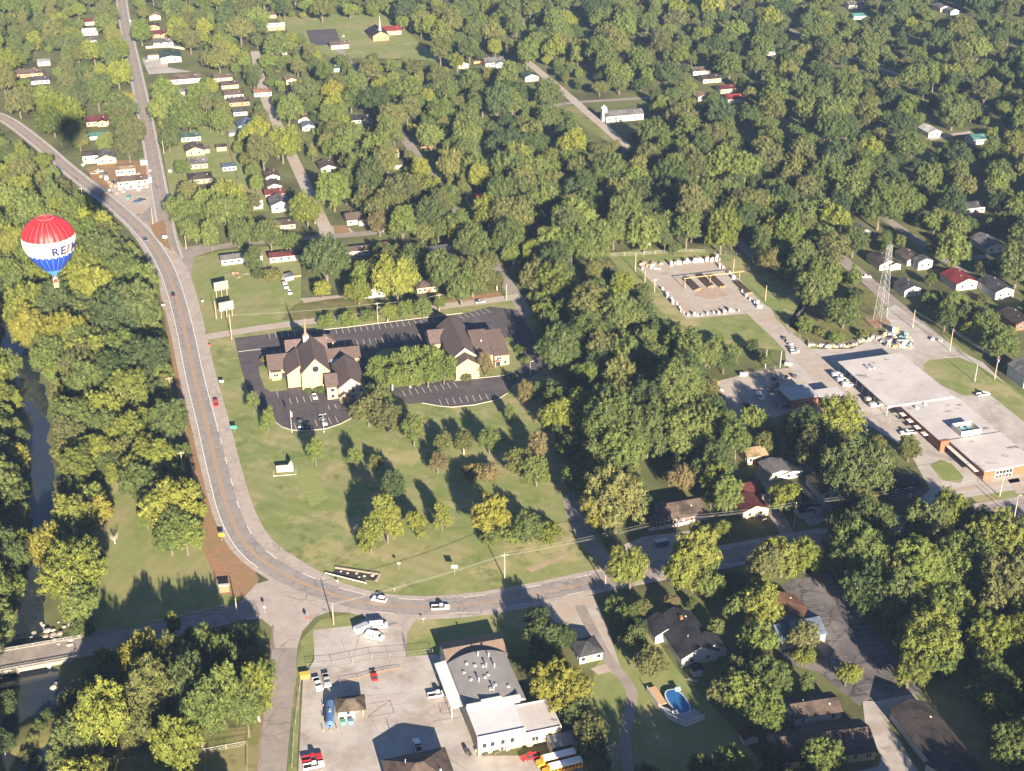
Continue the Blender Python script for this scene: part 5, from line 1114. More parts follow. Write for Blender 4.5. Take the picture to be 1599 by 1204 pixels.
wire('wires from the junction island pole to the lawn pole', T(521, 975), T(788, 905), 2); wire('wires over the shrub row beside the church parking', T(590, 498), T(686, 486), 2); wire('wires from the entrance pole over church street', T(362, 530), T(590, 498), 2, .02)
wire('wires along tower street between the two ditch poles', T(1425, 512), T(1483, 548), 2); wire('wires from the ditch pole to the pole with three transformers', T(1483, 548), T(1553, 592), 3)
def lamp_post(label, base, h, arms=2):
    p = G(*base); t = thing('street_lamp', label, 'lamp', p, R(GRID)); b = MB(); b.tube((0, 0, 0), (0, 0, h), .12, .07, 8); b.lathe([(.3, 0), (.3, .5), (.15, .6)], 8); b.build('post', GALV, t)
    for s_ in ((-1, 1) if arms == 2 else (1,)):
        b = MB(); b.tube((0, 0, h - .1), (s_ * .9, 0, h + .1), .05); b.cbox(s_ * 1.1, 0, h, .6, .35, .16); b.build('lamp_head', TRIMW, t)
lamp_post('double headed lamp at the lower kerb of the church parking', (506, 675), 8); lamp_post('single lamp at the bend of the church lane right of the hall', (828, 586), 6.5, 1); lamp_post('lamp behind the shrub row', (590, 505), 8, 1)
lamp_post('lamp by the shaded drive of the bungalow', (1190, 826), 4, 1); lamp_post('street lamp on the lower right main road edge', (1584, 804), 8, 1)
t = thing('flagpole', 'white flagpole with limp flag at the church parking kerb', 'flagpole', G(456, 676)); b = MB(); b.tube((0, 0, 0), (0, 0, 10), .09, .05, 8); b.lathe([(.01, 0), (.12, .1), (.01, .22)], 8, (0, 0, 10)); b.build('pole', TRIMW, t)
b = MB()
for i in range(6):
    for j in range(5): b.v.append((.08 + .12 * i, .10 * math.sin(i * 1.7 + j * .4), 9.8 - j * .55 - i * .12))
for i in range(5):
    for j in range(4): b.f.append((i * 5 + j, (i + 1) * 5 + j, (i + 1) * 5 + j + 1, i * 5 + j + 1)); b.m.append(0 if i < 2 and j < 2 else 1)
b.build('flag', [paint('flag_blue', (0.05, 0.07, 0.25)), mat('flag_red_white', (0.6, 0.08, 0.1), (0.8, 0.75, 0.75), 3, 0)], t)
# billboards
for (x, y), lb in (((347, 464), 'white billboard on posts, farther of the two on the lawn'), ((355, 496), 'white billboard with framed panels, nearer of the two on the lawn')):
    t = thing('billboard', lb, 'billboard', G(x, y), R(GRID + 12)); b = MB(); b.box(-3.3, 3.3, -.15, .15, 4.2, 7.9); b.build('panel', mat('billboard_white', (0.17, 0.15, 0.14), (0.30, 0.27, 0.25), 0.5), t)
    b = MB()
    for xx in (-3.4, 3.3): b.box(xx, xx + .1, -.25, .25, 4.1, 8.0)
    b.box(-3.4, 3.4, -.7, -.16, 4.0, 4.15); b.box(-3.4, 3.4, -.2, .2, 7.91, 8.05)
    if 'nearer' in lb:
        for xx in (-2, 0, 2): b.box(xx - .08, xx + .08, -.24, -.155, 4.2, 7.88)
    b.build('frame', GALV, t)
    for xx in (-2.6, 0, 2.6):
        b = MB(); b.tube((xx, .35, -.2), (xx, .35, 7.7), .16, .16, 8); b.build('post', POLEM, t)
# church sign
t = thing('monument_sign', 'white church shaped stone sign on the lawn with kerbed bed', 'sign', G(445, 736), R(GRID - 8))
b = MB(); b.box(-3, 2.2, -.4, .4, 0, 2.3); b.build('panel', mat('white_stone', (0.34, 0.29, 0.25), (0.44, 0.38, 0.33), 0.8), t); b = MB(); b.box(-3.15, 2.3, -.5, .5, 2.31, 2.5); b.build('cap', TRIMW, t)
b = MB(); b.prism([(1.6, 0), (3.2, 0), (3.2, 3.4), (2.4, 4.5), (1.6, 3.4)], -.55, .55, 'y'); tw = b.build('turret', mat('white_stone', (0, 0, 0)), t)
b = MB(); b.tube((2.4, -.6, 3.3), (2.4, -.55, 3.3), .38, .38, 12); b.build('roundel', mat('tan_roundel', (0.45, 0.35, 0.24), None), tw)
b = MB(); b.box(-2.6, 1.2, -.44, -.4, .7, 1.7); b.build('inset', mat('tan_roundel', (0.45, 0.35, 0.24), None), t)
b = MB(); b.box(-4.4, 4.2, -3.0, -2.7, 0, .22); b.box(-4.4, -4.1, -2.69, 1.0, 0, .22); b.box(3.9, 4.2, -2.69, 1.0, 0, .22); b.build('bed_kerb', KERB, t)
t = thing('brick_sign', 'brown brick monument sign on red soil by the highway bend', 'sign', G(351, 924), R(8)); b = MB(); b.box(-1.6, 1.6, -.4, .4, 0, 2.6); b.build('brickwork', mat('brown_brick', (0.24, 0.125, 0.075), (0.33, 0.19, 0.12), 1.5), t); b = MB(); b.box(-1.8, 1.8, -.55, .55, 2.61, 2.85); b.build('cap', KERB, t); b = MB(); b.box(-1.2, 1.2, -.46, -.4, 1.0, 2.1); b.build('plaque', mat('sand_plaque', (0.26, 0.17, 0.11), None), t)
def road_sign(label, base, h, shape, col, sz=.75, face=None):
    t = thing('road_sign', label, 'sign', G(*base), R(0 if face is None else face)); b = MB(); b.tube((0, 0, 0), (0, 0, h), .05, .05, 6); b.build('post', GALV, t); b = MB()
    if shape == 'd': b.add([(0, -.06, h - sz), (sz, -.06, h), (0, -.06, h + sz), (-sz, -.06, h), (0, -.1, h - sz), (sz, -.1, h), (0, -.1, h + sz), (-sz, -.1, h)], [(0, 1, 2, 3), (7, 6, 5, 4), (0, 4, 5, 1), (1, 5, 6, 2), (2, 6, 7, 3), (3, 7, 4, 0)])
    elif shape == 'o': b.tube((0, -.06, h), (0, -.1, h), sz, sz, 8)
    else: b.box(-sz, sz, -.1, -.06, h - sz * .6, h + sz * .6)
    b.build('plate', paint('sign_%s' % col, {'yellow': (0.75, 0.5, 0.02), 'green': (0.05, 0.42, 0.25), 'white': (0.8, 0.8, 0.78), 'red': (0.55, 0.06, 0.05), 'grey': (0.4, 0.4, 0.4)}[col]), t)
road_sign('yellow diamond sign on red soil, upper of the two', (319, 792), 2.6, 'd', 'yellow', .95); road_sign('yellow sign on red soil nearer the bend', (347, 845), 2.6, 'r', 'yellow', .95); road_sign('white sign at the forest edge by the highway', (283, 632), 2.4, 'r', 'white', .8)
road_sign('green sign on the church lawn beside the highway', (366, 676), 2.6, 'r', 'green', 1.1); road_sign('white sign on the church lawn beside the red pickup', (347, 604), 2.6, 'r', 'white', .9); road_sign('white sign left of the highway below the forest shadow', (256, 484), 2.6, 'r', 'white', .7)
road_sign('white sign on the lawn between highway and billboards', (317, 477), 2.4, 'd', 'white', .6); road_sign('red octagonal sign at the junction grass island', (480, 974), 2.3, 'o', 'red', .55); road_sign('small sign on its post at the bridge junction', (414, 958), 2.6, 'o', 'grey', .5)
road_sign('white panel sign on the traffic island', (258, 376), 2.2, 'r', 'white', 1.2); road_sign('orange white marker by the church street corner', (328, 543), 1.4, 'r', 'red', .45); road_sign('white markers on the lawn by the highway bend', (623, 890), 2.8, 'r', 'white', .5); road_sign('small grey sign on the lawn facing the bend', (710, 897), 3.2, 'r', 'grey', 1.1)
road_sign('thin white marker post at the grassy highway edge', (616, 924), 1.2, 'r', 'white', .2); road_sign('white marker post at the guard rail end', (527, 912), 1.2, 'r', 'white', .35); road_sign('white sign at the service road entrance', (661, 972), 1.5, 'r', 'white', .3)
road_sign('white real estate style sign in front of the tall white box house', (130, 263), 2.2, 'r', 'white', .9); road_sign('white sign under the lone round tree on the lawn row', (266, 271), 1.6, 'r', 'white', 1.0)
# culvert with rail by the bend
t = thing('guard_rail', 'pale guard rail above the stone culvert at the highway bend', 'guard rail'); LN = smooth_line(gl([(508, 897), (540, 905), (572, 913)]), 2)
side_wall(LN, 0, .5, .85, .1).build('rail', TRIMW, t); b = MB()
for q in LN[::2]: b.tube((q.x, q.y, 0), (q.x, q.y, .7), .07)
b.build('post', GALV, t)
t = thing('culvert', 'dark stone lined culvert pit on the lawn edge at the bend', 'culvert', G(555, 899), R(-14)); b = MB(); b.box(-8, 8, 2.2, 2.8, -.1, .5); b.box(7.4, 8, -1.2, 2.19, -.1, .5); b.build('stone_wall', mat('culvert_stone', (0.26, 0.2, 0.155), (0.36, 0.29, 0.23), 0.8), t); b = MB(); b.flat = True; b.poly([(-8, -1), (-3, -1.8), (7.3, -1.2), (7.3, 2.15), (-8, 2.15)], 0.05); b.build('pit', mat('dark_wet_soil', (0.03, 0.028, 0.025), (0.06, 0.05, 0.045), 0.6), t)
for k, (x, y, r) in enumerate([(-3, .6, .5), (0, 1.2, .6), (3, .4, .55), (5.5, 1.4, .7), (1.5, -.5, .4), (-5.5, 1.0, .45)]):
    b = MB(); b.lathe([(r, -.1), (r * .9, r * .5), (r * .4, r * .85), (.01, r * .9)], 7, (x, y, 0)); b.build('boulder', ROCK, t)
# fences
FENCEM = mat('chain_link', (0.2, 0.2, 0.2), None, rough=0.6)
def fence(label, px, h=1.9, gap=4.0, kind='chain', m=None, name='fence', mesh=True):
    t = thing(name, label, 'fence'); ln = []
    L_ = gl(px)
    for p, q in zip(L_, L_[1:]):
        n_ = max(1, int((q - p).length / gap)); ln += [p.lerp(q, k / n_) for k in range(n_)]
    ln.append(L_[-1]); b = MB()
    for q in ln: b.tube((q.x, q.y, -.1), (q.x, q.y, h), .06 if kind == 'chain' else .09, None, 5)
    b.build('post', m or mat('dull_rail', (0, 0, 0)), t); b = MB()
    if kind == 'chain':
        for z in (h - .03, h * .5, .12):
            for p, q in zip(ln, ln[1:]): b.tube((p.x, p.y, z), (q.x, q.y, z), .035 if z > h * .9 else .02, None, 4, 0, False)
        for p, q in zip(ln, ln[1:]):
            d = q - p
            for k in range(5): a = p + d * (k / 5); c_ = p + d * ((k + 1) / 5); b.tube((a.x, a.y, .1), (c_.x, c_.y, h), .012, None, 3, 0, False); b.tube((a.x, a.y, h), (c_.x, c_.y, .1), .012, None, 3, 0, False)
        b.build('wire_mesh', m or FENCEM, t)
    else:
        for p, q in zip(ln, ln[1:]):
            d = q - p; b.cbox((p.x + q.x) / 2, (p.y + q.y) / 2, .1, d.length, .06, h - .1, 0, math.atan2(d.y, d.x))
        b.build('boards', m or WOOD, t)
fence('white railed fence along the back of the pole yard lawn', [(948, 400), (975, 399), (1005, 398), (1060, 393), (1100, 394)], 1.6, 5, m=TRIMW); fence('chain link fence along the right side of the pole yard lawn', [(1100, 394), (1150, 400), (1200, 428), (1258, 466), (1262, 478), (1240, 500), (1229, 512), (1236, 522), (1262, 535)], 2.0, 5)
fence('chain link fence on the left side of the pole yard lawn', [(948, 400), (990, 447), (1040, 500)], 1.8, 5); fence('low wall fence with debris along the tower slope', [(1262, 536), (1290, 541), (1330, 535), (1366, 525)], 1.2, 4)
fence('chain link fence across the front of the service yard', [(480, 1045), (520, 1042), (580, 1030), (636, 1026), (676, 1022)], 2.1, 4); fence('pale fence along the left side of the service yard', [(470, 1064), (464, 1110), (459, 1150), (456, 1200)], 1.9, 4); fence('chain link fence around the lawn yard left of the workshop', [(636, 1026), (634, 1004)], 1.9, 3)
fence('white fence in the bottom left lots', [(185, 1192), (240, 1186), (320, 1176), (386, 1164)], 1.6, 4, m=TRIMW); fence('dark wire fence behind the bottom left lots', [(190, 1172), (290, 1160), (395, 1146)], 1.6, 4, m=DARKPOLE); fence('brown post fence between the bottom left lots', [(386, 1164), (386, 1204)], 1.6, 3, m=WOOD); fence('second brown post fence at the bottom left lots', [(321, 1178), (321, 1210)], 1.6, 3, m=WOOD)
fence('grey back fence of the open lawn behind the house row', [(352, 200), (360, 240), (372, 285)], 1.6, 4, 'b', mat('grey_boards', (0.33, 0.30, 0.26), (0.4, 0.36, 0.32), 1)); fence('orange board fence in front of the grey gabled house', [(724, 88), (742, 88), (744, 93)], 2.0, 3, 'b', mat('orange_boards', (0.5, 0.24, 0.11), (0.6, 0.3, 0.15), 1)); fence('second orange board fence nearer the tan cottage', [(740, 100), (755, 98)], 1.8, 3, 'b', mat('orange_boards', (0, 0, 0)))
fence('tan board fence behind the green roofed hall', [(228, 76), (262, 74), (290, 78)], 1.8, 4, 'b', mat('tan_boards', (0.5, 0.38, 0.26), (0.58, 0.46, 0.33), 1)); fence('brown board fence below the white cottage', [(1240, 1122), (1270, 1120)], 1.8, 2.5, 'b'); fence('white panel fence in front of the brown roofed ranch', [(1012, 830), (1060, 822), (1115, 809)], 1.5, 4, 'b', mat('mixed_panels', (0.60, 0.58, 0.55), (0.32, 0.24, 0.2), 0.35, 2))
fence('dark fence behind the long bungalow', [(1446, 1104), (1475, 1130), (1500, 1160), (1530, 1200)], 1.5, 4, m=DARKPOLE); fence('yellow pipe barrier at the service yard fence', [(530, 1066), (560, 1061), (600, 1050), (626, 1046)], 1.0, 4, m=YELP); fence('chain gate by the municipal building', [(1376, 660), (1402, 654)], 1.9, 3); fence('grey fence along the works yard edge', [(1140, 596), (1180, 583), (1225, 574)], 1.6, 4)
fence('low fence around the garden shed beside the dark tree', [(432, 437), (470, 432)], 1.0, 2, 'b'); fence('thin garden fence behind the billboards', [(352, 432), (380, 430), (410, 428)], 1.2, 3)
for x, y, h_ in ((404, 1176, 2), (232, 1200, 2)): pass
# lattice tower
t = thing('lattice_tower', 'tall galvanised lattice tower on the fenced slope', 'tower', G(1374, 500), R(GRID + 20))
hT = 37.0; wb_, wt_ = 2.2, .75; LT = mat('bright_steel', (0.22, 0.225, 0.235), (0.30, 0.30, 0.30), 1, 3, 0.5, 0.4)
cn = [(-1, -1), (1, -1), (1, 1), (-1, 1)]; Wd = lambda z: wb_ + (wt_ - wb_) * z / hT
for a, c_ in cn:
    b = MB(); b.tube((a * wb_, c_ * wb_, 0), (a * wt_, c_ * wt_, hT), (.13), .09, 5); b.build('leg', LT, t)
b = MB(); nz_ = 13; zs = [hT * (1 - (1 - k / nz_) ** 1.15) for k in range(nz_ + 1)]
for z0, z1 in zip(zs, zs[1:]):
    for i in range(4):
        (a, c_), (d2, e2) = cn[i], cn[(i + 1) % 4]
        P0, P1 = Vector((a * Wd(z0), c_ * Wd(z0), z0)), Vector((d2 * Wd(z0), e2 * Wd(z0), z0)); Q0, Q1 = Vector((a * Wd(z1), c_ * Wd(z1), z1)), Vector((d2 * Wd(z1), e2 * Wd(z1), z1))
        b.tube(P0, Q1, .045, None, 4); b.tube(P1, Q0, .045, None, 4); b.tube(Q0, Q1, .055, None, 4)
b.build('bracing', LT, t); b = MB(); b.cbox(0, 0, hT, 1.8, 1.8, .12); b.tube((0, 0, hT), (0, 0, hT + 2.2), .06); b.cbox(-1.15, 0, hT - 7, .45, .6, .7); b.build('platform', LT, t)
fence('square wire fence round the lattice tower base', [(1352, 500), (1366, 514), (1392, 506), (1380, 492), (1352, 500)], 2.0, 3); sheet('tower_base_soil', [(1352, 500), (1366, 514), (1392, 506), (1380, 492)], 0.045, MULCH)
# pool with deck
po = Site('swimming_pool', 'oval blue swimming pool with wooden deck and white fence', 'pool', 1058, 1100, 20)
el = lambda a, c_, n_=28: [(a * math.cos(2 * math.pi * k / n_), c_ * math.sin(2 * math.pi * k / n_)) for k in range(n_)]
pr_ = lambda a, c_, n_=32: [((abs(math.cos(2 * math.pi * k / n_)) ** .8) * math.copysign(a, math.cos(2 * math.pi * k / n_)), (abs(math.sin(2 * math.pi * k / n_)) ** .8) * math.copysign(c_, math.sin(2 * math.pi * k / n_))) for k in range(n_)]
b = MB(); b.slab(pr_(2.9, 5.6), 0, 1.2); b.build('pool_wall', mat('pool_rim', (0.45, 0.47, 0.50), (0.5, 0.52, 0.54), 1), po.t)
b = MB(); b.flat = True; b.poly(pr_(2.5, 5.2), 1.215); b.build('pool_water', mat('pool_blue', (0.02, 0.10, 0.28), (0.03, 0.13, 0.33), 0.4, 3, 0.08, 0.5), po.t)
b = MB(); b.box(-6.0, -3.2, .5, 8.4, .9, 1.12); b.build('deck', mat('tan_decking', (0.42, 0.27, 0.15), (0.52, 0.34, 0.2), 1.2), po.t)
b = MB(); b.add([(-5.2, -5, 0), (-2.2, -9.4, 0), (4.6, -8.6, 0), (3.6, -5, 0)], [(0, 1, 2, 3)]); b.slab([(-5.2, .3), (-4.8, -5), (-2.2, -9.4), (4.4, -8.4), (3.2, -4.2), (0, -5.8), (-3, -3.2)], .85, 1.05); b.build('white_deck', mat('pale_decking', (0.30, 0.31, 0.32), (0.36, 0.37, 0.38), 1), po.t)
b = MB(); ring = [(-6.0, 8.4), (-6.0, .4), (-5.2, -4.8), (-2.3, -9.5), (4.5, -8.5)]
for (x0, y0), (x1, y1) in zip(ring, ring[1:]):
    dd = math.hypot(x1 - x0, y1 - y0); n_ = max(2, int(dd / .35))
    for k in range(n_): u = k / n_; b.cbox(x0 + (x1 - x0) * u, y0 + (y1 - y0) * u, 1.0, .14, .14, 1.0)
    b.cbox((x0 + x1) / 2, (y0 + y1) / 2, 2.0, dd, .12, .12, 0, math.atan2(y1 - y0, x1 - x0)); b.cbox((x0 + x1) / 2, (y0 + y1) / 2, .1, dd, .08, .8, 0, math.atan2(y1 - y0, x1 - x0))
b.build('railing', TRIMW, po.t); po.solid(-6, 4, -9, 9, 1.5)
for k, (x, y, lb) in enumerate([(-2.9, -4.2, 'white pool float pad at the near left rim'), (2.2, 4.6, 'pale blue pool float at the far right rim')]):
    q = po.M @ Vector((x, y, 1.25)); t = thing('pool_steps', lb, 'pool steps', q, R(20)); b = MB(); b.box(-.9, .9, -.5, .5, -.2, .25); b.box(-.9, .9, .1, .5, .251, .5); b.build('step', TRIMW if k == 0 else paint('aqua', (0.3, 0.6, 0.7)), t)
# pole yard contents
t = thing('gantry', 'long yellow steel gantry beam over the pole piles', 'gantry', G(1068.6, 450), R(GRID))
for x in (0, 13.5, 29):
    b = MB(); b.tube((x - .2, -1.6 if x == 0 else 0, 0), (x, 0, 5), .16); 
    if x == 0: b.tube((x - .2, 1.6, 0), (x, 0, 5), .16)
    b.build('post', YELP, t)
b = MB(); b.box(-.5, 31, -.12, .12, 5.0, 5.28); b.build('beam', mat('yellow_steel', (0.40, 0.29, 0.12), (0.48, 0.35, 0.16), 1, 3, 0.6), t)
lg0 = None
def logs(px, py, n_, length, head, lab):
    global lg0
    base = G(px, py)
    for k in range(n_):
        row, j = divmod(k, 6); c_, s_ = math.cos(R(head)), math.sin(R(head))
        off = (j - 2.5 + .5 * (row % 2)) * .52; loc = (base.x - s_ * off * 1 + rnd.uniform(-.4, .4) * c_, base.y + c_ * off + rnd.uniform(-.4, .4) * s_, .3 + row * .46)
        if lg0 is None:
            t = thing('log_pole', lab, 'pole', loc, R(head), 'stacked poles in the gravel yard'); b = MB(); b.tube((-length / 2, 0, 0), (length / 2, 0, 0), .26, .2, 8); b.build('shaft', DARKPOLE, t); b = MB(); b.tube((length / 2, 0, 0), (length / 2 + .03, 0, 0), .19, .19, 8); b.tube((-length / 2 - .03, 0, 0), (-length / 2, 0, 0), .25, .25, 8); b.build('cut_end', WOOD, t); lg0 = t
        else: dup(lg0, loc, R(head), lab)
GY = GRID + 90
logs(1080, 445, 15, 15, GY, 'dark log pole in the left pile under the yellow gantry'); logs(1101, 440, 15, 15, GY, 'dark log pole in the middle pile under the gantry'); logs(1119, 440, 12, 15, GY, 'dark log pole in the right pile behind the gantry'); logs(1160, 450, 12, 15, GY, 'dark log pole in the pile at the right yard edge')
tr0 = None
def cans(pts, lab, sc=1.0):
    global tr0
    for i, (x, y) in enumerate(pts):
        p = G(x + rnd.uniform(-2.2, 2.2), y + rnd.uniform(-1.8, 1.8)); s_ = sc * rnd.uniform(.5, 1.3)
        if tr0 is None:
            t = thing('transformer', lab, 'transformer', p, 0, 'pale transformers stored in the gravel yard'); b = MB(); b.lathe([(.5, 0), (.55, .1), (.55, 1.25), (.35, 1.4), (.02, 1.45)], 10); b.build('tank', mat('transformer_grey', (0.34, 0.35, 0.36), (0.5, 0.5, 0.49), 0.6), t)
            b = MB(); b.tube((-.2, 0, 1.4), (-.2, 0, 1.8), .08); b.tube((.2, 0, 1.4), (.2, 0, 1.8), .08); b.build('bushing', WOOD, t); tr0 = t
        else: dup(tr0, p, rnd.uniform(0, 3), lab, None, (s_, s_, s_ * rnd.uniform(.8, 1.2)))
cans([(1046 + 3.4 * k, 412 - k * .35 + (k % 2) * 2.5) for k in range(24)], 'pale transformer in the crowded row at the back of the gravel yard', 1.25); cans([(1122 + 3.2 * k, 415 + k * 2.6 + (k % 2)) for k in range(9)], 'pale transformer on the right back edge of the gravel yard', 1.2)
cans([(1160 + 3.5 * k, 457 + k * 2.9 + (k % 2) * 2) for k in range(9)], 'pale transformer along the right edge below the log pile', 1.2); cans([(1033 + 3.6 * k, 455 + k * 3.4 + (k % 2)) for k in range(12)], 'pale transformer along the shaded left edge of the gravel yard', 1.1); cans([(1082 + 8 * k, 494 - k * .9) for k in range(10)], 'pale transformer spaced along the near edge of the gravel yard', 1.2)
pal0 = None; palm = {}
def debris(pts, lab, cols, sz=1.4):
    global pal0
    for i, (x, y) in enumerate(pts):
        p = G(x, y); c_ = cols[i % len(cols)]
        key = c_
        if key not in palm:
            t = thing('crate', lab, 'crate', p, 0, 'stored crates and gear'); b = MB(); b.box(-.7, .7, -.5, .5, .12, 1.0); b.build('box', mat('crate_%s' % c_, *{'white': ((0.36, 0.36, 0.35), (0.48, 0.47, 0.46)), 'tan': ((0.32, 0.23, 0.14), (0.42, 0.31, 0.2)), 'pink': ((0.36, 0.24, 0.19), (0.45, 0.33, 0.27)), 'grey': ((0.25, 0.26, 0.28), (0.36, 0.36, 0.38)), 'dark': ((0.05, 0.05, 0.055), (0.10, 0.09, 0.09)), 'yellow': ((0.6, 0.48, 0.12), (0.68, 0.55, 0.2)), 'teal': ((0.2, 0.4, 0.42), (0.3, 0.48, 0.5)), 'rust': ((0.3, 0.14, 0.08), (0.4, 0.2, 0.12))}[c_], 1.2), t)
            b = MB()
            for yy in (-.4, 0, .4): b.box(-.75, .75, yy - .06, yy + .06, 0, .12)
            b.build('skid', WOOD, t); palm[key] = t
        else: dup(palm[key], p, rnd.uniform(0, 3), lab, None, tuple(sz * rnd.uniform(.55, 1.25) for _ in range(3)))
debris([(1000 + rnd.uniform(0, 34), 412 + rnd.uniform(0, 9)) for _ in range(18)], 'pale crate in the loose heap at the back left of the gravel yard', ['pink', 'white', 'tan'], 1.3)
debris([(1264 + k * 5.2 + rnd.uniform(-1, 1), 538 + 4 * math.sin(k * .2) - (k > 12) * (k - 12) * .9 + rnd.uniform(-1, 2)) for k in range(24)], 'crate in the long row of debris below the tower slope', ['pink', 'white', 'tan', 'white', 'grey'], 1.3)
debris([(1378 + rnd.uniform(0, 46), 534 + rnd.uniform(-12, 12)) for _ in range(34)], 'stored crate in the crowded heap right of the tower base', ['white', 'grey', 'dark', 'teal', 'white', 'tan'], 1.5)
debris([(1396, 543), (1393, 519), (1396, 518)], 'large yellow or white bin beside the heap of stored crates', ['yellow', 'white'], 2.6)
debris([(1225 + k * 5, 530 + k * 5) for k in range(5)], 'dark crate beside the lane towards the pole yard', ['dark', 'grey', 'white'], 1.4); debris([(1112 + rnd.uniform(0, 16), 600 + rnd.uniform(0, 26)) for _ in range(14)], 'rusty scrap at the tree edge of the works yard', ['rust', 'dark', 'grey'], 1.2); debris([(1196 + rnd.uniform(0, 22), 603 + rnd.uniform(0, 14)) for _ in range(12)], 'dark gear stored left of the works building', ['dark', 'grey', 'rust'], 1.3)
debris([(1208, 594), (1216, 593), (1224, 592), (1232, 591), (1241, 590)], 'dark gear in the row behind the works building', ['dark', 'grey'], 1.3); debris([(1165, 585), (1160, 587), (1231, 570)], 'white crate at the fence of the works yard', ['white'], 1.8)
debris([(757, 1177), (760, 1172), (768, 1171), (775, 1176), (784, 1170), (792, 1171), (800, 1167), (734, 1180), (729, 1176)], 'gear stored along the cream front of the barrel roofed workshop', ['dark', 'grey', 'white', 'dark'], 1.2); debris([(746, 1174)], 'yellow box at the corner of the cream front', ['yellow'], 1.0)
debris([(150 + rnd.uniform(0, 85), 266 + rnd.uniform(0, 40)) for _ in range(26)], 'scrap item scattered in the corner car yard', ['white', 'tan', 'rust', 'grey', 'pink', 'white'], 1.3)
debris([(357 + rnd.uniform(0, 40), 431 + rnd.uniform(-5, 3)) for _ in range(6)], 'garden box behind the billboards', ['rust', 'tan'], 1.0); debris([(1468, 533), (1456, 531)], 'white crate on the concrete beside the ditch', ['white'], 1.3); debris([(700, 590), (704, 586)], 'red box beside the hall front', ['rust'], 1.2)
# rocks beside the creek under the bridge
rk0 = None
for i in range(46):
    x, y = (48 + rnd.uniform(0, 66), 968 + rnd.uniform(-4, 44)) if i < 30 else (80 + rnd.uniform(0, 60), 1060 + rnd.uniform(0, 50))
    p = G(x, y, -1.0); p.z = max(terrain(p.x, p.y), -2.3)
    if rk0 is None:
        rk0 = tag(bpy.data.objects.new('boulder', None), 'pale boulder on the creek bank near the bridge', 'boulder', 'pale boulders on the creek bank'); bpy.data.objects.remove(rk0)
        b = MB(); b.lathe([(.7, -.3), (1.0, .05), (.85, .45), (.4, .7), (.01, .74)], 9); b.v = [(x_ * (1 + .3 * noise.noise((x_ * 2, y_ * 2, 1))), y_ * (1 + .35 * noise.noise((x_ * 2, y_ * 2, 5))), z_) for x_, y_, z_ in b.v]
        rk0 = tag(b.build('boulder', ROCK, None, p), 'pale boulder on the creek bank near the bridge', 'boulder', 'pale boulders on the creek bank')
    else:
        o = rk0.copy(); COL.objects.link(o); o.location = p; o.rotation_euler.z = rnd.uniform(0, 6)
        s_ = rnd.uniform(.4, 1.5); o.scale = (s_, s_ * rnd.uniform(.6, 1.2), s_ * rnd.uniform(.6, 1))
NHOUSE = len(OPEN)
# ---------------------------------------------------------------- trees
def leafmat(far=False):
    m = bpy.data.materials.new('foliage'); m.use_nodes = True; N = m.node_tree.nodes; L = m.node_tree.links; N.remove(N['Principled BSDF'])
    oi = N.new('ShaderNodeObjectInfo'); at = N.new('ShaderNodeAttribute'); at.attribute_name = 'tone'
    hs_ = N.new('ShaderNodeHueSaturation')
    def mr(src, a, c_):
        r = N.new('ShaderNodeMapRange'); r.inputs['To Min'].default_value = a; r.inputs['To Max'].default_value = c_; L.new(src, r.inputs['Value']); return r.outputs['Result']
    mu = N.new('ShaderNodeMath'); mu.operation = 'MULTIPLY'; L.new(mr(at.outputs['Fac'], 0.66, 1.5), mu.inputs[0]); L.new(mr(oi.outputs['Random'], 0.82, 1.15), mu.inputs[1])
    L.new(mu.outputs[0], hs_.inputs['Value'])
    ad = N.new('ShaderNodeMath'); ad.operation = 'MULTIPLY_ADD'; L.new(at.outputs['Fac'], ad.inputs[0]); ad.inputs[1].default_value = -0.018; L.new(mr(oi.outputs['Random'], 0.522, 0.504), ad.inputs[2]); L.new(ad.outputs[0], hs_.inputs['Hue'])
    if far:
        ca = N.new('ShaderNodeAttribute'); ca.attribute_type = 'INSTANCER'; ca.attribute_name = 'tcol'; L.new(ca.outputs['Color'], hs_.inputs['Color'])
    else: L.new(oi.outputs['Color'], hs_.inputs['Color'])
    d = N.new('ShaderNodeBsdfDiffuse'); t = N.new('ShaderNodeBsdfTranslucent'); x = N.new('ShaderNodeMixShader'); x.inputs[0].default_value = 0.08
    L.new(hs_.outputs['Color'], d.inputs['Color']); L.new(hs_.outputs['Color'], t.inputs['Color']); L.new(d.outputs[0], x.inputs[1]); L.new(t.outputs[0], x.inputs[2]); L.new(x.outputs[0], N['Material Output'].inputs['Surface'])
    return m
LEAF = leafmat(); LEAF_FAR = leafmat(True)
def fib(n, r_):
    o = []
    for i in range(n):
        z = 1 - 2 * (i + .5) / n; a = i * 2.399963 + r_.uniform(-.35, .35); s_ = math.sqrt(max(0, 1 - z * z)); o.append(Vector((s_ * math.cos(a), s_ * math.sin(a), z)))
    return o
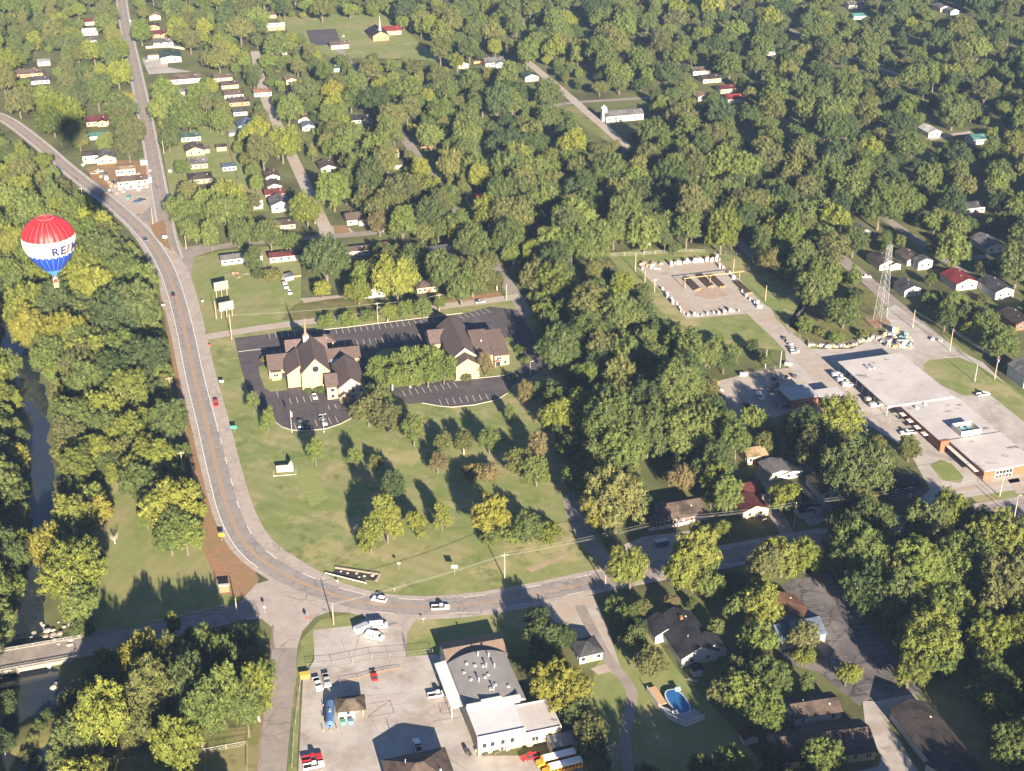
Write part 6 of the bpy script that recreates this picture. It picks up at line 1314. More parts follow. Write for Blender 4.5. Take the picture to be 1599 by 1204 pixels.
def crown_mesh(seed, shape='round', bare=False):
    """unit crown (radius 1, about two high); many leaf-sized faces in clumps on uneven boughs"""
    r_ = random.Random(seed); V_, F_, TN = [], [], []
    zc, rz = {'round': (.98, .88), 'tall': (1.45, 1.25), 'wide': (1.0, .62), 'pear': (1.0, 1.1), 'shrub': (0.55, .62), 'cone': (1.5, 1.5)}[shape]
    nl = {'pear': 8, 'shrub': 9, 'cone': 11, 'wide': 14}.get(shape, 14)
    lobes = [(Vector((0, 0, zc)), .50 if shape != 'wide' else .40)]
    lean = Vector((r_.uniform(-.16, .16), r_.uniform(-.16, .16), 0)); ax = r_.uniform(0, 3.14); sq = r_.uniform(.82, 1.0)
    for i, d in enumerate(fib(nl + 5, r_)):
        if d.z < -.7: continue
        k = r_.uniform(.50, .80); rr = r_.uniform(.25, .40) * (1.05 - .25 * max(0, d.z))
        taper = 1.0
        if shape == 'cone': taper = max(.15, .62 - .55 * d.z)
        if shape == 'pear': taper = .85 - .2 * d.z
        q = Vector((d.x * k * taper, d.y * k * taper * sq, 0)); q.rotate(Matrix.Rotation(ax, 3, 'Z'))
        lobes.append((q + lean * (1 + d.z) + Vector((0, 0, zc + d.z * k * rz * 1.0)), rr * (.75 + .25 * taper)))
    def quad(c, n, s_, tone):
        n = (n + Vector((r_.uniform(-1, 1), r_.uniform(-1, 1), r_.uniform(-1, 1))) * .36).normalized()
        u = n.orthogonal().normalized(); u.rotate(Matrix.Rotation(r_.uniform(0, 6.28), 3, n)); w = n.cross(u); a, e = s_ * r_.uniform(.8, 1.3), s_ * r_.uniform(.6, 1.0)
        o = len(V_); V_.extend([tuple(c - u * a), tuple(c + w * e * .9 - n * s_ * .25), tuple(c + u * a), tuple(c - w * e * .9 - n * s_ * .25)]); F_.append((o, o + 1, o + 2, o + 3)); TN.append(tone)
    # opaque hearts of the boughs
    for c, rr in lobes:
        b = bmesh.new(); bmesh.ops.create_icosphere(b, subdivisions=1, radius=rr * .70); o = len(V_)
        for v_ in b.verts: V_.append(tuple(c + Vector((v_.co.x, v_.co.y, v_.co.z * min(1, rz + .1)))))
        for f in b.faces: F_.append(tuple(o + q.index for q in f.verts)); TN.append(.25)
        b.free()
    for li, (c, rr) in enumerate(lobes):
        nc = int(30 * (rr / .4) ** 2)
        for d in fib(max(8, nc), r_):
            if d.z < -.55 and shape != 'shrub': continue
            p = c + Vector((d.x, d.y, d.z * min(1, rz + .12))) * rr * r_.uniform(.86, 1.06)
            if any((p - c2).length < r2 * .80 for j, (c2, r2) in enumerate(lobes) if j != li): continue
            if p.z < .08: continue
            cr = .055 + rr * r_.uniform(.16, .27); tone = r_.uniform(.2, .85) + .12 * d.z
            for q in range(r_.randint(36, 48)):
                e = Vector((r_.gauss(0, 1), r_.gauss(0, 1), r_.gauss(.3, 1))).normalized()
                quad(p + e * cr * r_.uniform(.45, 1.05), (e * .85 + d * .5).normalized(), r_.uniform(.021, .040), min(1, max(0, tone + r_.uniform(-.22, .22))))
            if r_.random() < .14:   # stray sprays past the outline
                for q in range(7): quad(p + d * r_.uniform(.03, .14) + Vector((r_.uniform(-.05, .05),) * 3), d, r_.uniform(.028, .045), tone)
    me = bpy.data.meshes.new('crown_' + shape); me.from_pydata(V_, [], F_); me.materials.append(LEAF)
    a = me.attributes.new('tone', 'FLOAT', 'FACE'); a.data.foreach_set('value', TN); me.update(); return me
def trunk_mesh(seed, shape, pale=False, bare=False):
    r_ = random.Random(seed); b = MB(); h = {'round': 1.0, 'tall': 1.2, 'wide': .95, 'pear': .9, 'shrub': .3, 'cone': 1.6}[shape]
    b.tube((0, 0, -.08), (.01, 0, h * .45), .075, .055, 8); b.tube((.01, 0, h * .45), (.02, .02, h * 1.05), .055, .03, 7)
    n = 14 if bare else 5
    for k in range(n):
        a = k * 2.4 + r_.uniform(-.4, .4); z0 = h * r_.uniform(.35, .75) if not bare else h * r_.uniform(.25, 1.0); ln = r_.uniform(.45, .75)
        p0 = Vector((.01, 0, z0)); p1 = p0 + Vector((math.cos(a) * ln * .55, math.sin(a) * ln * .55, ln * .55)); p2 = p1 + Vector((math.cos(a + .4) * ln * .3, math.sin(a + .4) * ln * .3, ln * .5))
        b.tube(p0, p1, .03, .02, 5); b.tube(p1, p2, .02, .008, 5)
        if bare:
            for q in range(6):
                s_ = p1.lerp(p2, r_.random()); e = Vector((r_.uniform(-1, 1), r_.uniform(-1, 1), r_.uniform(.1, 1))).normalized(); b.tube(s_, s_ + e * r_.uniform(.2, .4), .012, .004, 4)
    return b.mesh('trunk', PALEBARK if (pale or bare) else BARK)
SHAPES = ['round'] * 5 + ['tall'] * 2 + ['wide'] * 2 + ['pear'] * 2 + ['shrub'] * 2 + ['cone']
CROWN = [crown_mesh(100 + i, s_) for i, s_ in enumerate(SHAPES)]
TRUNK = [trunk_mesh(300 + i, s_, pale=(i in (7, 3))) for i, s_ in enumerate(SHAPES)]
BYK = {k: [i for i, s_ in enumerate(SHAPES) if s_ == k] for k in set(SHAPES)}
TCOL = {'yellow': (0.176, 0.165, 0.036), 'yellow green': (0.136, 0.150, 0.034), 'fresh green': (0.106, 0.132, 0.038), 'mid green': (0.086, 0.106, 0.036), 'dark green': (0.058, 0.078, 0.031), 'olive': (0.106, 0.110, 0.041), 'rusty': (0.138, 0.116, 0.050), 'deep green': (0.066, 0.092, 0.038)}
TREES = []   # (x, y, radius, zscale, shape, colour, priority)
KH = {'b': 'round', 't': 'tall', 'w': 'wide', 'p': 'pear', 's': 'shrub', 'c': 'cone'}
HEIGHT = {'round': 2.0, 'tall': 2.6, 'wide': 1.65, 'pear': 2.35, 'shrub': 1.1, 'cone': 2.9}
ZC = {'round': .98, 'tall': 1.4, 'wide': 1.0, 'pear': 1.0, 'shrub': .55, 'cone': 1.4}
def hand(lst):
    for x, y, w, col, k in lst:
        if x < 430 and 960 < y < 1085: y += 9
        s_ = KH[k]; w = w * (1.3 if k == 'p' else 1.02); r_ = w / 2 / ppm(y + 12); zz = rnd.uniform(1.1, 1.3) * (1.25 if k == 'p' else 1.0) * ((1.58 if x > 215 else 1.25) if x < 430 and y > 950 else 1.0) * (.85 if k == 's' else 1.0)
        for _ in range(3):
            p = G(x, y, ZC[s_] * r_ * zz)
            d = math.sqrt(p.x ** 2 + p.y ** 2 + (CAMH - p.z) ** 2); r_ = w / 2 * (p.y * cp + (CAMH - p.z) * sp) / FPX
        r_ *= 1.08; TREES.append((p.x, p.y, r_, zz, s_, {'y': 'yellow', 'g': 'yellow green', 'f': 'fresh green', 'm': 'mid green', 'd': 'dark green', 'o': 'olive', 'r': 'rusty', 'e': 'deep green'}[col], 1))
hand([(394, 630, 19, 'f', 'p'), (418, 655, 21, 'f', 'p'), (492, 707, 24, 'f', 'p'), (553, 715, 21, 'f', 'p'), (575, 640, 52, 'o', 'b'), (606, 652, 52, 'o', 'b'), (588, 622, 48, 'm', 'b'), (646, 672, 30, 'm', 'p'), (764, 687, 28, 'm', 'p'),
      (690, 692, 30, 'o', 'b'), (724, 693, 32, 'o', 'b'), (683, 724, 32, 'r', 'b'), (738, 735, 34, 'r', 's'), (762, 738, 38, 'r', 's'), (588, 724, 24, 'o', 'b'), (613, 760, 38, 'd', 'b'), (578, 836, 36, 'g', 'p'), (604, 812, 42, 'g', 'p'), (651, 819, 29, 'g', 'p'), (690, 807, 25, 'g', 'p'),
      (760, 806, 56, 'y', 't'), (765, 840, 30, 'm', 's'), (800, 832, 42, 'f', 's'), (826, 826, 46, 'f', 'b'), (855, 828, 44, 'g', 's'), (814, 722, 48, 'o', 'b'), (838, 698, 30, 'r', 'p'), (838, 735, 46, 'm', 'b'), (820, 614, 20, 'r', 'p'), (797, 645, 16, 'm', 'p'), (838, 615, 20, 'm', 'p'),
      (513, 500, 27, 'f', 's'), (541, 497, 30, 'f', 's'), (576, 493, 28, 'f', 's'), (605, 489, 25, 'g', 'b'), (632, 486, 28, 'f', 'b'), (661, 481, 31, 'f', 'b'),
      (596, 574, 38, 'f', 'b'), (622, 570, 40, 'f', 'b'), (650, 566, 42, 'f', 'b'), (678, 563, 40, 'f', 'b'), (695, 570, 34, 'f', 'b'), (588, 588, 34, 'f', 'b'), (612, 590, 36, 'f', 'b'), (640, 586, 40, 'f', 'b'), (668, 582, 40, 'f', 'b'), (693, 583, 32, 'f', 'b'),
      (758, 570, 21, 'r', 'p'), (812, 545, 20, 'm', 's'), (822, 562, 18, 'm', 's'), (803, 590, 12, 'm', 's'), (480, 611, 14, 'm', 's'), (500, 609, 16, 'm', 's'), (413, 561, 14, 'r', 's'), (728, 589, 18, 'o', 's'), (590, 590, 14, 'd', 's'),
      (509, 412, 68, 'd', 'b'), (371, 364, 26, 'm', 'p'), (388, 366, 24, 'm', 'p'), (329, 369, 26, 'm', 'p'), (422, 368, 44, 'm', 'w'), (447, 378, 36, 'm', 'w'), (396, 408, 24, 'm', 'p'), (402, 427, 22, 'm', 's'), (427, 430, 30, 'o', 's'), (560, 454, 40, 'g', 'b'), (620, 443, 66, 'g', 'b'),
      (700, 425, 62, 'm', 'b'), (738, 430, 62, 'o', 'b'), (720, 448, 50, 'm', 'b'), (776, 440, 26, 'o', 'b'), (583, 420, 34, 'm', 'b'), (608, 415, 40, 'o', 'b'), (645, 408, 46, 'm', 'b'), (479, 330, 44, 'g', 'b'), (521, 300, 52, 'f', 'b'), (597, 330, 52, 'o', 'b'), (592, 348, 36, 'r', 'b'), (628, 348, 44, 'f', 't'), (671, 340, 50, 'd', 'b'), (692, 325, 34, 'o', 't'), (715, 368, 30, 'y', 'b'), (748, 380, 46, 'm', 'b'), (765, 335, 48, 'g', 'b'),
      (287, 262, 24, 'f', 'b'), (263, 218, 30, 'm', 'b'), (258, 172, 42, 'f', 'b'), (295, 185, 48, 'f', 'b'), (262, 152, 44, 'f', 'b'), (308, 152, 38, 'f', 'b'), (220, 52, 34, 'f', 'b'), (345, 190, 34, 'f', 'b'), (289, 330, 46, 'm', 'b'), (322, 318, 46, 'f', 'b'), (362, 310, 50, 'g', 'b'), (300, 302, 36, 'o', 'b'), (395, 210, 44, 'g', 'b'), (410, 235, 40, 'o', 't'), (440, 225, 50, 'g', 'b'), (450, 172, 40, 'f', 'b'), (160, 225, 30, 'm', 'b'), (200, 230, 34, 'o', 't'), (205, 205, 38, 'o', 'b'), (162, 130, 32, 'm', 'b'), (197, 158, 32, 'y', 's'),
      (885, 1072, 82, 'y', 'b'), (848, 1002, 56, 'd', 'b'), (878, 992, 40, 'd', 'b'), (828, 1030, 30, 'm', 'b'), (842, 970, 44, 'd', 'b'), (900, 1115, 50, 'm', 'b'), (918, 1140, 52, 'o', 'b'), (930, 1165, 44, 'o', 'b'), (985, 893, 62, 'g', 'b'), (1080, 862, 70, 'g', 't'), (1066, 892, 58, 'g', 'b'), (1098, 900, 44, 'f', 'b'), (1185, 884, 58, 'o', 'b'), (1222, 872, 62, 'g', 'b'), (1258, 872, 50, 'g', 'b'),
      (962, 785, 88, 'o', 'b'), (945, 800, 56, 'y', 'b'), (905, 755, 34, 'f', 'b'), (890, 750, 24, 'f', 'p'), (1000, 790, 34, 'd', 't'), (912, 664, 42, 'y', 'b'), (1136, 776, 48, 'f', 't'), (1150, 690, 46, 'f', 't'), (1135, 668, 34, 'f', 't'), (1182, 655, 40, 'f', 'b'), (1222, 782, 50, 'g', 'w'), (1350, 735, 100, 'm', 'w'), (1308, 667, 80, 'g', 'b'), (1250, 678, 70, 'd', 'b'), (1285, 712, 70, 'o', 'b'), (1232, 700, 22, 'g', 'p'), (1065, 745, 42, 'r', 'b'), (1195, 690, 34, 'o', 'b'), (1420, 702, 34, 'o', 'b'),
      (975, 960, 34, 'm', 'b'), (992, 1003, 32, 'm', 't'), (1022, 1034, 50, 'o', 'b'), (1000, 980, 26, 'd', 'b'), (1190, 945, 64, 'g', 'b'), (1150, 950, 50, 'f', 'b'), (1175, 1000, 58, 'f', 'b'), (1130, 1075, 54, 'o', 'b'), (1165, 1085, 66, 'f', 'b'), (1205, 1060, 60, 'f', 'b'), (1195, 1115, 60, 'f', 'b'), (1110, 920, 44, 'f', 'b'), (1253, 1000, 46, 'o', 'b'), (1322, 1053, 38, 'g', 'w'), (1260, 1068, 20, 'm', 'p'), (1290, 1185, 66, 'f', 'b'), (1210, 1185, 44, 'd', 'b'), (1140, 1192, 60, 'f', 'b'), (1100, 1200, 50, 'o', 'b'),
      (1440, 990, 96, 'g', 'b'), (1412, 945, 80, 'm', 'b'), (1500, 890, 84, 'f', 'b'), (1480, 960, 70, 'f', 'b'), (1540, 1010, 80, 'g', 'b'), (1560, 920, 90, 'o', 'b'), (1350, 925, 76, 'd', 'b'), (1395, 880, 76, 'd', 'b'), (1320, 850, 70, 'o', 'b'), (1365, 820, 62, 'm', 'b'), (1440, 815, 66, 'm', 'b'), (1490, 800, 66, 'g', 'b'), (1550, 840, 80, 'g', 'b'), (1450, 880, 76, 'd', 'b'), (1590, 1000, 60, 'g', 'b'), (1560, 1110, 60, 'g', 'b'), (1590, 1170, 74, 'm', 'b'), (1545, 1060, 60, 'm', 'b'), (1420, 1050, 56, 'g', 'b'),
      (200, 1035, 52, 'y', 'b'), (172, 1030, 36, 'g', 't'), (240, 1018, 54, 'y', 'b'), (275, 1012, 44, 'o', 'b'), (330, 1000, 50, 'f', 'b'), (345, 1030, 48, 'f', 'b'), (272, 968, 22, 'g', 't'), (230, 1090, 74, 'o', 'b'), (290, 1075, 70, 'm', 'b'), (345, 1075, 60, 'f', 'b'), (400, 1085, 54, 'g', 'b'), (310, 1120, 70, 'f', 'b'), (215, 1130, 60, 'o', 'b'), (280, 1165, 70, 'g', 'b'), (150, 1120, 90, 'g', 'b'), (120, 1165, 70, 'm', 'b'), (385, 1115, 50, 'f', 'b'), (110, 905, 96, 'g', 'b'), (75, 860, 70, 'y', 'b'), (20, 850, 60, 'g', 'b'), (12, 920, 60, 'f', 'b'), (130, 970, 34, 'm', 's'), (265, 835, 60, 'f', 'b'), (240, 720, 62, 'g', 'b'), (225, 755, 60, 'm', 'b'), (265, 765, 30, 'g', 'p'), (290, 840, 54, 'f', 'b'), (180, 742, 36, 'g', 'b'), (155, 800, 40, 'y', 'b'), (190, 705, 44, 'o', 'b'),
      (150, 360, 62, 'g', 'b'), (160, 400, 66, 'm', 'b'), (125, 420, 64, 'g', 'b'), (185, 430, 56, 'm', 'b'), (110, 445, 60, 'g', 'b'), (210, 480, 74, 'm', 'b'), (180, 500, 70, 'd', 'b'), (100, 520, 66, 'y', 'b'), (55, 515, 60, 'y', 'b'), (140, 1072, 56, 'd', 'b'), (112, 1098, 40, 'd', 'b'), (165, 1085, 56, 'm', 'b'), (48, 1142, 22, 'o', 's'), (60, 1120, 26, 'm', 's'), (40, 1165, 24, 'o', 's'), (70, 1105, 24, 'd', 's'), (52, 1180, 26, 'm', 's'), (4, 1090, 34, 'd', 'b'), (2, 1150, 34, 'd', 'b'), (95, 1185, 50, 'm', 'b'), (220, 560, 70, 'd', 'b'), (130, 555, 64, 'g', 'b'), (1065, 215, 1, 'm', 'b')][:-1])
hand([(960 + 47 * k, 1268 + (k % 3) * 16, 72, 'm' if k % 2 else 'f', 't') for k in range(8)])
BARE = [(958, 1178, 46), (272, 800, 34), (1075, 735, 36), (700, 132, 22), (178, 838, 24), (1300, 372, 20)]
# open ground seen in the photograph (no crown in front of it)
def thick(pts, w):
    for (x0, y0), (x1, y1) in zip(pts, pts[1:]):
        dx, dy = x1 - x0, y1 - y0; l = math.hypot(dx, dy); nx_, ny_ = -dy / l * w / 2, dx / l * w / 2
        OPEN.append([(x0 + nx_, y0 + ny_), (x1 + nx_, y1 + ny_), (x1 - nx_, y1 - ny_), (x0 - nx_, y0 - ny_)])
OPEN += [[(184, -5), (203, -5), (224, 75), (250, 250), (266, 330), (290, 392), (255, 395), (222, 250), (208, 110)], [(-60, 140), (0, 172), (20, 184), (70, 215), (130, 262), (215, 338), (250, 400), (236, 412), (195, 358), (130, 302), (60, 228), (0, 200), (-60, 190)], [(134, 258), (240, 252), (245, 330), (215, 335), (140, 282)],
         [(258, 246), (300, 205), (345, 206), (372, 250), (388, 290), (335, 298), (262, 294)], [(272, 392), (320, 384), (420, 380), (470, 385), (474, 455), (500, 492), (330, 525), (300, 450)], [(460, 466), (550, 470), (555, 486), (500, 494), (470, 496)], [(478, 300), (500, 330), (590, 355), (590, 372), (470, 372), (490, 350)], [(408, 150), (420, 150), (428, 175), (418, 178)], [(455, 235), (470, 235), (492, 310), (478, 312)], [(420, 262), (455, 258), (470, 305), (440, 330), (415, 330)],
         [(326, 526), (500, 500), (690, 488), (795, 468), (828, 490), (840, 545), (850, 560), (835, 600), (838, 640), (862, 700), (885, 760), (945, 868), (980, 885), (1275, 828), (1285, 848), (1015, 905), (930, 925), (940, 980), (900, 985), (870, 940), (842, 945), (760, 965), (700, 1000), (800, 1020), (836, 1080), (885, 1125), (905, 1204), (405, 1204), (440, 1080), (425, 990), (400, 962), (360, 955), (405, 915), (340, 760), (300, 600)],
         [(246, 412), (262, 425), (300, 590), (330, 740), (400, 905), (372, 945), (300, 968), (160, 985), (170, 940), (215, 920), (300, 890), (322, 800), (275, 600), (262, 500)], [(160, 735), (178, 760), (230, 845), (300, 885), (280, 960), (160, 985), (166, 850)], [(0, 1016), (90, 986), (170, 978), (400, 930), (400, 960), (290, 975), (160, 1005), (110, 1030), (0, 1056)], [(12, 468), (36, 470), (34, 500), (14, 500)], [(14, 520), (30, 520), (32, 560), (20, 560)], [(44, 605), (68, 605), (80, 740), (70, 790), (56, 790), (46, 690)], [(45, 900), (70, 900), (78, 960), (45, 972)], [(12, 1085), (80, 1070), (82, 1100), (40, 1140), (20, 1200), (0, 1200), (5, 1140)], [(40, 1060), (130, 1040), (140, 1060), (100, 1075)],
         [(190, 1172), (260, 1160), (262, 1204), (190, 1204)], [(320, 1165), (400, 1145), (405, 1204), (320, 1204)], [(880, 935), (928, 930), (985, 1060), (992, 1090), (988, 1204), (970, 1204), (972, 1090), (930, 1060), (935, 1010), (900, 985)], [(935, 1060), (970, 1065), (966, 1110), (940, 1105)], [(992, 1088), (1018, 1060), (1045, 1050), (1085, 1080), (1135, 1130), (1165, 1165), (1150, 1180), (1040, 1175), (990, 1204)], [(1040, 1010), (1060, 1030), (1092, 1065), (1075, 1068), (1045, 1040)],
         [(1220, 915), (1262, 905), (1300, 950), (1360, 1020), (1405, 1085), (1440, 1098), (1520, 1180), (1530, 1204), (1300, 1204), (1205, 1175), (1200, 1140), (1225, 1090), (1300, 1060), (1285, 1020), (1262, 990)], [(1455, 1085), (1490, 1070), (1550, 1160), (1535, 1170)], [(1575, 985), (1599, 978), (1599, 1005), (1580, 1010)], [(1008, 772), (1080, 772), (1100, 800), (1120, 825), (1010, 832)], [(978, 848), (1030, 842), (1048, 862), (985, 872)], [(1200, 715), (1245, 715), (1255, 760), (1285, 815), (1255, 828), (1215, 812), (1195, 800), (1165, 800), (1160, 750), (1195, 735)], [(1380, 738), (1432, 745), (1440, 785), (1378, 785)], [(1022, 722), (1046, 740), (1040, 760), (1022, 760)],
         [(1312, 560), (1380, 522), (1450, 545), (1599, 640), (1599, 782), (1545, 792), (1450, 785), (1440, 735), (1405, 690), (1340, 650), (1235, 572), (1215, 560), (1250, 560)], [(1122, 596), (1240, 572), (1320, 610), (1322, 625), (1230, 628), (1200, 640), (1140, 660)], [(958, 397), (1150, 396), (1250, 468), (1235, 510), (1262, 536), (1380, 540), (1430, 520), (1599, 640), (1500, 620), (1330, 600), (1262, 600), (1200, 545), (1170, 520), (1100, 520), (1068, 505), (1000, 430)], [(1350, 440), (1395, 475), (1395, 500), (1350, 510)], [(1404, 480), (1420, 480), (1500, 545), (1599, 618), (1599, 640), (1490, 560)], [(1358, 410), (1410, 425), (1440, 460), (1400, 470), (1360, 448)],
         [(440, 30), (600, 26), (640, 60), (690, 85), (645, 90), (540, 74), (500, 74), (470, 50)], [(836, 105), (856, 105), (870, 148), (1010, 150), (1012, 164), (905, 166), (965, 215), (955, 222), (900, 185)], [(915, 170), (1010, 170), (1005, 188), (935, 205)], [(470, 250), (480, 250), (483, 262)], [(223, 88), (310, 82), (310, 112), (230, 108)], [(60, 82), (85, 85), (80, 110), (40, 120)]]
thick([(1368, 103), (1418, 121)], 5); thick([(1376, 336), (1436, 376)], 6); thick([(1455, 216), (1512, 207)], 5); thick([(712, 332), (728, 352)], 10); thick([(1005, 256), (1036, 280)], 6); thick([(563, 122), (572, 148)], 8); thick([(1228, 45), (1250, 55)], 6); thick([(1505, 404), (1540, 400)], 6); thick([(894, 770), (905, 815)], 12); thick([(795, 446), (815, 472)], 10); thick([(416, 160), (432, 195)], 6); thick([(1100, 300), (1120, 300)], 6); thick([(368, 40), (375, 66)], 8); thick([(1150, 195), (1180, 212)], 5); thick([(725, 262), (760, 290)], 6); thick([(1420, 1020), (1425, 1030)], 3); thick([(1440, 1010), (1450, 1018)], 3)
OPEN.append([(35, 340), (123, 340), (123, 400), (100, 436), (75, 436), (35, 395)]) if False else None
HB = [(min(p[0] for p in q), max(p[0] for p in q), min(p[1] for p in q), max(p[1] for p in q), q) for q in OPEN[:NHOUSE]]
OB = [(min(p[0] for p in q), max(p[0] for p in q), min(p[1] for p in q), max(p[1] for p in q), q) for q in OPEN]
def inside(x, y, q):
    c_ = False; j = len(q) - 1
    for i in range(len(q)):
        xi, yi = q[i]; xj, yj = q[j]
        if (yi > y) != (yj > y) and x < (xj - xi) * (y - yi) / (yj - yi) + xi: c_ = not c_
        j = i
    return c_
def is_open(x, y, lst=None):
    for x0, x1, y0, y1, q in (lst or OB):
        if x0 <= x <= x1 and y0 <= y <= y1 and inside(x, y, q): return True
    return False
SB = []
for pts, m in SOLID:
    q = [(p[0], p[1]) for p in pts]; SB.append((min(p[0] for p in q) - m, max(p[0] for p in q) + m, min(p[1] for p in q) - m, max(p[1] for p in q) + m, q, m))
def seg_d(x, y, a, c_):
    dx, dy = c_[0] - a[0], c_[1] - a[1]; l = dx * dx + dy * dy; t = 0 if l == 0 else max(0, min(1, ((x - a[0]) * dx + (y - a[1]) * dy) / l)); return math.hypot(x - a[0] - t * dx, y - a[1] - t * dy)
RD = {}
for ln, hw2 in ROADS:
    for p in ln: RD.setdefault((int(p.x // 15), int(p.y // 15)), []).append((p.x, p.y, hw2))
def blocked(x, y):
    for x0, x1, y0, y1, q, m in SB:
        if x0 <= x <= x1 and y0 <= y <= y1:
            if inside(x, y, q): return True
            if m > 0 and min(seg_d(x, y, q[i], q[i - 1]) for i in range(len(q))) < m: return True
    i, j = int(x // 15), int(y // 15)
    for a in (-1, 0, 1):
        for c_ in (-1, 0, 1):
            for (px, py, w) in RD.get((i + a, j + c_), ()):
                if (px - x) ** 2 + (py - y) ** 2 < (w + 1.6) ** 2: return True
    if terrain(x, y) < -1.6: return True
    return False
cell = {}
def near_ok(x, y, r_, k):
    i, j = int(x // 20), int(y // 20)
    for a in (-1, 0, 1):
        for c_ in (-1, 0, 1):
            for (x2, y2, r2) in cell.get((i + a, j + c_), ()):
                if (x - x2) ** 2 + (y - y2) ** 2 < (k * (r_ + r2)) ** 2: return False
    return True
def put(x, y, r_): cell.setdefault((int(x // 20), int(y // 20)), []).append((x, y, r_))
for t in TREES: put(t[0], t[1], t[2] * .85)
SUNW = [(t.location.x, t.location.y, max(w, d) * .5) for t, w, d in HOUSES if t.location.y > 430]
_az = Vector((-math.sin(R(SUN_AZ)), math.cos(R(SUN_AZ))))
def shades_house(x, y, r_, h):
    L_ = h / math.tan(R(SUN_EL)) * .85
    for hx, hy, hr_ in SUNW:
        dx, dy = hx - x, hy - y; a = dx * _az.x + dy * _az.y
        if 0 < a < L_ and abs(dx * _az.y - dy * _az.x) < r_ * .8 + hr_ * .5: return True
    return False
def pick(px, py):
    u = rnd.random()
    if px < 330 and py > 330: tab = [('yellow green', .27), ('fresh green', .27), ('mid green', .25), ('olive', .13), ('yellow', .02), ('dark green', .06)]
    elif px > 1050 and py > 780: tab = [('yellow green', .26), ('fresh green', .27), ('mid green', .23), ('olive', .1), ('dark green', .13), ('yellow', .01)]
    elif px < 700 and py < 330: tab = [('olive', .26), ('fresh green', .26), ('yellow green', .15), ('mid green', .29), ('yellow', .004), ('dark green', .036)]
    else: tab = [('mid green', .42), ('olive', .19), ('fresh green', .17), ('dark green', .14), ('deep green', .02), ('yellow green', .05), ('yellow', .0), ('rusty', .004)]
    for c_, p in tab:
        if u < p: return c_
        u -= p
    return 'mid green'
cand = []
for _ in range(46000):
    py = 1430 - 1500 * (rnd.random() ** .62)  # denser sampling far away
    px = rnd.uniform(-160, 1760)
    cand.append((px, py))
nfill = 0
for px, py in cand:
    g0 = G(px, py, 0)
    woods = (px < 330 and py > 330) or (px > 830 and 500 < py < 780 and px < 1130) or (px > 1240 and py > 780) or (700 < px < 1350 and 280 < py < 420)
    r_ = rnd.choice([3.6, 5.0, 6.4, 7.6, 8.6, 9.4, 10.4]) * rnd.uniform(.9, 1.1)
    s_ = rnd.choices(['round', 'tall', 'wide', 'pear', 'cone', 'shrub'], [.60, .17, .12, .07, .015, .025])[0]
    if s_ in ('pear', 'cone', 'shrub'): r_ *= .6
    if s_ == 'tall': r_ *= .85
    if not near_ok(g0.x, g0.y, r_, .57 if woods else (.80 if px < 850 else .93)): continue
    if blocked(g0.x, g0.y): continue
    zs = rnd.uniform(1.0, 1.4) if woods else rnd.uniform(.95, 1.3); h = HEIGHT[s_] * r_ * zs
    c_ = PX((g0.x, g0.y, ZC[s_] * r_ * zs)); rp = r_ * FPX / (g0.y * cp + CAMH * sp); hit = 0; rv = {'round': .98, 'tall': 1.3, 'wide': .75, 'pear': 1.2, 'shrub': .62, 'cone': 1.5}[s_] * zs * .92
    for a in range(10):
        q = (c_[0] + rp * .9 * math.cos(a * .628), c_[1] + rp * rv * math.sin(a * .628))
        if is_open(*q): hit += 1
        if is_open(*q, HB): hit += 1
    if is_open(*c_): hit += 3
    if not woods and hit == 0 and rnd.random() < .8 and shades_house(g0.x, g0.y, r_, h): continue
    if hit > 0: continue
    if (c_[1] > 1150 or py > 1190) and 375 < px < 905: continue
    if px > 1560 and 540 < py < 900 and c_[0] > 1570: continue
    TREES.append((g0.x, g0.y, r_, zs, s_, pick(px, py), 0)); put(g0.x, g0.y, r_); nfill += 1
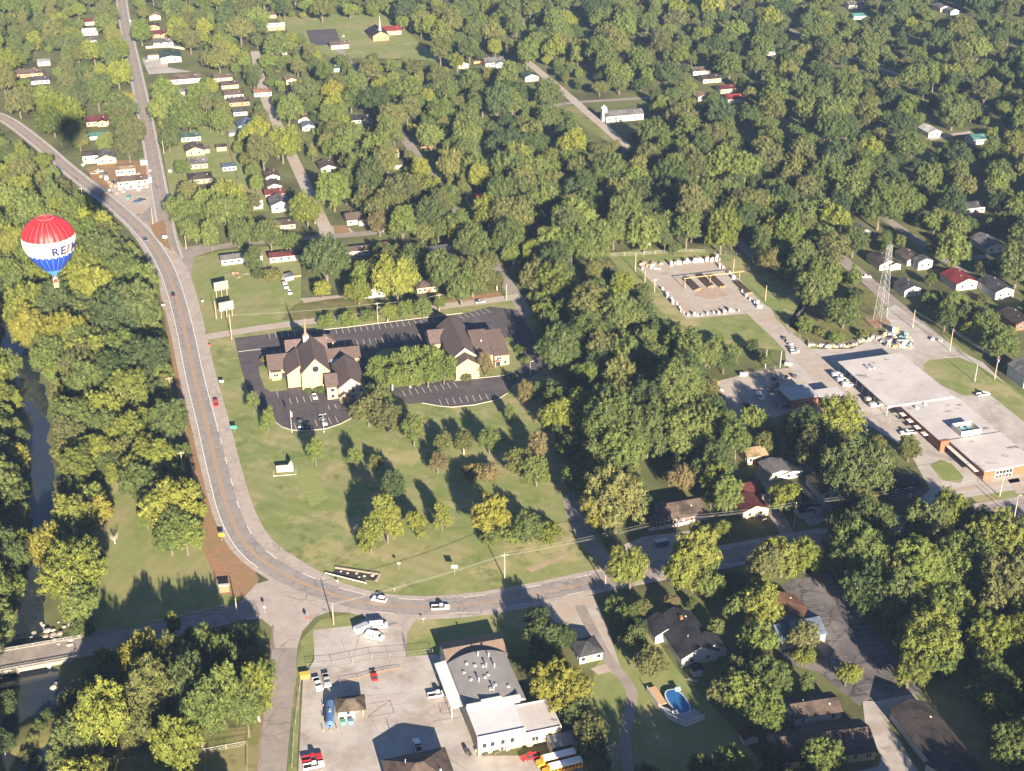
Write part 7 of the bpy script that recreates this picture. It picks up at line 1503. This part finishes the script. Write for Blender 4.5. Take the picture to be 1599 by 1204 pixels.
# which of them become things: every tree placed by hand and the largest of the rest, up to 300
def vis(t):
    q = PX((t[0], t[1], ZC[t[4]] * t[2])); return q if -5 < q[0] < 1604 and -5 < q[1] < 1212 else None
def psize(t): return t[2] * FPX / (t[1] * cp + CAMH * sp)
inv = [(t, vis(t)) for t in TREES]; seen = [(t, q) for t, q in inv if q]
shr = [x for x in seen if x[0][4] == 'shrub' and x[0][6]]; big = sorted([x for x in seen if x[0][4] != 'shrub' or not x[0][6]], key=lambda x: (-x[0][6], -psize(x[0])))[:298]
chosen = big + shr; ids = set(id(x[0]) for x in chosen)
rest = [t for t in TREES if id(t) not in ids]
print('TREES', len(TREES), 'fill', nfill, 'seen', len(seen), 'things', len(chosen), 'rest', len(rest))
LM = [('the hot air balloon', 78, 385), ('the road bridge', 100, 1015), ('the brick sign', 351, 915), ('the shaded field', 220, 880), ('the upper yellow road sign', 319, 785), ('the creek mouth at left', 60, 700), ('the bottom left fences', 330, 1170), ('the junction stop sign', 480, 968), ('the traffic island', 256, 370), ('the two billboards', 352, 470), ('the church steeple', 479, 520), ('the round church window', 494, 575), ('the church hall front', 730, 580), ('the church lawn sign', 445, 725), ('the flagpole', 456, 655),
      ('the twin lamp', 506, 660), ('the shrub row', 590, 490), ('the dirt path on the lawn', 855, 878), ('the lawn lane', 905, 820), ('the lawn pole', 788, 885), ('the white suv', 592, 936), ('the storage tank', 516, 1120), ('the barrel roof', 750, 1050), ('the white roofed workshop front', 780, 1115), ('the school buses', 870, 1195), ('the small forecourt house', 916, 1005), ('the blue pool', 1058, 1095), ('the chimneyed black roof', 1072, 985), ('the red roofed shed', 1170, 1145), ('the white cottage with porch', 1270, 1098),
      ('the pale blue roof', 1243, 974), ('the old parking lot', 1330, 980), ('the concrete pad', 1400, 1105), ('the long bungalow', 1462, 1150), ('the far meadow at right edge', 1590, 995), ('the right end of the main road', 1570, 800), ('the columned brick house', 1405, 753), ('the municipal front door', 1570, 745), ('the rooftop enclosure', 1505, 670), ('the works building', 1260, 610), ('the bucket truck', 1187, 620), ('the dormered ranch', 1052, 800), ('the blue trailer', 1032, 850), ('the concrete apron', 1265, 808), ('the maroon bungalow', 1172, 783), ('the gravel yard', 1100, 450), ('the yellow gantry', 1120, 430),
      ('the lattice tower', 1375, 460), ('the tower slope fence corner', 1255, 475), ('the scarlet roofed house at right', 1499, 430), ('the blue gable house at right', 1556, 442), ('the three transformer pole', 1553, 570), ('the white chapel', 970, 178), ('the corner of the long street', 905, 163), ('the four houses by dark woods', 1120, 128), ('the far brick church', 590, 47), ('the far parking lot', 505, 58), ('the green hall', 265, 88), ('the shop in red soil', 200, 265), ('the lawn row of houses', 305, 238), ('the maroon mobile home', 455, 393), ('the gravel street end', 505, 350), ('the red roof on the back street', 743, 308), ('the church street corner', 795, 465), ('the grey gabled house', 436, 312), ('the slate roof by gravel street', 380, 185), ('the maroon metal roof', 151, 183), ('the low brick house', 50, 112), ('the orange fence', 735, 93), ('the lit shaded lane', 1395, 112), ('the teal roof at upper right', 1525, 212), ('the black shade gap house', 515, 103), ('the wooded street', 1410, 358)]
ORD = ['', 'second ', 'third ', 'fourth ', 'fifth ', 'sixth ', 'seventh ', 'eighth ', 'ninth ', 'tenth ', 'eleventh ', 'twelfth ', 'thirteenth ', 'fourteenth ', 'fifteenth ']
FORM = {'round': 'rounded', 'tall': 'tall', 'wide': 'spreading', 'pear': 'small upright', 'shrub': 'low bushy', 'cone': 'pointed'}
groups = {}
for t, q in chosen:
    l = min(range(len(LM)), key=lambda k: math.hypot(LM[k][1] - q[0], LM[k][2] - q[1])); groups.setdefault((l, t[5], t[4]), []).append((math.hypot(LM[l][1] - q[0], LM[l][2] - q[1]), t, q))
ntree = 0
for (l, col, s_), mem in sorted(groups.items(), key=lambda x: x[0]):
    mem.sort(key=lambda x: x[0])
    for k, (_, t, q) in enumerate(mem):
        kind = 'shrub' if (s_ == 'shrub') else 'tree'; cat = kind
        lab = '%s%s %s %s nearest to %s' % (ORD[min(k, 14)], FORM[s_], col, kind, LM[l][0])
        ti = rnd.choice(BYK[s_]); z = terrain(t[0], t[1])
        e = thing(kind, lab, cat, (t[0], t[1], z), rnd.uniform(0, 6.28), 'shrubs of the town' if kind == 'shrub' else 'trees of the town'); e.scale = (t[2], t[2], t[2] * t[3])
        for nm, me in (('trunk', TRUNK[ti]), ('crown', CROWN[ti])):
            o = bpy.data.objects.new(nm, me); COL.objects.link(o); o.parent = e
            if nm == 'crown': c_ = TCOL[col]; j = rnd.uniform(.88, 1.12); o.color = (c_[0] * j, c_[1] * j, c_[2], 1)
        ntree += 1
for k, (x, y, w) in enumerate(BARE):
    s_ = 'round'; r_ = w / 2 / ppm(y + 20); p = G(x, y, 1.1 * r_); p.z = terrain(p.x, p.y); near = min(LM, key=lambda m: math.hypot(m[1] - x, m[2] - y))[0]
    e = thing('bare_tree', 'pale leafless tree closest to %s' % near, 'tree', p, k, 'bare trees'); e.scale = (r_, r_, r_)
    me = trunk_mesh(700 + k, s_, bare=True); o = bpy.data.objects.new('trunk', me); COL.objects.link(o); o.parent = e
# the far mass of further trees: one object
tcol = bpy.data.collections.new('tree_templates'); cols = list(TCOL); TPL = {}
for i, me in enumerate(CROWN):
    tm = TRUNK[i]; jm = bpy.data.meshes.new('far_tree'); nv = len(me.vertices); vs = [v_.co[:] for v_ in me.vertices] + [v_.co[:] for v_ in tm.vertices]
    fs = [tuple(p.vertices) for p in me.polygons] + [tuple(nv + q for q in p.vertices) for p in tm.polygons]; jm.from_pydata(vs, [], fs); jm.materials.append(LEAF_FAR); jm.materials.append(BARK)
    jm.polygons.foreach_set('material_index', [0] * len(me.polygons) + [1] * len(tm.polygons)); a = jm.attributes.new('tone', 'FLOAT', 'FACE'); tn = [0.0] * len(me.polygons); me.attributes['tone'].data.foreach_get('value', tn); a.data.foreach_set('value', tn + [.5] * len(tm.polygons)); jm.update()
    o = bpy.data.objects.new('far_tree_%02d' % i, jm); tcol.objects.link(o)
pm = bpy.data.meshes.new('distant_woods'); pm.from_pydata([(t[0], t[1], terrain(t[0], t[1])) for t in rest], [], [])
ai = pm.attributes.new('idx', 'INT', 'POINT'); ai.data.foreach_set('value', [rnd.choice(BYK[t[4]]) for t in rest])
ar = pm.attributes.new('rot', 'FLOAT_VECTOR', 'POINT'); ar.data.foreach_set('vector', [q for t in rest for q in (0, 0, rnd.uniform(0, 6.28))])
ac = pm.attributes.new('tcol', 'FLOAT_COLOR', 'POINT'); ac.data.foreach_set('color', [q for t in rest for q in (lambda c_, j: (c_[0] * j, c_[1] * j, c_[2], 1))(TCOL[t[5]], rnd.uniform(.86, 1.14))])
as_ = pm.attributes.new('scl', 'FLOAT_VECTOR', 'POINT'); as_.data.foreach_set('vector', [q for t in rest for q in (t[2], t[2], t[2] * t[3])])
po_ = bpy.data.objects.new('distant_woods', pm); COL.objects.link(po_); tag(po_, 'mass of further trees filling the town up to the top edge', 'woods', None, 'stuff')
ng = bpy.data.node_groups.new('woods', 'GeometryNodeTree'); ng.interface.new_socket('Geometry', in_out='INPUT', socket_type='NodeSocketGeometry'); ng.interface.new_socket('Geometry', in_out='OUTPUT', socket_type='NodeSocketGeometry')
gi, go = ng.nodes.new('NodeGroupInput'), ng.nodes.new('NodeGroupOutput'); ip = ng.nodes.new('GeometryNodeInstanceOnPoints'); ci = ng.nodes.new('GeometryNodeCollectionInfo'); ci.inputs['Collection'].default_value = tcol; ci.inputs['Separate Children'].default_value = True; ci.inputs['Reset Children'].default_value = True
def nat(nm, ty):
    n_ = ng.nodes.new('GeometryNodeInputNamedAttribute'); n_.data_type = ty; n_.inputs['Name'].default_value = nm; return [s_ for s_ in n_.outputs if s_.enabled and s_.name == 'Attribute'][0]
m2p = ng.nodes.new('GeometryNodeMeshToPoints')
ng.links.new(gi.outputs[0], m2p.inputs['Mesh']); ng.links.new(m2p.outputs[0], ip.inputs['Points']); ng.links.new(ci.outputs[0], ip.inputs['Instance']); ip.inputs['Pick Instance'].default_value = True
ng.links.new(nat('idx', 'INT'), ip.inputs['Instance Index']); ng.links.new(nat('scl', 'FLOAT_VECTOR'), ip.inputs['Scale'])
e2r = ng.nodes.new('FunctionNodeEulerToRotation'); ng.links.new(nat('rot', 'FLOAT_VECTOR'), e2r.inputs[0]); ng.links.new(e2r.outputs[0], ip.inputs['Rotation']); ng.links.new(ip.outputs[0], go.inputs[0])
po_.modifiers.new('woods', 'NODES').node_group = ng
# ---------------------------------------------------------------- haze: the morning air between camera and town
HAZE = 0.00006
hb = MB(); hb.box(-2600, 2600, -420, 2600, -8, 330); hz = tag(hb.build('haze', []), None, None, None, 'stuff')
hm = bpy.data.materials.new('morning_air'); hm.use_nodes = True; hm.node_tree.nodes.remove(hm.node_tree.nodes['Principled BSDF']); pv = hm.node_tree.nodes.new('ShaderNodeVolumePrincipled')
pv.inputs['Density'].default_value = HAZE; pv.inputs['Color'].default_value = (0.42, 0.62, 1.0, 1); pv.inputs['Anisotropy'].default_value = 0.0
hm.node_tree.links.new(pv.outputs[0], hm.node_tree.nodes['Material Output'].inputs['Volume']); hz.data.materials.clear(); hz.data.materials.append(hm)
